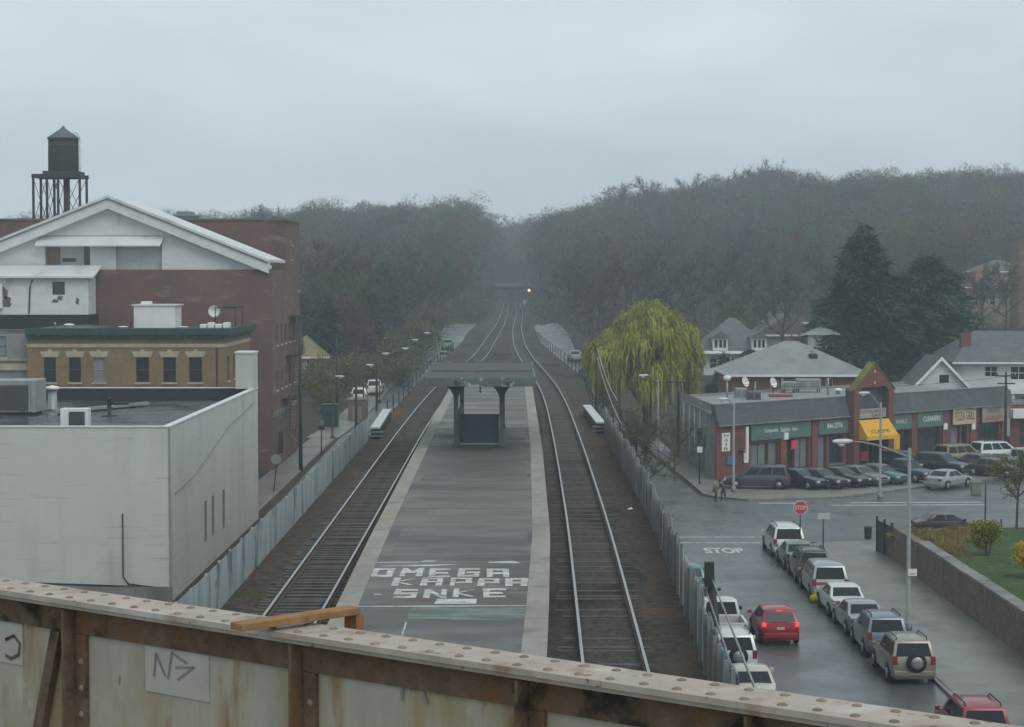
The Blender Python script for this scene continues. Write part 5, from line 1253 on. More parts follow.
# ================================================================ VEHICLES
PAINT = {}
def paint(name, col, rough=.3, metal=.25):
    if name not in PAINT: PAINT[name] = mat('car paint '+name, col, rough, .06, .8, spec=.5, metal=metal, coat=.35)
    return PAINT[name]
SPEC = {  # L, W, H, belt stations (y, ztop, width), greenhouse (rear base, rear roof, front roof, screen base), belt z
 'sedan': dict(L=4.65,W=1.78,H=1.45,st=[(0,.72,.80),(.04,.90,.86),(.5,.99,.95),(1.1,1.0,1),(2.3,.97,1),(3.3,.95,.99),(3.75,.90,.97),(4.35,.78,.93),(4.6,.66,.84),(4.65,.55,.8)],gh=(.55,1.25,2.45,3.4),zb=.95),
 'hatch': dict(L=4.15,W=1.76,H=1.55,st=[(0,.8,.86),(.05,1.0,.93),(.4,1.05,.97),(1.2,1.03,1),(2.3,1.0,1),(3.0,.98,.99),(3.5,.92,.96),(3.95,.8,.9),(4.12,.66,.82),(4.15,.55,.8)],gh=(.08,.5,2.15,3.1),zb=1.0),
 'suv': dict(L=4.55,W=1.84,H=1.76,st=[(0,.95,.90),(.05,1.1,.95),(.4,1.13,.98),(1.2,1.12,1),(2.4,1.1,1),(3.2,1.08,.99),(3.6,1.04,.97),(4.25,.94,.92),(4.5,.8,.85),(4.55,.65,.82)],gh=(.06,.32,2.45,3.25),zb=1.08),
 'van': dict(L=4.95,W=1.95,H=1.78,st=[(0,.9,.9),(.05,1.02,.95),(.4,1.06,.98),(1.2,1.06,1),(2.6,1.04,1),(3.6,1.0,.99),(4.1,.94,.96),(4.65,.84,.9),(4.9,.7,.83),(4.95,.58,.8)],gh=(.06,.36,2.95,3.95),zb=1.02),
 'pickup': dict(L=5.4,W=1.9,H=1.78,st=[(2.0,1.05,1),(2.3,1.08,1),(3.3,1.06,1),(4.1,1.03,.99),(4.6,1.0,.97),(5.15,.92,.93),(5.36,.8,.88),(5.4,.65,.85)],gh=(2.05,2.2,3.2,4.0),zb=1.05),
}
def car(kind, label, pos, rz, pcol, cat='car', name='parked_car', group='cars parked along the kerbs', rack=False, spare=False, lit=False, plates=True, detail=True, scale=1.0, bumper=None, band=False):
    s = SPEC[kind]; L, W, H, zb = s['L'], s['W'], s['H'], s['zb']; hw = W/2
    t = thing(name, label, cat, pos, rz, group); t.scale = (scale,)*3
    mp = pcol; oy = -L/2
    # --- body shell lofted from stations
    mb = MB(); st = s['st']; n = 0
    for i, (y, zt, wf) in enumerate(st):
        w = hw*wf; zl = .24 if 0 < i < len(st)-1 else .34
        zm = (zl + zt)/2
        half = [(w*.86,zl),(w*.97,zl+.09),(w,zm),(w*.985,zt-.16),(w*.93,zt-.035),(w*.80,zt),(w*.4,zt+.018)]
        full = half + [(-x,z) for (x,z) in half[::-1]]
        n = len(full); mb.v += [(x, oy+y, z) for (x,z) in full]
    for i in range(len(st)-1):
        for k in range(n):
            mb.f.append([i*n+k, i*n+(k+1)%n, (i+1)*n+(k+1)%n, (i+1)*n+k][::-1]); mb.m.append(0); mb.smooth.append(True)
    mb.f.append(list(range(n))); mb.m.append(0); mb.smooth.append(False)
    mb.f.append([(len(st)-1)*n+k for k in range(n)][::-1]); mb.m.append(0); mb.smooth.append(False)
    if kind == 'pickup':
        for x0,x1,y0,y1,z0,z1 in ((-hw,-hw+.1,.08,2.05,.3,1.08),(hw-.1,hw,.08,2.05,.3,1.08),(-hw+.1,hw-.1,.08,2.05,.42,.56)): mb.box(x0,x1,oy+y0,oy+y1,z0,z1)
    # greenhouse
    rb, rr, fr, fb = s['gh']; bw, rw = hw*.935, hw*.76
    gz0, gz1 = zb-.04, H-.05
    vs = []; 
    ring = lambda y0, y1, y2, y3: None
    base = [(-bw,rb,gz0),(bw,rb,gz0),(bw,fb,gz0-.03),(-bw,fb,gz0-.03)]
    roof = [(-rw,rr,gz1),(rw,rr,gz1),(rw*.97,fr,gz1-.01),(-rw*.97,fr,gz1-.01)]
    mid = [(-rw*.5,rr+.12,H),(rw*.5,rr+.12,H),(rw*.5,fr-.15,H),(-rw*.5,fr-.15,H)]
    V8 = [(x,oy+y,z) for (x,y,z) in base+roof+mid]
    g2 = MB(); g2.add(V8, [(0,1,5,4),(1,2,6,5),(2,3,7,6),(3,0,4,7),(4,5,9,8),(5,6,10,9),(6,7,11,10),(7,4,8,11),(8,9,10,11),(3,2,1,0)])
    body = mb.build('body', mp, t, local=True, autosm=True)
    g2.build('cabin_roof', mp, t, local=True, bevel=.045, autosm=True)
    B, Tp = [Vector(v) for v in V8[0:4]], [Vector(v) for v in V8[4:8]]
    def glass(nm, a, b, c, d_, u0, u1, v0, v1, par=t, m=M['carglass']):
        # quad a(b0) b(b1) c(t1) d(t0), window patch in (u,v)
        def pt(u, v): return (a.lerp(b,u)).lerp(d_.lerp(c,u), v)
        nn = (b-a).cross(d_-a).normalized(); q = [pt(u0,v0),pt(u1,v0),pt(u1,v1),pt(u0,v1)]
        g = MB(); g.add([p + nn*.008 for p in q] + [p - nn*.03 for p in q], [(0,1,2,3),(0,4,5,1),(1,5,6,2),(2,6,7,3),(3,7,4,0)])
        return g.build(nm, m, par, local=True)
    glass('rear_window', B[0],B[1],Tp[1],Tp[0], .08,.92,.14,.88)
    glass('windscreen', B[2],B[3],Tp[3],Tp[2], .06,.94,.08,.92)
    pil = {'sedan':[(.10,.30),(.33,.60),(.63,.92)],'hatch':[(.07,.24),(.28,.54),(.57,.9)],'suv':[(.06,.30),(.33,.6),(.63,.92)],'van':[(.05,.33),(.36,.62),(.65,.92)],'pickup':[(.1,.42),(.46,.9)]}[kind]
    if kind == 'sedan': pil = [(.16,.50),(.54,.9)]
    for (u0,u1) in pil:
        glass('side_window', B[1],B[2],Tp[2],Tp[1], u0,u1,.16,.88)
        glass('side_window', B[3],B[0],Tp[0],Tp[3], 1-u1,1-u0,.16,.88)
    # wheels with dark arches
    wr = .33 if kind in ('sedan','hatch') else .36
    for y in (.82 if kind != 'pickup' else 1.1, L-.88):
        for sx in (-1, 1):
            a = MB(); k = 14; r2 = wr+.055
            xx = sx*(hw+.004)
            v = [(xx, oy+y+r2*math.cos(i*math.pi/k), max(.3, wr+.02+r2*math.sin(i*math.pi/k))) for i in range(k+1)]; v2 = [(sx*(hw-.16),p[1],p[2]) for p in v]
            fs = [tuple(range(k+1))[::(-1 if sx < 0 else 1)]] + [(i,i+1,k+2+i,k+1+i) for i in range(k)]
            a.add(v+v2, fs); a.build('wheel_arch', M['black'], t, local=True)
            w = MB(); w.lathe((sx*(hw-.09),oy+y,wr),[(wr*.62,-.1*1),(wr*.95,-.1),(wr,-.07),(wr,.07),(wr*.95,.105),(wr*.62,.105)],20,axis='x')
            tw = w.build('wheel', M['tyre'], t, local=True)
            h = MB(); xo = sx*(hw+.017)
            h.lathe((xo,oy+y,wr),[(wr*.60,-.012),(wr*.58,.006),(wr*.2,.0),(wr*.14,.016)],16,axis='x'); h.build('rim', M['hub'], tw, local=True)
    # lamps, bumpers, plates, mirrors
    tz = {'sedan':.78,'hatch':.92,'suv':.95,'van':.9,'pickup':.8}[kind]; ry = oy + (.0 if kind != 'pickup' else .06)
    tl = M['lit_taillight'] if lit else M['taillight']
    for sx in (-1, 1):
        q = MB()
        if kind in ('suv','van','hatch'): x0,x1,z0,z1 = hw*.72,hw*.92,tz-(.13 if kind != 'hatch' else .08),tz+(.2 if kind != 'hatch' else .1)
        elif kind == 'pickup': x0,x1,z0,z1 = hw*.80,hw*.985,.6,.95
        else: x0,x1,z0,z1 = hw*.5,hw*.87,tz-.07,tz+.09
        q.box(sx*x0 if sx > 0 else -x1, sx*x1 if sx > 0 else -x0, ry-.02, ry+.14, z0, z1); q.build('taillight', tl, t, local=True, bevel=.02)
        zf = st[-3][1]-.14; q = MB(); q.box(sx*hw*.5 if sx > 0 else -hw*.84, sx*hw*.84 if sx > 0 else -hw*.5, oy+L-.14, oy+L+.005, zf-.1, zf+.06); q.build('headlight', M['headlight'], t, local=True, bevel=.025)
        q = MB(); mx = hw+.02; q.box(mx if sx > 0 else -mx-.17, mx+.17 if sx > 0 else -mx, oy+fb-.35, oy+fb-.22, zb+.0, zb+.15); q.build('side_mirror', mp if kind != 'pickup' else M['black'], t, local=True, bevel=.025)
    if kind == 'pickup':
        q = MB(); q.box(-hw+.1,hw-.1,oy+.0,oy+.08,.5,1.07); q.build('tailgate', mp, t, local=True, bevel=.015)
        q = MB(); q.box(-hw+.1,hw-.1,oy+.085,oy+2.0,.565,.58); q.build('bed_floor', M['black'], t, local=True)
    bm_ = bumper or (mp if kind in ('sedan','hatch','van') else M['frame'])
    q = MB(); q.box(-hw*.88,hw*.88,oy-.07,oy+.12,.36,.58); q.build('rear_bumper', bm_, t, local=True, bevel=.04)
    q = MB(); q.box(-hw*.8,hw*.8,oy+L-.14,oy+L+.06,.34,.54); q.build('front_bumper', bm_, t, local=True, bevel=.04)
    q = MB(); q.box(-hw*.42,hw*.42,oy+L-.03,oy+L+.015,.58,.68); q.build('grille', M['black'], t, local=True)
    pz = .66 if kind in ('sedan',) else (.78 if not spare else .5)
    q = MB(); q.box(-.17,.17,ry-(.02 if not spare else .085),ry-(.006 if not spare else .072),pz-.06,pz+.06); q.build('licence_plate', M['plate'], t, local=True)
    if band:
        q = MB(); q.box(-hw*.9,hw*.9,ry-.025,ry+.1,.82,.95); q.build('tail_band', M['taillight'], t, local=True, bevel=.02)
    if rack:
        for sx in (-1,1):
            q = MB(); q.tube([(sx*rw*.86,oy+rr+.2,H-.03),(sx*rw*.86,oy+rr+.3,H+.06),(sx*rw*.86,oy+fr-.3,H+.06),(sx*rw*.86,oy+fr-.15,H-.04)], .025, 6); q.build('roof_rail', M['black'], t, local=True)
    if spare:
        q = MB(); q.lathe((.08,oy-.12,.92),[(.22,-.1),(.36,-.1),(.39,-.05),(.39,.08),(.3,.12)],20,axis='y'); sw = q.build('spare_wheel', M['tyre'], t, local=True)
        q = MB(); q.lathe((.08,oy-.225,.92),[(.06,-.01),(.24,.0),(.25,.012)],16,axis='y'); q.build('spare_rim', M['hub'], sw, local=True)
    if lit:
        q = MB(); q.box(-.14,.14,oy+rr-.06,oy+rr+.01,H-.1,H-.06); q.build('brake_lamp', M['lit_taillight'], t, local=True)
    return t
white, silver, red = paint('white',(.62,.63,.62)), paint('silver',(.33,.35,.36),metal=.5), paint('red',(.30,.018,.03))
champ, bluegrey, dkgreen, ltgreen = paint('champagne',(.27,.255,.205),metal=.4), paint('blue grey',(.17,.21,.25),metal=.5), paint('dark green',(.022,.05,.04)), paint('pale green',(.17,.25,.2),metal=.4)
navy, blackp, beige, teal, dkgrey, cream = paint('navy',(.02,.028,.055)), paint('black',(.014,.015,.017)), paint('beige',(.36,.34,.27)), paint('teal',(.08,.24,.22)), paint('dark grey',(.06,.068,.075),metal=.4), paint('pale cream',(.5,.5,.42))
crimson = paint('crimson',(.26,.03,.045)); gold = paint('gold',(.27,.23,.16),metal=.4)
RX = 15.93
def rc(kind, label, y_rear, pc, x=RX, **k): return car(kind, label, (x, y_rear + SPEC[kind]['L']/2, .034), rnd.uniform(-.015,.015), pc, **k)
rc('suv','champagne off-roader with a black spare wheel on its tailgate, nearest of the right row',78.7,champ,rack=True,spare=True,bumper=champ)
rc('suv','blue grey off-roader with roof rails parked behind the silver sedan',84.1,bluegrey,rack=True)
rc('sedan','silver sedan parked between the white sedan and the blue grey off-roader',89.0,silver)
rc('sedan','white sedan parked behind the silver minivan in the right row',93.9,white)
rc('van','silver minivan with a wide red tail band beside the stop sign row',99.2,silver,band=True)
rc('suv','dark green off-roader next ahead of the silver minivan',104.5,dkgreen,rack=True)
rc('sedan','pale green sedan parked between the white minivan and the dark green off-roader',109.2,ltgreen)
rc('van','white minivan with a roof rack at the head of the row by the stop sign',114.4,white,rack=True)
rc('suv','crimson car roof at the bottom right corner, nearest of all the parked cars',66.4,crimson,x=15.9,rack=True)
car('hatch','red hatchback with lit brake lights driving up the street',(11.75,89.2,.034),.02,red,name='moving_car',group=None,lit=True)
LX = 9.45
def lc(kind, label, y_rear, pc, x=LX, **k): return car(kind, label, (x, y_rear + SPEC[kind]['L']/2, .034), rnd.uniform(-.01,.01), pc, **k)
lc('sedan','pale cream sedan half hidden by the fence and girder, nearest of the left row',73.6,cream,x=9.05)
lc('suv','white off-roader with a grey spare wheel cover behind the right fence',80.0,white,x=9.05,rack=True,spare=True)
lc('pickup','white pickup truck with an empty bed beside the red hatchback',86.8,white,x=9.35,cat='pickup truck')
lc('sedan','dark blue sedan behind the fence ahead of the white pickup',93.4,navy,x=9.05)
lc('hatch','pale teal hatchback glimpsed over the fence at the far end of the left row',100.2,teal,x=8.95)
# the shop forecourt
ua = math.atan2(U.y, U.x)
def pc_(kind, label, px, pyb, rz, pc, **k):
    q = P(px, pyb-3, .13); return car(kind, label, (q.x, q.y, .135), rz, pc, group='cars parked in front of the shops', **k)
face = math.atan2(-N.x, N.y) + math.pi   # nose towards the camera-right, away from shops
toshop = math.atan2(N.x, -N.y)
pc_('van','dark grey minivan parked side-on at the shop corner behind the lamp post',757,491,1.42,dkgrey)
fc = math.atan2(-N.x, N.y)
defs = [('sedan','dark blue sedan beside the dark minivan rear',800,490.5,navy),('sedan','black sedan second to the right of the dark minivan',820,490,blackp),
        ('sedan','black sedan with a bright windscreen, third right of the dark minivan',841,488.5,blackp),('sedan','grey green sedan in the middle of the forecourt row',860,487,paint('grey green',(.13,.16,.15),metal=.4)),
        ('sedan','dull teal sedan left of the lamp post in front of the awning',880,485.5,paint('dull teal',(.06,.13,.12),metal=.3)),('pickup','dark blue pickup right of the dull teal sedan',903,483.5,navy)]
for (k, lab, px, pyb, pc) in defs: pc_(k, lab, px, pyb, fc + rnd.uniform(-.04,.04), pc)
def px_(kind, label, x, y, rz, pc, **k): return car(kind, label, (x, y, .135), rz, pc, group='cars parked in front of the shops', **k)
px_('suv','tall black off-roader in front of the dark shop windows right of the awning',32.2,163.8,fc,blackp)
px_('suv','black sedan-height off-roader beside the gold minivan',35.0,162.2,fc+.1,paint('black blue',(.018,.022,.03)))
px_('van','gold minivan parked side-on in front of the cream signboard',38.3,170.5,-1.0,gold)
px_('sedan','dark sedan with a bright windscreen right of the gold minivan',38.8,164.6,fc,dkgrey)
px_('van','white minivan with dark windows parked under the pinkish signboard',42.2,173.5,-1.15,white,rack=True)
px_('pickup','white pickup cab in front of the white minivan at the right edge',42.4,166.5,fc+.25,silver,cat='pickup truck')
px_('sedan','dark red brown sedan left of the white pickup cab behind the silver sedan',38.9,160.6,fc+.2,paint('maroon',(.05,.025,.025)))
px_('sedan','pale sedan at the right edge beyond the white pickup cab',45.8,172.5,-1.1,silver)
car('sedan','silver sedan parked at the kerb across the street from the garden',(33.4,152.6,.04),-(math.pi/2-ua)+.1,silver)
car('sedan','black sedan behind the garden wall corner on the near side of the street',(27.3,124.8,.04),-1.45,blackp)
# left street and far cars
car('van','white van parked on the left street beyond the theatre',(-18.2,238,Z(-18.2,238)+.1),.05,white,cat='van')
car('van','second white van just past the first on the left street',(-17.0,247,Z(-17,247)+.1),.05,white,cat='van')
car('hatch','pale teal car nearest of those far up the left street by the tracks',(-9.6,268,Z(-9.6,268)+.04),.06,teal,group='cars far up the left street')
car('hatch','grey car second of those far up the left street by the tracks',(-9.7,284,Z(-9.7,284)+.04),.05,silver,group='cars far up the left street')
car('hatch','pale green car farthest of those up the left street by the tracks',(-9.75,302,Z(-9.7,302)+.04),.05,ltgreen,group='cars far up the left street')
car('hatch','dark car parked far up the right street past the willow',(9.4,262,Z(9.4,262)+.04),.05,dkgrey,group='cars far up the right street')
car('hatch','pale car parked far up the right street past the willow',(8.9,285,Z(8.9,285)+.04),.05,silver,group='cars far up the right street')
car('sedan','dark blue car parked under the willow beside the shop side wall',(10.6,192,.08),.03,navy)
car('suv','black car parked behind the fence beside the bare street tree',(8.4,163,.05),.03,blackp)
car('sedan','dark car parked behind the fence just past the intersection',(8.3,152,.05),.03,navy)

# ================================================================ PEOPLE
def person(label, pos, rz, h, top, legs, hair, lean=.0, stride=.12, arm=.15):
    J = [(0,0,.52),(0,-.01,.62),(0,lean*.5,.74),(0,lean,.82),(0,lean*1.1,.86),(0,lean*1.25,.92),(0,lean*1.3,.985),
         (.055,stride*.4,.50),(.06,stride*.7,.28),(.06,stride*.6,.045),(.06,stride*.6+.07,.02),
         (-.055,-stride*.4,.50),(-.06,-stride*.5,.28),(-.06,-stride*1.0,.05),(-.06,-stride*1.0+.07,.02),
         (.11,lean,.81),(.135,lean+arm*.3,.66),(.12,lean+arm,.55),(.115,lean+arm*1.25,.5),
         (-.11,lean,.81),(-.135,lean+arm*.1,.66),(-.13,lean+arm*.6,.54),(-.125,lean+arm*.8,.49)]
    Ed = [(0,1),(1,2),(2,3),(3,4),(4,5),(5,6),(0,7),(7,8),(8,9),(9,10),(0,11),(11,12),(12,13),(13,14),(3,15),(15,16),(16,17),(17,18),(3,19),(19,20),(20,21),(21,22)]
    Rr = [.085,.08,.092,.07,.032,.055,.04,.06,.043,.03,.026,.06,.043,.03,.026,.042,.033,.027,.022,.042,.033,.027,.022]
    me = bpy.data.meshes.new('person'); me.from_pydata([(x*h,y*h,z*h) for (x,y,z) in J], Ed, [])
    o = bpy.data.objects.new('person', me); COL.objects.link(o)
    md = o.modifiers.new('s','SKIN')
    for i, sv in enumerate(me.skin_vertices[0].data): sv.radius = (Rr[i]*h*(1.15 if i in (0,1,2,3) else 1), Rr[i]*h); sv.use_root = (i == 0)
    ss = o.modifiers.new('d','SUBSURF'); ss.levels = 1; ss.render_levels = 1
    bpy.context.view_layer.update()
    m2 = bpy.data.meshes.new_from_object(o.evaluated_get(bpy.context.evaluated_depsgraph_get()))
    o.modifiers.clear(); o.data = m2; m2.materials.clear()
    for m in (top, legs, M['skin'], M['black']): m2.materials.append(m)
    for p in m2.polygons:
        z = p.center.z/h; y = p.center.y/h; x = abs(p.center.x)/h; p.use_smooth = True
        p.material_index = 2 if z > .875 else (3 if z < .05 else (1 if z < .5 and x < .105 else (2 if z < .53 and x > .1 else 0)))
    o.location = pos; o.rotation_euler = (0,0,rz); tag(o, label, 'person', 'people at the shop corner')
    hb = MB(); hb.lathe((0,lean*1.27*h-.012*h,.93*h),[(.058*h,-.01*h),(.064*h,.03*h),(.05*h,.065*h),(.015*h,.078*h)],12); hb.build('hair', hair, o, local=True)
    return o
q = P(716,502.5,.13); person('person in a pale olive jacket and dark trousers at the pavement corner', (q.x,q.y,.13), .9, 1.42, M['olive'], M['frame'], M['cream'], .05)
q = P(723.5,501.5,.13); person('person in a purple jacket stooping beside the one in olive', (q.x,q.y,.13), 1.2, 1.55, mat('purple jacket',(.06,.045,.09),.8), M['bin'], M['black'], .14, .16, .22)

# ================================================================ TREES
def tri_fan(Pt, Dr, w, l, rg):
    """thin twig triangles: base points, directions -> V,F"""
    n = len(Pt); side = np.cross(Dr, rg.normal(size=(n,3))); side /= np.linalg.norm(side,axis=1)[:,None]+1e-9
    w = np.broadcast_to(w,(n,))[:,None]; l = np.broadcast_to(l,(n,))[:,None]
    V = np.stack([Pt - side*w, Pt + side*w, Pt + Dr*l], 1).reshape(-1,3)
    return V, np.arange(3*n).reshape(-1,3)
def norm(a): return a/(np.linalg.norm(a,axis=1)[:,None]+1e-9)
def cat_(parts):
    Vs, Fs, b = [], [], 0
    for V, Fa in parts: Vs.append(V); Fs.append(Fa+b); b += len(V)
    return np.concatenate(Vs), np.concatenate(Fs)
def limb(a, b, ra, rb, n=5):
    a, b = np.array(a,float), np.array(b,float); t = (b-a)/np.linalg.norm(b-a)
    e = np.cross(t,[0,0,1.]) if abs(t[2])<.95 else np.cross(t,[1.,0,0]); e /= np.linalg.norm(e); f = np.cross(t,e)
    an = np.arange(n)*2*np.pi/n; ring = np.cos(an)[:,None]*e + np.sin(an)[:,None]*f
    V = np.concatenate([a+ring*ra, b+ring*rb]); F_ = []
    for k in range(n): F_ += [(k,(k+1)%n,n+(k+1)%n),(k,n+(k+1)%n,n+k)]
    return V, np.array(F_)
def bare(seed, h, rad, ntw, tw=.05, tl=1.4, nl=7, low=.3, segs=5):
    """bare deciduous tree about h high: trunk mesh and twig crown mesh"""
    rg = np.random.default_rng(seed); tr = []; tips = []; dirs = []
    top = np.array([rg.normal()*.04*h, rg.normal()*.04*h, h*.62])
    tr.append(limb((0,0,-.4),(top[0]*.4,top[1]*.4,h*low),h*.018,h*.014,6)); tr.append(limb((top[0]*.4,top[1]*.4,h*low),top,h*.014,h*.006,segs))
    for k in range(nl):
        f = (k+.5)/nl; z0 = h*(low*.8 + f*(.6-low*.8)); an = k*2.4 + rg.normal()*.3
        s0 = np.array([top[0]*z0/(h*.62), top[1]*z0/(h*.62), z0])
        ln = rad*(1.02-.35*f); el = .55+.5*f + rg.normal()*.1
        d0 = np.array([np.cos(an)*np.cos(el), np.sin(an)*np.cos(el), np.sin(el)])
        s1 = s0 + d0*ln*.6; d1 = d0 + np.array([0,0,.35]) + rg.normal(size=3)*.15; s2 = s1 + d1/np.linalg.norm(d1)*ln*.55
        tr.append(limb(s0,s1,h*.009,h*.006,4)); tr.append(limb(s1,s2,h*.006,h*.002,4))
        for (pa,pb) in ((s0,s1),(s1,s2),(s1,s2)):
            for j in range(3):
                u = rg.uniform(.3,1); q = pa+(pb-pa)*u; dd = d0*.6 + rg.normal(size=3)*.6 + np.array([0,0,.25]); dd /= np.linalg.norm(dd)
                q2 = q + dd*ln*rg.uniform(.3,.55); tr.append(limb(q,q2,h*.003,h*.0012,3)); tips.append((q,q2)); dirs.append(dd)
    for j in range(4):
        dd = rg.normal(size=3)*.55+np.array([0,0,.8]); dd/=np.linalg.norm(dd); q2 = top+dd*h*rg.uniform(.14,.27); tr.append(limb(top,q2,h*.005,h*.0015,3)); tips.append((top,q2)); dirs.append(dd)
    n = len(tips); idx = rg.integers(0,n,ntw); A_ = np.array([t[0] for t in tips])[idx]; B_ = np.array([t[1] for t in tips])[idx]; Dd = np.array(dirs)[idx]
    u = rg.uniform(.1,1.05,ntw)[:,None]; pt = A_+(B_-A_)*u
    dr = norm(Dd*.7 + rg.normal(size=(ntw,3))*.75 + np.array([0,0,.08]))
    tw_ = tri_fan(pt, dr, tw*rg.uniform(.6,1.4,ntw), tl*rg.uniform(.5,1.4,ntw), rg)
    return cat_(tr), tw_
def tree_thing(name, label, cat, x, y, zb, trunk, crown, mt, mc, sc=1, rz=0, group=None):
    t = thing(name, label, cat, (x,y,zb), rz, group); t.scale = (sc,)*3
    a = trunk if isinstance(trunk, bpy.types.Object) else None
    return t
PROTO = {}
def proto(key, trunk, crown, mt, mc):
    if key not in PROTO:
        def mk(nm, VF, m):
            o = npmesh(nm, VF[0], VF[1], m); me = o.data; bpy.data.objects.remove(o); return me
        PROTO[key] = (mk('trunk', trunk, mt), mk('crown', crown, mc))
    return PROTO[key]
def put(key, name, label, cat, x, y, zb, sc=1, rz=0, group=None, nc='crown'):
    t = thing(name, label, cat, (x,y,zb), rz, group); t.scale = (sc,)*3 if not isinstance(sc, tuple) else sc
    for nm, me in zip(('trunk', nc), PROTO[key]):
        o = bpy.data.objects.new(nm, me); COL.objects.link(o); o.parent = t
    return t
NV = 9
for i in range(NV):
    tr, tw = bare(100+i, 17, 6.6, 2200, .05, 1.15); proto(('bare',i), tr, tw, M['bark'], TW[i % 3])
# nearer individual bare trees (middle distance)
ind = []
rg = np.random.default_rng(5)
L_POS = [(-27,282,.75),(-30.5,322,.95),(-36,300,.9),(-17.3,318,.7),(-15.5,332,.75),(-14.6,356,.8),(-13.6,380,.8),(-12.3,415,.85),(-19.5,362,.9),(-26,352,.95),(-21.5,276,.7),(-26,303,.85),(-19.3,308,.75),(-22.5,330,.9),(-24,286,.8),(-33,262,.75),(-28,330,.9),(-19,345,.8),(-14,392,.8),(-22,400,1),(-32,380,1),(-40,350,.95),(-12,440,.85),(-18,470,1),(-28,455,1.05),(-38,430,1.1),(-48,405,1),(-10.5,505,.8),(-24,520,1),(-54,470,1.1),(-36,505,1.1),(-62,440,1.05)]
R_POS = [(75,318,.8),(69,312,.72),(80,324,.75),(61,275,.6),(36.5,246,.5),(40,304,.85),(21.5,262,.6),(18.8,236,.5),(47,305,.95),(33,312,.9),(13.4,300,.72),(13.2,322,.78),(11.9,350,.8),(11.8,374,.8),(11,408,.85),(20,282,.7),(17.5,312,.85),(32.5,284,.72),(38.5,286,.8),(46,268,.75),(51,285,.85),(24.5,305,.85),(57,300,.9),(43.5,252,.6),(22,330,.9),(16,345,.8),(30,322,.85),(13,385,.85),(19,400,1),(27,380,1),(36,365,1),(45,372,1),(12,440,.9),(18,455,1),(26,440,1.05),(36,430,1.1),(47,420,1.1),(57,400,1.05),(10.5,500,.85),(17,520,1),(28,505,1.1),(41,490,1.1),(55,470,1.1),(66,440,1.05),(76,455,1.1),(88,430,1.05),(98,450,1.1),(70,495,1.1)]
nL = ['nearest','second','third','fourth','fifth','sixth','seventh','eighth','ninth','tenth','eleventh','twelfth','thirteenth','fourteenth','fifteenth','sixteenth','seventeenth','eighteenth','nineteenth','twentieth','twenty-first','twenty-second','twenty-third','twenty-fourth']
for sd, PS in (('left', L_POS), ('right', R_POS)):
    for k, (x, y, s_) in enumerate(PS):
        hue = ['grey brown','russet','faintly budding'][k % 3]
        v = (k*2 + (sd == 'right')) % 3
        i = (k % 3) + 3*(k//3 % 3); ind.append((x,y))
        put(('bare', i), 'bare_tree', f'bare {hue} tree standing in the misty woods to the {sd} of the tracks', 'tree', x, y, Z(x,y)-.2, s_*(.95+.1*rnd.random()), rnd.uniform(0,6), f'bare {hue} trees {sd} of the tracks')
# skyline trees that stand out above the right ridge
for k, (px, pyt, d, s_, lab) in enumerate(((617,181,640,1.15,'tall bare tree standing out on the skyline left of its twin'),(648,172,640,1.3,'tallest bare tree on the skyline above the willow'),(690,173,650,1.1,'bare skyline tree right of the tallest pair'),(742,165,655,1.2,'bare skyline tree with an open crown left of the forked one'),(768,159,660,1.25,'forked bare tree on the skyline above the shops'),(800,167,655,1.05,'smaller bare skyline tree right of the forked one'),(975,166,660,1.2,'bare skyline tree far right above the brown apartment block'),(267,203,520,1.0,'round bare tree on the skyline just right of the brick stage block'))):
    zt = D(px,pyt,d).z; x = D(px,pyt,d).x; hh = 17*.98*s_
    tr, tw = bare(300+k, 17, 6.6, 950, .07, 1.5, nl=6, low=.42); proto(('sky',k), tr, tw, M['bark'], TW[0])
    put(('sky',k), 'skyline_tree', lab, 'tree', x, d, zt-hh, s_, rnd.uniform(0,6), 'bare trees on the skyline')
# the far wood as one mass
lowv = []
def crown_cloud(seed, h, rad, n, tw, tl):
    """rounded leafless crown: twigs spread through a few overlapping lobes round a forked trunk"""
    rg = np.random.default_rng(seed); nl = 7
    lc = np.stack([rg.normal(size=nl)*rad*.42, rg.normal(size=nl)*rad*.42, h*rg.uniform(.5,.8,nl)],1); lr = rad*rg.uniform(.38,.62,nl)
    i = rg.integers(0,nl,n); d = norm(rg.normal(size=(n,3))); d[:,2] = np.where(d[:,2] < -.3, -d[:,2], d[:,2])
    pt = lc[i] + d*(lr[i]*rg.uniform(.15,1,n)**.55)[:,None]*np.array([1,1,.85])
    dr = norm(d*.8 + rg.normal(size=(n,3))*.6)
    tr = [limb((0,0,-.5),(0,0,h*.35),h*.017,h*.012,4)] + [limb((0,0,h*rg.uniform(.2,.36)),tuple(c),h*.009,h*.003,3) for c in lc]
    return cat_([tri_fan(pt, dr, tw*rg.uniform(.5,1.5,n), tl*rg.uniform(.5,1.5,n), rg)] + tr)
for i in range(12): lowv.append(crown_cloud(500+i, 17, 6.2 + (i % 4)*.5, 900, .075, .85))
PV, PF, PM = [], [], []; b = 0; cnt = 0
Y = 395.
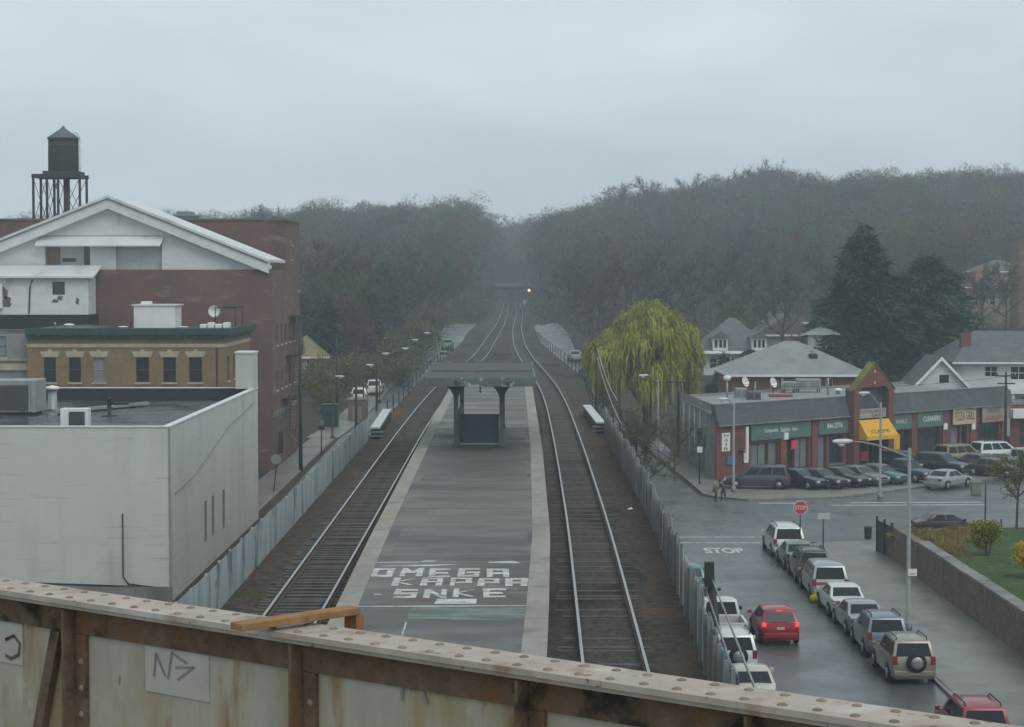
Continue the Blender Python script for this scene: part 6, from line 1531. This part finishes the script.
while Y < 960:
    step = 6.5 + (Y-395)*.006
    xr = 512/2000*Y*1.22 + 25
    x = -xr + rg.uniform(0,step)
    while x < xr:
        xx = x + rg.normal()*1.6; yv = Y + rg.normal()*2
        inner = 8.5 + 1.5*math.sin(Y*.05)
        if yv > 640: inner = 5.6
        ok = abs(xx) > inner or yv > 722
        if yv < 520 and (xx > 0 and xx < 13 or xx < 0 and xx > -15): ok = False
        if yv < 470 and (abs(xx) < 62): ok = False     # the singly built trees stand here
        if yv < 420 and 60 < xx < 108: ok = False
        vis = True
        if ok:
            V_, F_ = lowv[rg.integers(0,12)]; s_ = rg.uniform(.72,1.2); a = rg.uniform(0,6.28)
            c, s2 = math.cos(a), math.sin(a)
            W = np.stack([(V_[:,0]*c - V_[:,1]*s2)*s_ + xx, (V_[:,0]*s2 + V_[:,1]*c)*s_ + yv, V_[:,2]*s_*rg.uniform(.9,1.1) + Z(xx,yv)], 1)
            PV.append(W); PF.append(F_+b); PM.append(np.full(len(F_), int(rg.choice(5,p=[.32,.2,.14,.16,.18])))); b += len(W); cnt += 1
        x += step
    Y += step*.95
wood = npmesh('woodland', np.concatenate(PV), np.concatenate(PF), TW, mi=np.concatenate(PM))
tag(wood, 'dense misty mass of bare woods covering the hills on both sides of the tracks', 'woods', kind='stuff')
# undergrowth filling the wood edges
UV, UF = [], []; ub = 0
for k in range(1500):
    yv = rg.uniform(255, 560); sd = -1 if rg.random() < .45 else 1
    e0 = (13.5 if yv < 390 else 7.5) if sd < 0 else (12.8 if yv < 300 else (11.2 if yv < 392 else 7.5))
    xx = sd*(e0 + rg.uniform(0,1)**1.5*(95 if sd > 0 else 60))
    if sd > 0 and yv < 318 and xx > 20: continue
    if sd < 0 and yv < 318 and xx < -22: continue
    n = 120; hh = rg.uniform(1.2,4.2); c = rg.normal(size=(n,3))*np.array([1.5,1.5,hh*.28]) + np.array([xx,yv,Z(xx,yv)+hh*.5])
    V_, F_ = tri_fan(c, norm(rg.normal(size=(n,3)) + np.array([0,0,.4])), .07*rg.uniform(.6,1.5,n), .9*rg.uniform(.5,1.3,n), rg)
    UV.append(V_); UF.append(F_+ub); ub += len(V_)
ug = npmesh('undergrowth', np.concatenate(UV), np.concatenate(UF), TW, mi=np.repeat(rg.integers(0,3,len(UF)), 120))
tag(ug, 'tangled leafless undergrowth along the wood edges beside the tracks', 'undergrowth', kind='stuff')
print('wood trees', cnt, 'tris', sum(len(f) for f in PF))

# --- conifers
def spruce(seed, h, rad, n, blunt=1.0, tw=.16, tl=1.1):
    rg = np.random.default_rng(seed); tr = limb((0,0,-.4),(0,0,h*.97),h*.014,.03,7)
    z = h*(.04 + .95*(1-np.sqrt(rg.uniform(0,1,n)))) if blunt == 1 else h*rg.uniform(.08,1,n)
    f = 1 - z/h; an = rg.uniform(0,6.28,n); lob = 1 + .25*np.sin(an*3+z*.9) + .2*np.sin(an*5-z*1.7+seed)
    R_ = rad*np.power(f, .8 if blunt == 1 else .45)*lob; r = R_*np.sqrt(rg.uniform(.12,1.0,n))
    # whorl layering
    z = z + .25*np.sin(z*3.3) - r*.16
    pt = np.stack([r*np.cos(an), r*np.sin(an), z],1); out = np.stack([np.cos(an),np.sin(an),np.full(n,-.22)],1)
    dr = norm(out + rg.normal(size=(n,3))*.45)
    return tr, tri_fan(pt, dr, tw*rg.uniform(.6,1.4,n), tl*rg.uniform(.5,1.3,n), rg)
def con(key, seed, h, rad, n, m, blunt, label, x, y, name='fir_tree', cat='tree', **k):
    tr, cr = spruce(seed, h, rad, n, blunt, **k); proto(key, tr, cr, M['bark'], m)
    return put(key, name, label, cat, x, y, Z(x,y)-.1)
con('fir', 11, 21.8, 8.0, 34000, M['needle'], 1, 'tall dark fir tree standing behind the shop row', 37.6, 214)
con('fir2', 12, 17.6, 7.4, 18000, M['needle2'], 2, 'broad dark evergreen just right of the tall fir', 46.6, 224)
con('fir3', 13, 13, 4.2, 8000, M['needle'], 2, 'lower evergreen in front of the terracotta roofed house', 60.5, 290)
con('fir4', 14, 11.5, 3.2, 5000, M['needle'], 1, 'dark evergreen beside the theatre corner on the left', -25.2, 268)
con('fir5', 15, 13.0, 3.4, 5500, M['needle2'], 1, 'dark evergreen among the bare trees left of the tracks', -20.5, 318)
con('fir6', 16, 10.2, 3.0, 4200, M['needle2'], 1, 'smaller evergreen between the theatre and the other left evergreens', -30.2, 290)
con('fir7', 25, 9.5, 3.2, 4200, M['needle'], 2, 'dark rounded evergreen between the reddish trees and the left street', -22.0, 297)
con('fir8', 26, 12.5, 6.0, 11000, M['needle2'], 2, 'low broad evergreen filling the gap below the tall fir', 44.0, 219)
con('shrub1', 17, 5.4, 1.7, 3000, M['needle'], 1, 'pointed dark shrub beside the white dormer house', 26.6, 250, 'evergreen_shrub', 'shrub', tw=.1, tl=.6)
con('shrub2', 18, 4.6, 2.2, 3000, M['needle2'], 2, 'rounded green shrub in front of the white dormer house', 30.4, 255, 'evergreen_shrub', 'shrub', tw=.1, tl=.6)
con('shrub3', 19, 3.2, 1.6, 2200, M['needle'], 2, 'dark shrub against the brick house side', 23.4, 232, 'evergreen_shrub', 'shrub', tw=.1, tl=.5)

# --- willow: arching boughs with hanging strands
rg = np.random.default_rng(21); tr = [limb((0,0,-.3),(.2,0,3.4),.5,.38,9)]; strands = []
WH, WR = 13.2, 5.3
for k in range(34):
    an = k*2.4 + rg.normal()*.2; f = rg.uniform(.25,1)**.6; zt = WH*(1-.36*f*f) - rg.uniform(.2,1.4); rr = WR*f*.92
    a = np.array([.2,0,3.3+rg.uniform(-.5,.6)]); m_ = np.array([np.cos(an)*rr*.45,np.sin(an)*rr*.45,zt*.80]); e = np.array([np.cos(an)*rr,np.sin(an)*rr,zt])
    tr.append(limb(a,m_,.16,.08,5)); tr.append(limb(m_,e,.08,.025,4))
NC = 46; ck = np.arange(NC); ca = ck*2.39996 + rg.normal(size=NC)*.15; cf = np.sqrt((ck+.5)/NC)*rg.uniform(.9,1.05,NC)
CR = rg.uniform(.8,1.9,NC); CX = np.cos(ca)*cf*(WR-1.0); CY = np.sin(ca)*cf*(WR-1.0); CZ = WH*(1-.36*cf**2.3) - 1.1 + rg.normal(size=NC)*.8
low_ = (ck % 3 == 0) & (cf > .45); CZ = np.where(low_, CZ - rg.uniform(1.5,4.0,NC), CZ)
n = 8200; ki = rg.integers(0,NC,n); an = rg.uniform(0,6.28,n); f = np.sqrt(rg.uniform(0,1,n))
x = CX[ki] + np.cos(an)*f*CR[ki]; y = CY[ki] + np.sin(an)*f*CR[ki]; zt = CZ[ki] + 1.0*(1-f**2) + rg.normal(size=n)*.15
an = np.arctan2(y, x)
ln = rg.uniform(.5,2.9,n)*(.5+.6*cf[ki]); ln = np.minimum(ln, np.maximum(zt-3.0, .4)); out = rg.uniform(.05,.4,n)
w = .036*rg.uniform(.6,1.5,n); aa = rg.uniform(0,6.28,n); sx, sy = np.cos(aa)*w, np.sin(aa)*w
rows_ = []
for tt, o_, wk in ((0,-.5,.5),(.06,0.1,1),(.35,.8,1),(.7,1.0,.9),(1,1.0,.25)):
    jx = rg.normal(size=n)*.09; px__, py__ = x + np.cos(an)*out*o_ + jx, y + np.sin(an)*out*o_ + rg.normal(size=n)*.05; zz = zt - ln*tt + (.0 if tt else -.25)
    rows_.append(np.stack([np.stack([px__-sx*wk,py__-sy*wk,zz],1), np.stack([px__+sx*wk,py__+sy*wk,zz],1)],1))
G_ = np.stack(rows_,1)  # n,5,2,3
Vw = G_.reshape(-1,3); base = np.arange(n)[:,None]*10; Fw = []
for r_ in range(4): q = base + r_*2; Fw += [np.concatenate([q,q+1,q+3],1), np.concatenate([q,q+3,q+2],1)]
Fw = np.concatenate(Fw)
ti = rg.integers(0, n, 15000); tp = np.stack([x[ti],y[ti],zt[ti]-rg.uniform(-.25,1.0,15000)],1)
proto('willow', cat_(tr), cat_([(Vw,Fw), tri_fan(tp, norm(rg.normal(size=(15000,3))+np.array([0,0,.15])), .035*rg.uniform(.6,1.5,15000), .55*rg.uniform(.4,1.4,15000), rg)]), M['bark'], M['willow'])
put('willow', 'willow_tree', 'large yellow green weeping willow beside the tracks', 'tree', 12.75, 191, -.1, sc=(1.12,1.08,1.01))

# --- leafy bushes
def bush(key, seed, rx, ry, h, n, m, s=.09, stem=.25, lumps=5):
    rg = np.random.default_rng(seed); c = rg.normal(size=(lumps,3))*np.array([rx*.45,ry*.45,h*.16]) + np.array([0,0,h*.55]); rad = rg.uniform(.5,.8,lumps)
    i = rg.integers(0,lumps,n); d = norm(rg.normal(size=(n,3))); r = rg.uniform(.35,1.05,n)[:,None]
    pt = c[i] + d*r*rad[i][:,None]*np.array([rx,ry,h*.6]); pt[:,2] = np.abs(pt[:,2])
    dr = norm(d + rg.normal(size=(n,3))*.8)
    cr = tri_fan(pt, dr, s*rg.uniform(.5,1.4,n), s*2.6*rg.uniform(.5,1.4,n), rg)
    tr = cat_([limb((0,0,-.2),tuple(c[k]),h*.04,h*.012,5) for k in range(lumps)]); proto(key, tr, cr, M['bark'], m)
def putb(key, label, x, y, zb, name='bush', cat='bush', **k): return put(key, name, label, cat, x, y, zb, nc='foliage', **k)
bush('b1', 31, .8, .8, 1.75, 5200, M['yellowbush'], .045); q = D(988,573,104.5); putb('b1', 'rounded yellow green bush on the lawn behind the garden wall', q.x, 104.5, gz_)
bush('b2', 32, .85, .9, 2.0, 5200, M['forsythia'], .045); q = D(1023,600,97); putb('b2', 'bright yellow flowering bush at the right edge of the lawn', q.x+.25, 97, gz_)
for k, (x, y, rx, ry, h, sd) in enumerate(((23.2,112.2,1.3,1.5,.75,33),(24.9,111.6,1.7,1.7,.6,34),(23.3,109.2,1.2,1.9,.6,35),(25.6,113.6,1.3,1.2,.7,36),(23.2,106.4,.9,1.6,.45,37))):
    rv = np.random.default_rng(sd); n = 5200; aa = rv.uniform(0,6.28,n); rr_ = np.sqrt(rv.uniform(0,1,n))*(1+.25*np.sin(aa*3+k)+.15*np.sin(aa*5)); bx, by = np.cos(aa)*rr_*rx*1.15, np.sin(aa)*rr_*ry*1.15
    hz_ = h*np.clip(1.05-rr_**1.5*.8,.12,1)*rv.uniform(.3,1.1,n)*(.75+.35*np.sin(bx*4+k)*np.sin(by*3.3))
    cr = tri_fan(np.stack([bx,by,hz_*.6],1), norm(rv.normal(size=(n,3))*.7+np.array([0,0,.6])), .018*rv.uniform(.6,1.6,n), .30*rv.uniform(.4,1.4,n), rv)
    proto(('iv',k), cat_([limb((0,0,-.1),(.2*j-.4,.15*j-.3,h*.7),.03,.01,4) for j in range(4)]), cr, M['bark'], M['dryivy'])
    putb(('iv',k), ['dry tan ivy clump at the corner of the garden wall','dry tan ivy clump in the middle of the wall corner','dry tan ivy clump sprawling along the garden wall coping','dry tan ivy clump against the return wall by the black car','small dry ivy clump where the lawn meets the wall coping'][k], x, y, gz_-.1, 'dry_ivy', 'ivy', group='dry ivy in the garden corner')
# small garden tree, street tree, red bud and olive shrubs
tr, tw = bare(61, 4.2, 2.0, 900, .018, .35, nl=6, low=.35); 
rg2 = np.random.default_rng(62); lv = tw[0].reshape(-1,3,3)[:,2]; lf = tri_fan(lv, norm(rg2.normal(size=lv.shape)), .045, .12, rg2)
proto('gtree', tr, cat_([tw, lf]), M['bark'], M['olive']); q = D(1016,548,116); put('gtree', 'garden_tree', 'small tree with sparse young leaves at the right edge of the lawn', 'tree', q.x, 116, gz_-.05, 1.12, 1.0)
tr, tw = bare(63, 5.6, 3.0, 1100, .014, .55, nl=8, low=.22); proto('stree', tr, tw, M['bark'], TW[0]); put('stree', 'street_tree', 'small leafless street tree beside the kerb before the shop side wall', 'tree', 12.9, 158, .1, .95, .3)
tr, tw = bare(64, 6.5, 3.0, 1600, .03, .6, nl=8, low=.2); proto('stree2', tr, tw, M['bark'], TW[2]); put('stree2', 'street_tree', 'scrubby bare sapling crowding the right fence below the willow', 'tree', 8.9, 141, .1, 1, .3)
put('stree2', 'street_tree', 'scrubby bare sapling at the fence end beside the right parapet', 'tree', 8.6, 157, .1, .9, 2.3)
tr, tw = bare(65, 8, 3.6, 2600, .06, .8, nl=8, low=.2); proto('rbud', tr, tw, M['bark'], M['redbud'])
put('rbud', 'redbud_tree', 'reddish budding tree beyond the ochre roofed house', 'tree', -24.4, 283, Z(-24,283), 1.05, .3); put('rbud', 'redbud_tree', 'second reddish tree nearer the tracks on the left', 'tree', -20.3, 270, Z(-20,270), .9, 2)
for k, (x, y, s_, lab) in enumerate(((-17.6,250,1,'olive green shrub behind the crossarm pole on the left'),(-15.9,268,1.1,'olive green shrub beside the fourth left lamp post'),(-14.4,256,.8,'low olive shrub nearest the left tracks'),(-21.2,252,.9,'olive shrub beside the white vans'),(-13.2,300,1,'dim olive shrub far up the left street'))):
    if k == 0: bush('ol', 41, 2.2, 2.2, 4.6, 3600, M['olive'], .10, lumps=8)
    putb('ol', lab, x, y, Z(x,y)-.1, 'olive_shrub', 'shrub', sc=s_, rz=k*1.3, group='olive shrubs on the left street')
for k, (x, y, s_, lab) in enumerate(((-22.3,236,.9,'olive shrub at the foot of the slope below the ochre roofed house'),(-24.5,246,1.0,'olive shrub halfway up the slope below the ochre roofed house'),(-20.6,226,.7,'low olive shrub between the green container and the first white van'))):
    putb('ol', lab, x, y, Z(x,y)-.1, 'olive_shrub', 'shrub', sc=s_, rz=k*2.1, group='olive shrubs on the left street')
for k, (x, y, s_, lab) in enumerate(((8.0,205,.6,'dark olive shrub below the left side of the willow'),(10.6,232,.8,'dark olive shrub at the far foot of the willow'),(12.4,262,1,'olive shrub at the bend of the right street'))):
    putb('ol', lab, x, y, Z(x,y)-.1, 'olive_shrub', 'shrub', sc=s_, rz=k*1.3+.4, group='olive shrubs on the right street')

# ================================================================ FOREGROUND GIRDER of the elevated line
GL, GR = Vector((-2.94,11.5,0)), Vector((1.45,8.1,0))
gu = (GR-GL).normalized(); gn = Vector((gu.y,-gu.x,0))  # gn faces the camera
if gn.y > 0: gn = -gn
GT = 14.55
t = thing('steel_girder', 'rusty riveted steel bridge girder crossing the foreground', 'girder', (GL.x,GL.y,GT-1.9))
s0, s1 = -5.0, 12.0
W0 = .29   # flange width
mb = MB(); mb.obox(GL,gu,gn,UP,s0,s1,0,W0,GT-.028,GT); mb.obox(GL,gu,gn,UP,s0,s1,.02,W0-.02,GT-.052,GT-.0285)
for r_, off in ((.06,0),(.23,1)):
    s = s0 + .085*off
    while s < s1:
        c = GL + gu*(s+rnd.uniform(-.006,.006)) + gn*r_; mb.lathe((c.x,c.y,GT-.001),[(.023,0),(.021,.005),(.012,.009),(.003,.0105)],8,1); s += .17
mb.build('top_flange', [M['girder_top'], M['rivet']], t)
fw = W0/2
mb = MB(); mb.obox(GL,gu,gn,UP,s0,s1,fw,fw+.025,GT-1.9,GT-.0525); mb.build('web', M['girder_web'], t)
mb = MB(); mb.obox(GL,gu,gn,UP,s0,s1,fw+.026,fw+.045,GT-.20,GT-.053)
s = s0+.08
while s < s1:
    c = GL + gu*s + gn*(fw+.044)
    for z in (GT-.125,): 
        v = [c + gu*(.022*math.cos(k*math.pi/4)) + UP*(z + .022*math.sin(k*math.pi/4)) for k in range(8)]; ap = c + UP*z + gn*.02
        mb.add(v+[ap], [(k,(k+1)%8,8) for k in range(8)], 0, True)
    s += .2
mb.build('flange_angle', M['rust'], t)
mb = MB(); mb.obox(GL,gu,gn,UP,s0,s1,fw+.026,fw+.30,GT-1.93,GT-1.9); mb.build('bottom_flange', M['rust'], t)
def s_at(px):   # parameter along the girder face for a pixel column
    k = (px-512)/2000; o_ = GL + gn*(fw+.05); return (k*o_.y - o_.x)/(gu.x - k*gu.y)
stiff = [s_at(px) for px in (72,301,529,760)]
for i, s in enumerate(stiff):
    mb = MB()
    mb.obox(GL,gu,gn,UP,s-.085,s-.005,fw+.026,fw+.05,GT-1.9,GT-.201); mb.obox(GL,gu,gn,UP,s-.02,s-.004,fw+.05,fw+.13,GT-1.9,GT-.06); mb.obox(GL,gu,gn,UP,s+.0,s+.085,fw+.026,fw+.048,GT-1.9,GT-.202)
    for z in np.arange(GT-1.8, GT-.28, .145):
        for ds in (-.05,.045):
            c = GL + gu*(s+ds) + gn*(fw+.049); v = [c + gu*(.02*math.cos(k*math.pi/4)) + UP*(z + .02*math.sin(k*math.pi/4)) for k in range(8)]
            mb.add(v+[c+UP*z+gn*.018], [(k,(k+1)%8,8) for k in range(8)], 1, True)
    mb.build('stiffener', [M['rust'], M['rivet']], t)
def plate(pxa, pxb, z0, z1, m, dz=.026, nm='patch_plate', sk=0):
    a, b = s_at(pxa), s_at(pxb); mb = MB(); mb.obox(GL,gu,gn,UP,a,b,fw+.0255,fw+dz+.006,z0,z1); return mb.build(nm, m, t)
pp = M['whitewall']
def gz(px, py): # height on girder face at a pixel
    s = s_at(px); o_ = GL + gn*(fw+.05) + gu*s; return D(px, py, o_.y).z
cream_plate = mat('pale patch paint', (.40,.385,.34), .6, .12, 4, stains=[((.3,.23,.14), .55, .7, 3, (1,1,.3)), ((.2,.11,.05), .67, .72, 6, (1,1,.4))])
p1_ = plate(140,204,gz(172,697),gz(172,640),cream_plate); plate(-8,16,gz(5,664),gz(5,612),cream_plate)
def stroke(pts, w, m, par, nm='graffiti_mark'):
    mb = MB(); q = []
    for (px, py) in pts: s = s_at(px); o_ = GL + gn*(fw+.036) + gu*s; q.append(Vector((o_.x,o_.y,gz(px,py))))
    for a, b in zip(q[:-1], q[1:]):
        d_ = (b-a).normalized(); e = d_.cross(gn).normalized(); mb.add([a-e*w-d_*w*.5,b-e*w+d_*w*.5,b+e*w+d_*w*.5,a+e*w-d_*w*.5], [(0,1,2,3)])
    return mb.build(nm, m, par)
ink = mat('faded grey ink', (.22,.22,.21), .8, .25, 6)
stroke([(149,676),(151,654),(160,676)], .0065, ink, t); stroke([(163,679),(167,653),(182,664)], .0065, ink, t); stroke([(171,668),(189,668),(173,680)], .006, ink, t); stroke([(399,700),(399,682),(408,690),(417,684),(424,704)], .007, ink, t)
stroke([(0,640),(8,636),(14,644),(13,655),(5,659),(0,656)], .009, M['rust'], t)
# diagonal rusty strap at the left stiffener
mb = MB(); a, b = s_at(56), s_at(40); oa, ob = GL+gu*a+gn*(fw+.05), GL+gu*b+gn*(fw+.05)
A3, B3 = Vector((oa.x,oa.y,gz(56,630))), Vector((ob.x,ob.y,gz(40,712))); d_ = (B3-A3).normalized(); e = d_.cross(gn).normalized()
mb.obox(A3,d_,e,gn,0,(B3-A3).length+.5,-.035,.035,-.01,.03); mb.build('strap', M['rust'], t)
# end support columns, below the picture
for s in (-4.2, 11.0):
    c = GL + gu*s + gn*fw; MB().box(c.x-.2,c.x+.2,c.y-.2,c.y+.2,0,GT-1.95).build('column', M['rust'], t)
# plank lying across the flange
def fl(px, py): return P(px, py, GT+.045)
a, b = fl(236,626), fl(355,609); d_ = (b-a).normalized(); e = Vector((-d_.y,d_.x,0))
pk = thing('timber_plank', 'orange brown plank lying askew on the girder flange', 'plank', ((a.x+b.x)/2,(a.y+b.y)/2,GT+.02))
MB().obox((a.x,a.y,0),d_,e,UP,0,(b-a).length,-.05,.05,GT+.022,GT+.06).build('board', M['plank'], pk, bevel=.006)
MB().obox((b.x,b.y,0),d_,e,UP,-.03,.02,-.05,.05,GT-.08,GT+.021).build('end_block', M['plank'], pk)

# ================================================================ HAZE, LIGHT, CAMERA
m = bpy.data.materials.new('mist'); m.use_nodes = True; nt = m.node_tree; nt.nodes.clear()
out = nt.nodes.new('ShaderNodeOutputMaterial'); pv = nt.nodes.new('ShaderNodeVolumePrincipled')
pv.inputs['Color'].default_value = (.80,.92,1.0,1); pv.inputs['Density'].default_value = HAZE; pv.inputs['Anisotropy'].default_value = .2
nt.links.new(pv.outputs[0], out.inputs['Volume'])
hz = MB().box(-440,440,-45,1100,-3,75).build('haze', m); tag(hz, 'thin pale mist filling the whole valley', 'haze', kind='stuff')

w = bpy.data.worlds.new('World'); S.world = w; w.use_nodes = True; nt = w.node_tree
bg = nt.nodes['Background']; sky = nt.nodes.new('ShaderNodeTexSky'); sky.sky_type = 'NISHITA'; sky.sun_disc = False
SE, SR = 50, 145
sky.sun_elevation = R(SE); sky.sun_rotation = R(SR); sky.dust_density = 3; sky.altitude = 50
tc = nt.nodes.new('ShaderNodeTexCoord'); mp = nt.nodes.new('ShaderNodeMapping'); mp.inputs['Scale'].default_value = (1.4,1.4,4.5)
ns = nt.nodes.new('ShaderNodeTexNoise'); ns.inputs['Scale'].default_value = 2.6; ns.inputs['Detail'].default_value = 6; ns.inputs['Roughness'].default_value = .5; ns.inputs['Distortion'].default_value = .6
nt.links.new(tc.outputs['Generated'], mp.inputs[0]); nt.links.new(mp.outputs[0], ns.inputs['Vector'])
cl = mixn(nt, ramp(nt, ns.outputs[0], .3, .72), SKY0, SKY1)
mx = mixn(nt, .92, sky.outputs[0], cl)
nt.links.new(mx, bg.inputs[0]); bg.inputs[1].default_value = .1
sun = bpy.data.lights.new('sun', 'SUN'); sun.energy = .8; sun.angle = R(40); sun.color = (1,.97,.93)
so_ = bpy.data.objects.new('sun', sun); COL.objects.link(so_)
dirv = Vector((math.sin(R(SR))*math.cos(R(SE)), math.cos(R(SR))*math.cos(R(SE)), math.sin(R(SE))))
so_.rotation_euler = dirv.to_track_quat('Z','Y').to_euler(); so_.location = (0,0,120)
cam = bpy.data.cameras.new('camera'); cam.sensor_width = 36; cam.lens = 36*F/1024; cam.clip_start = .5; cam.clip_end = 4000
co = bpy.data.objects.new('camera', cam); COL.objects.link(co); co.location = (0,0,CAMZ); co.rotation_euler = (math.pi/2-TH,0,0)
S.camera = co
S.view_settings.view_transform = 'Standard'; S.view_settings.look = 'None'; S.view_settings.gamma = 1; S.view_settings.exposure = EXPO; S.view_settings.use_curve_mapping = False
S.cycles.volume_bounces = 1
S.cycles.max_bounces = 6
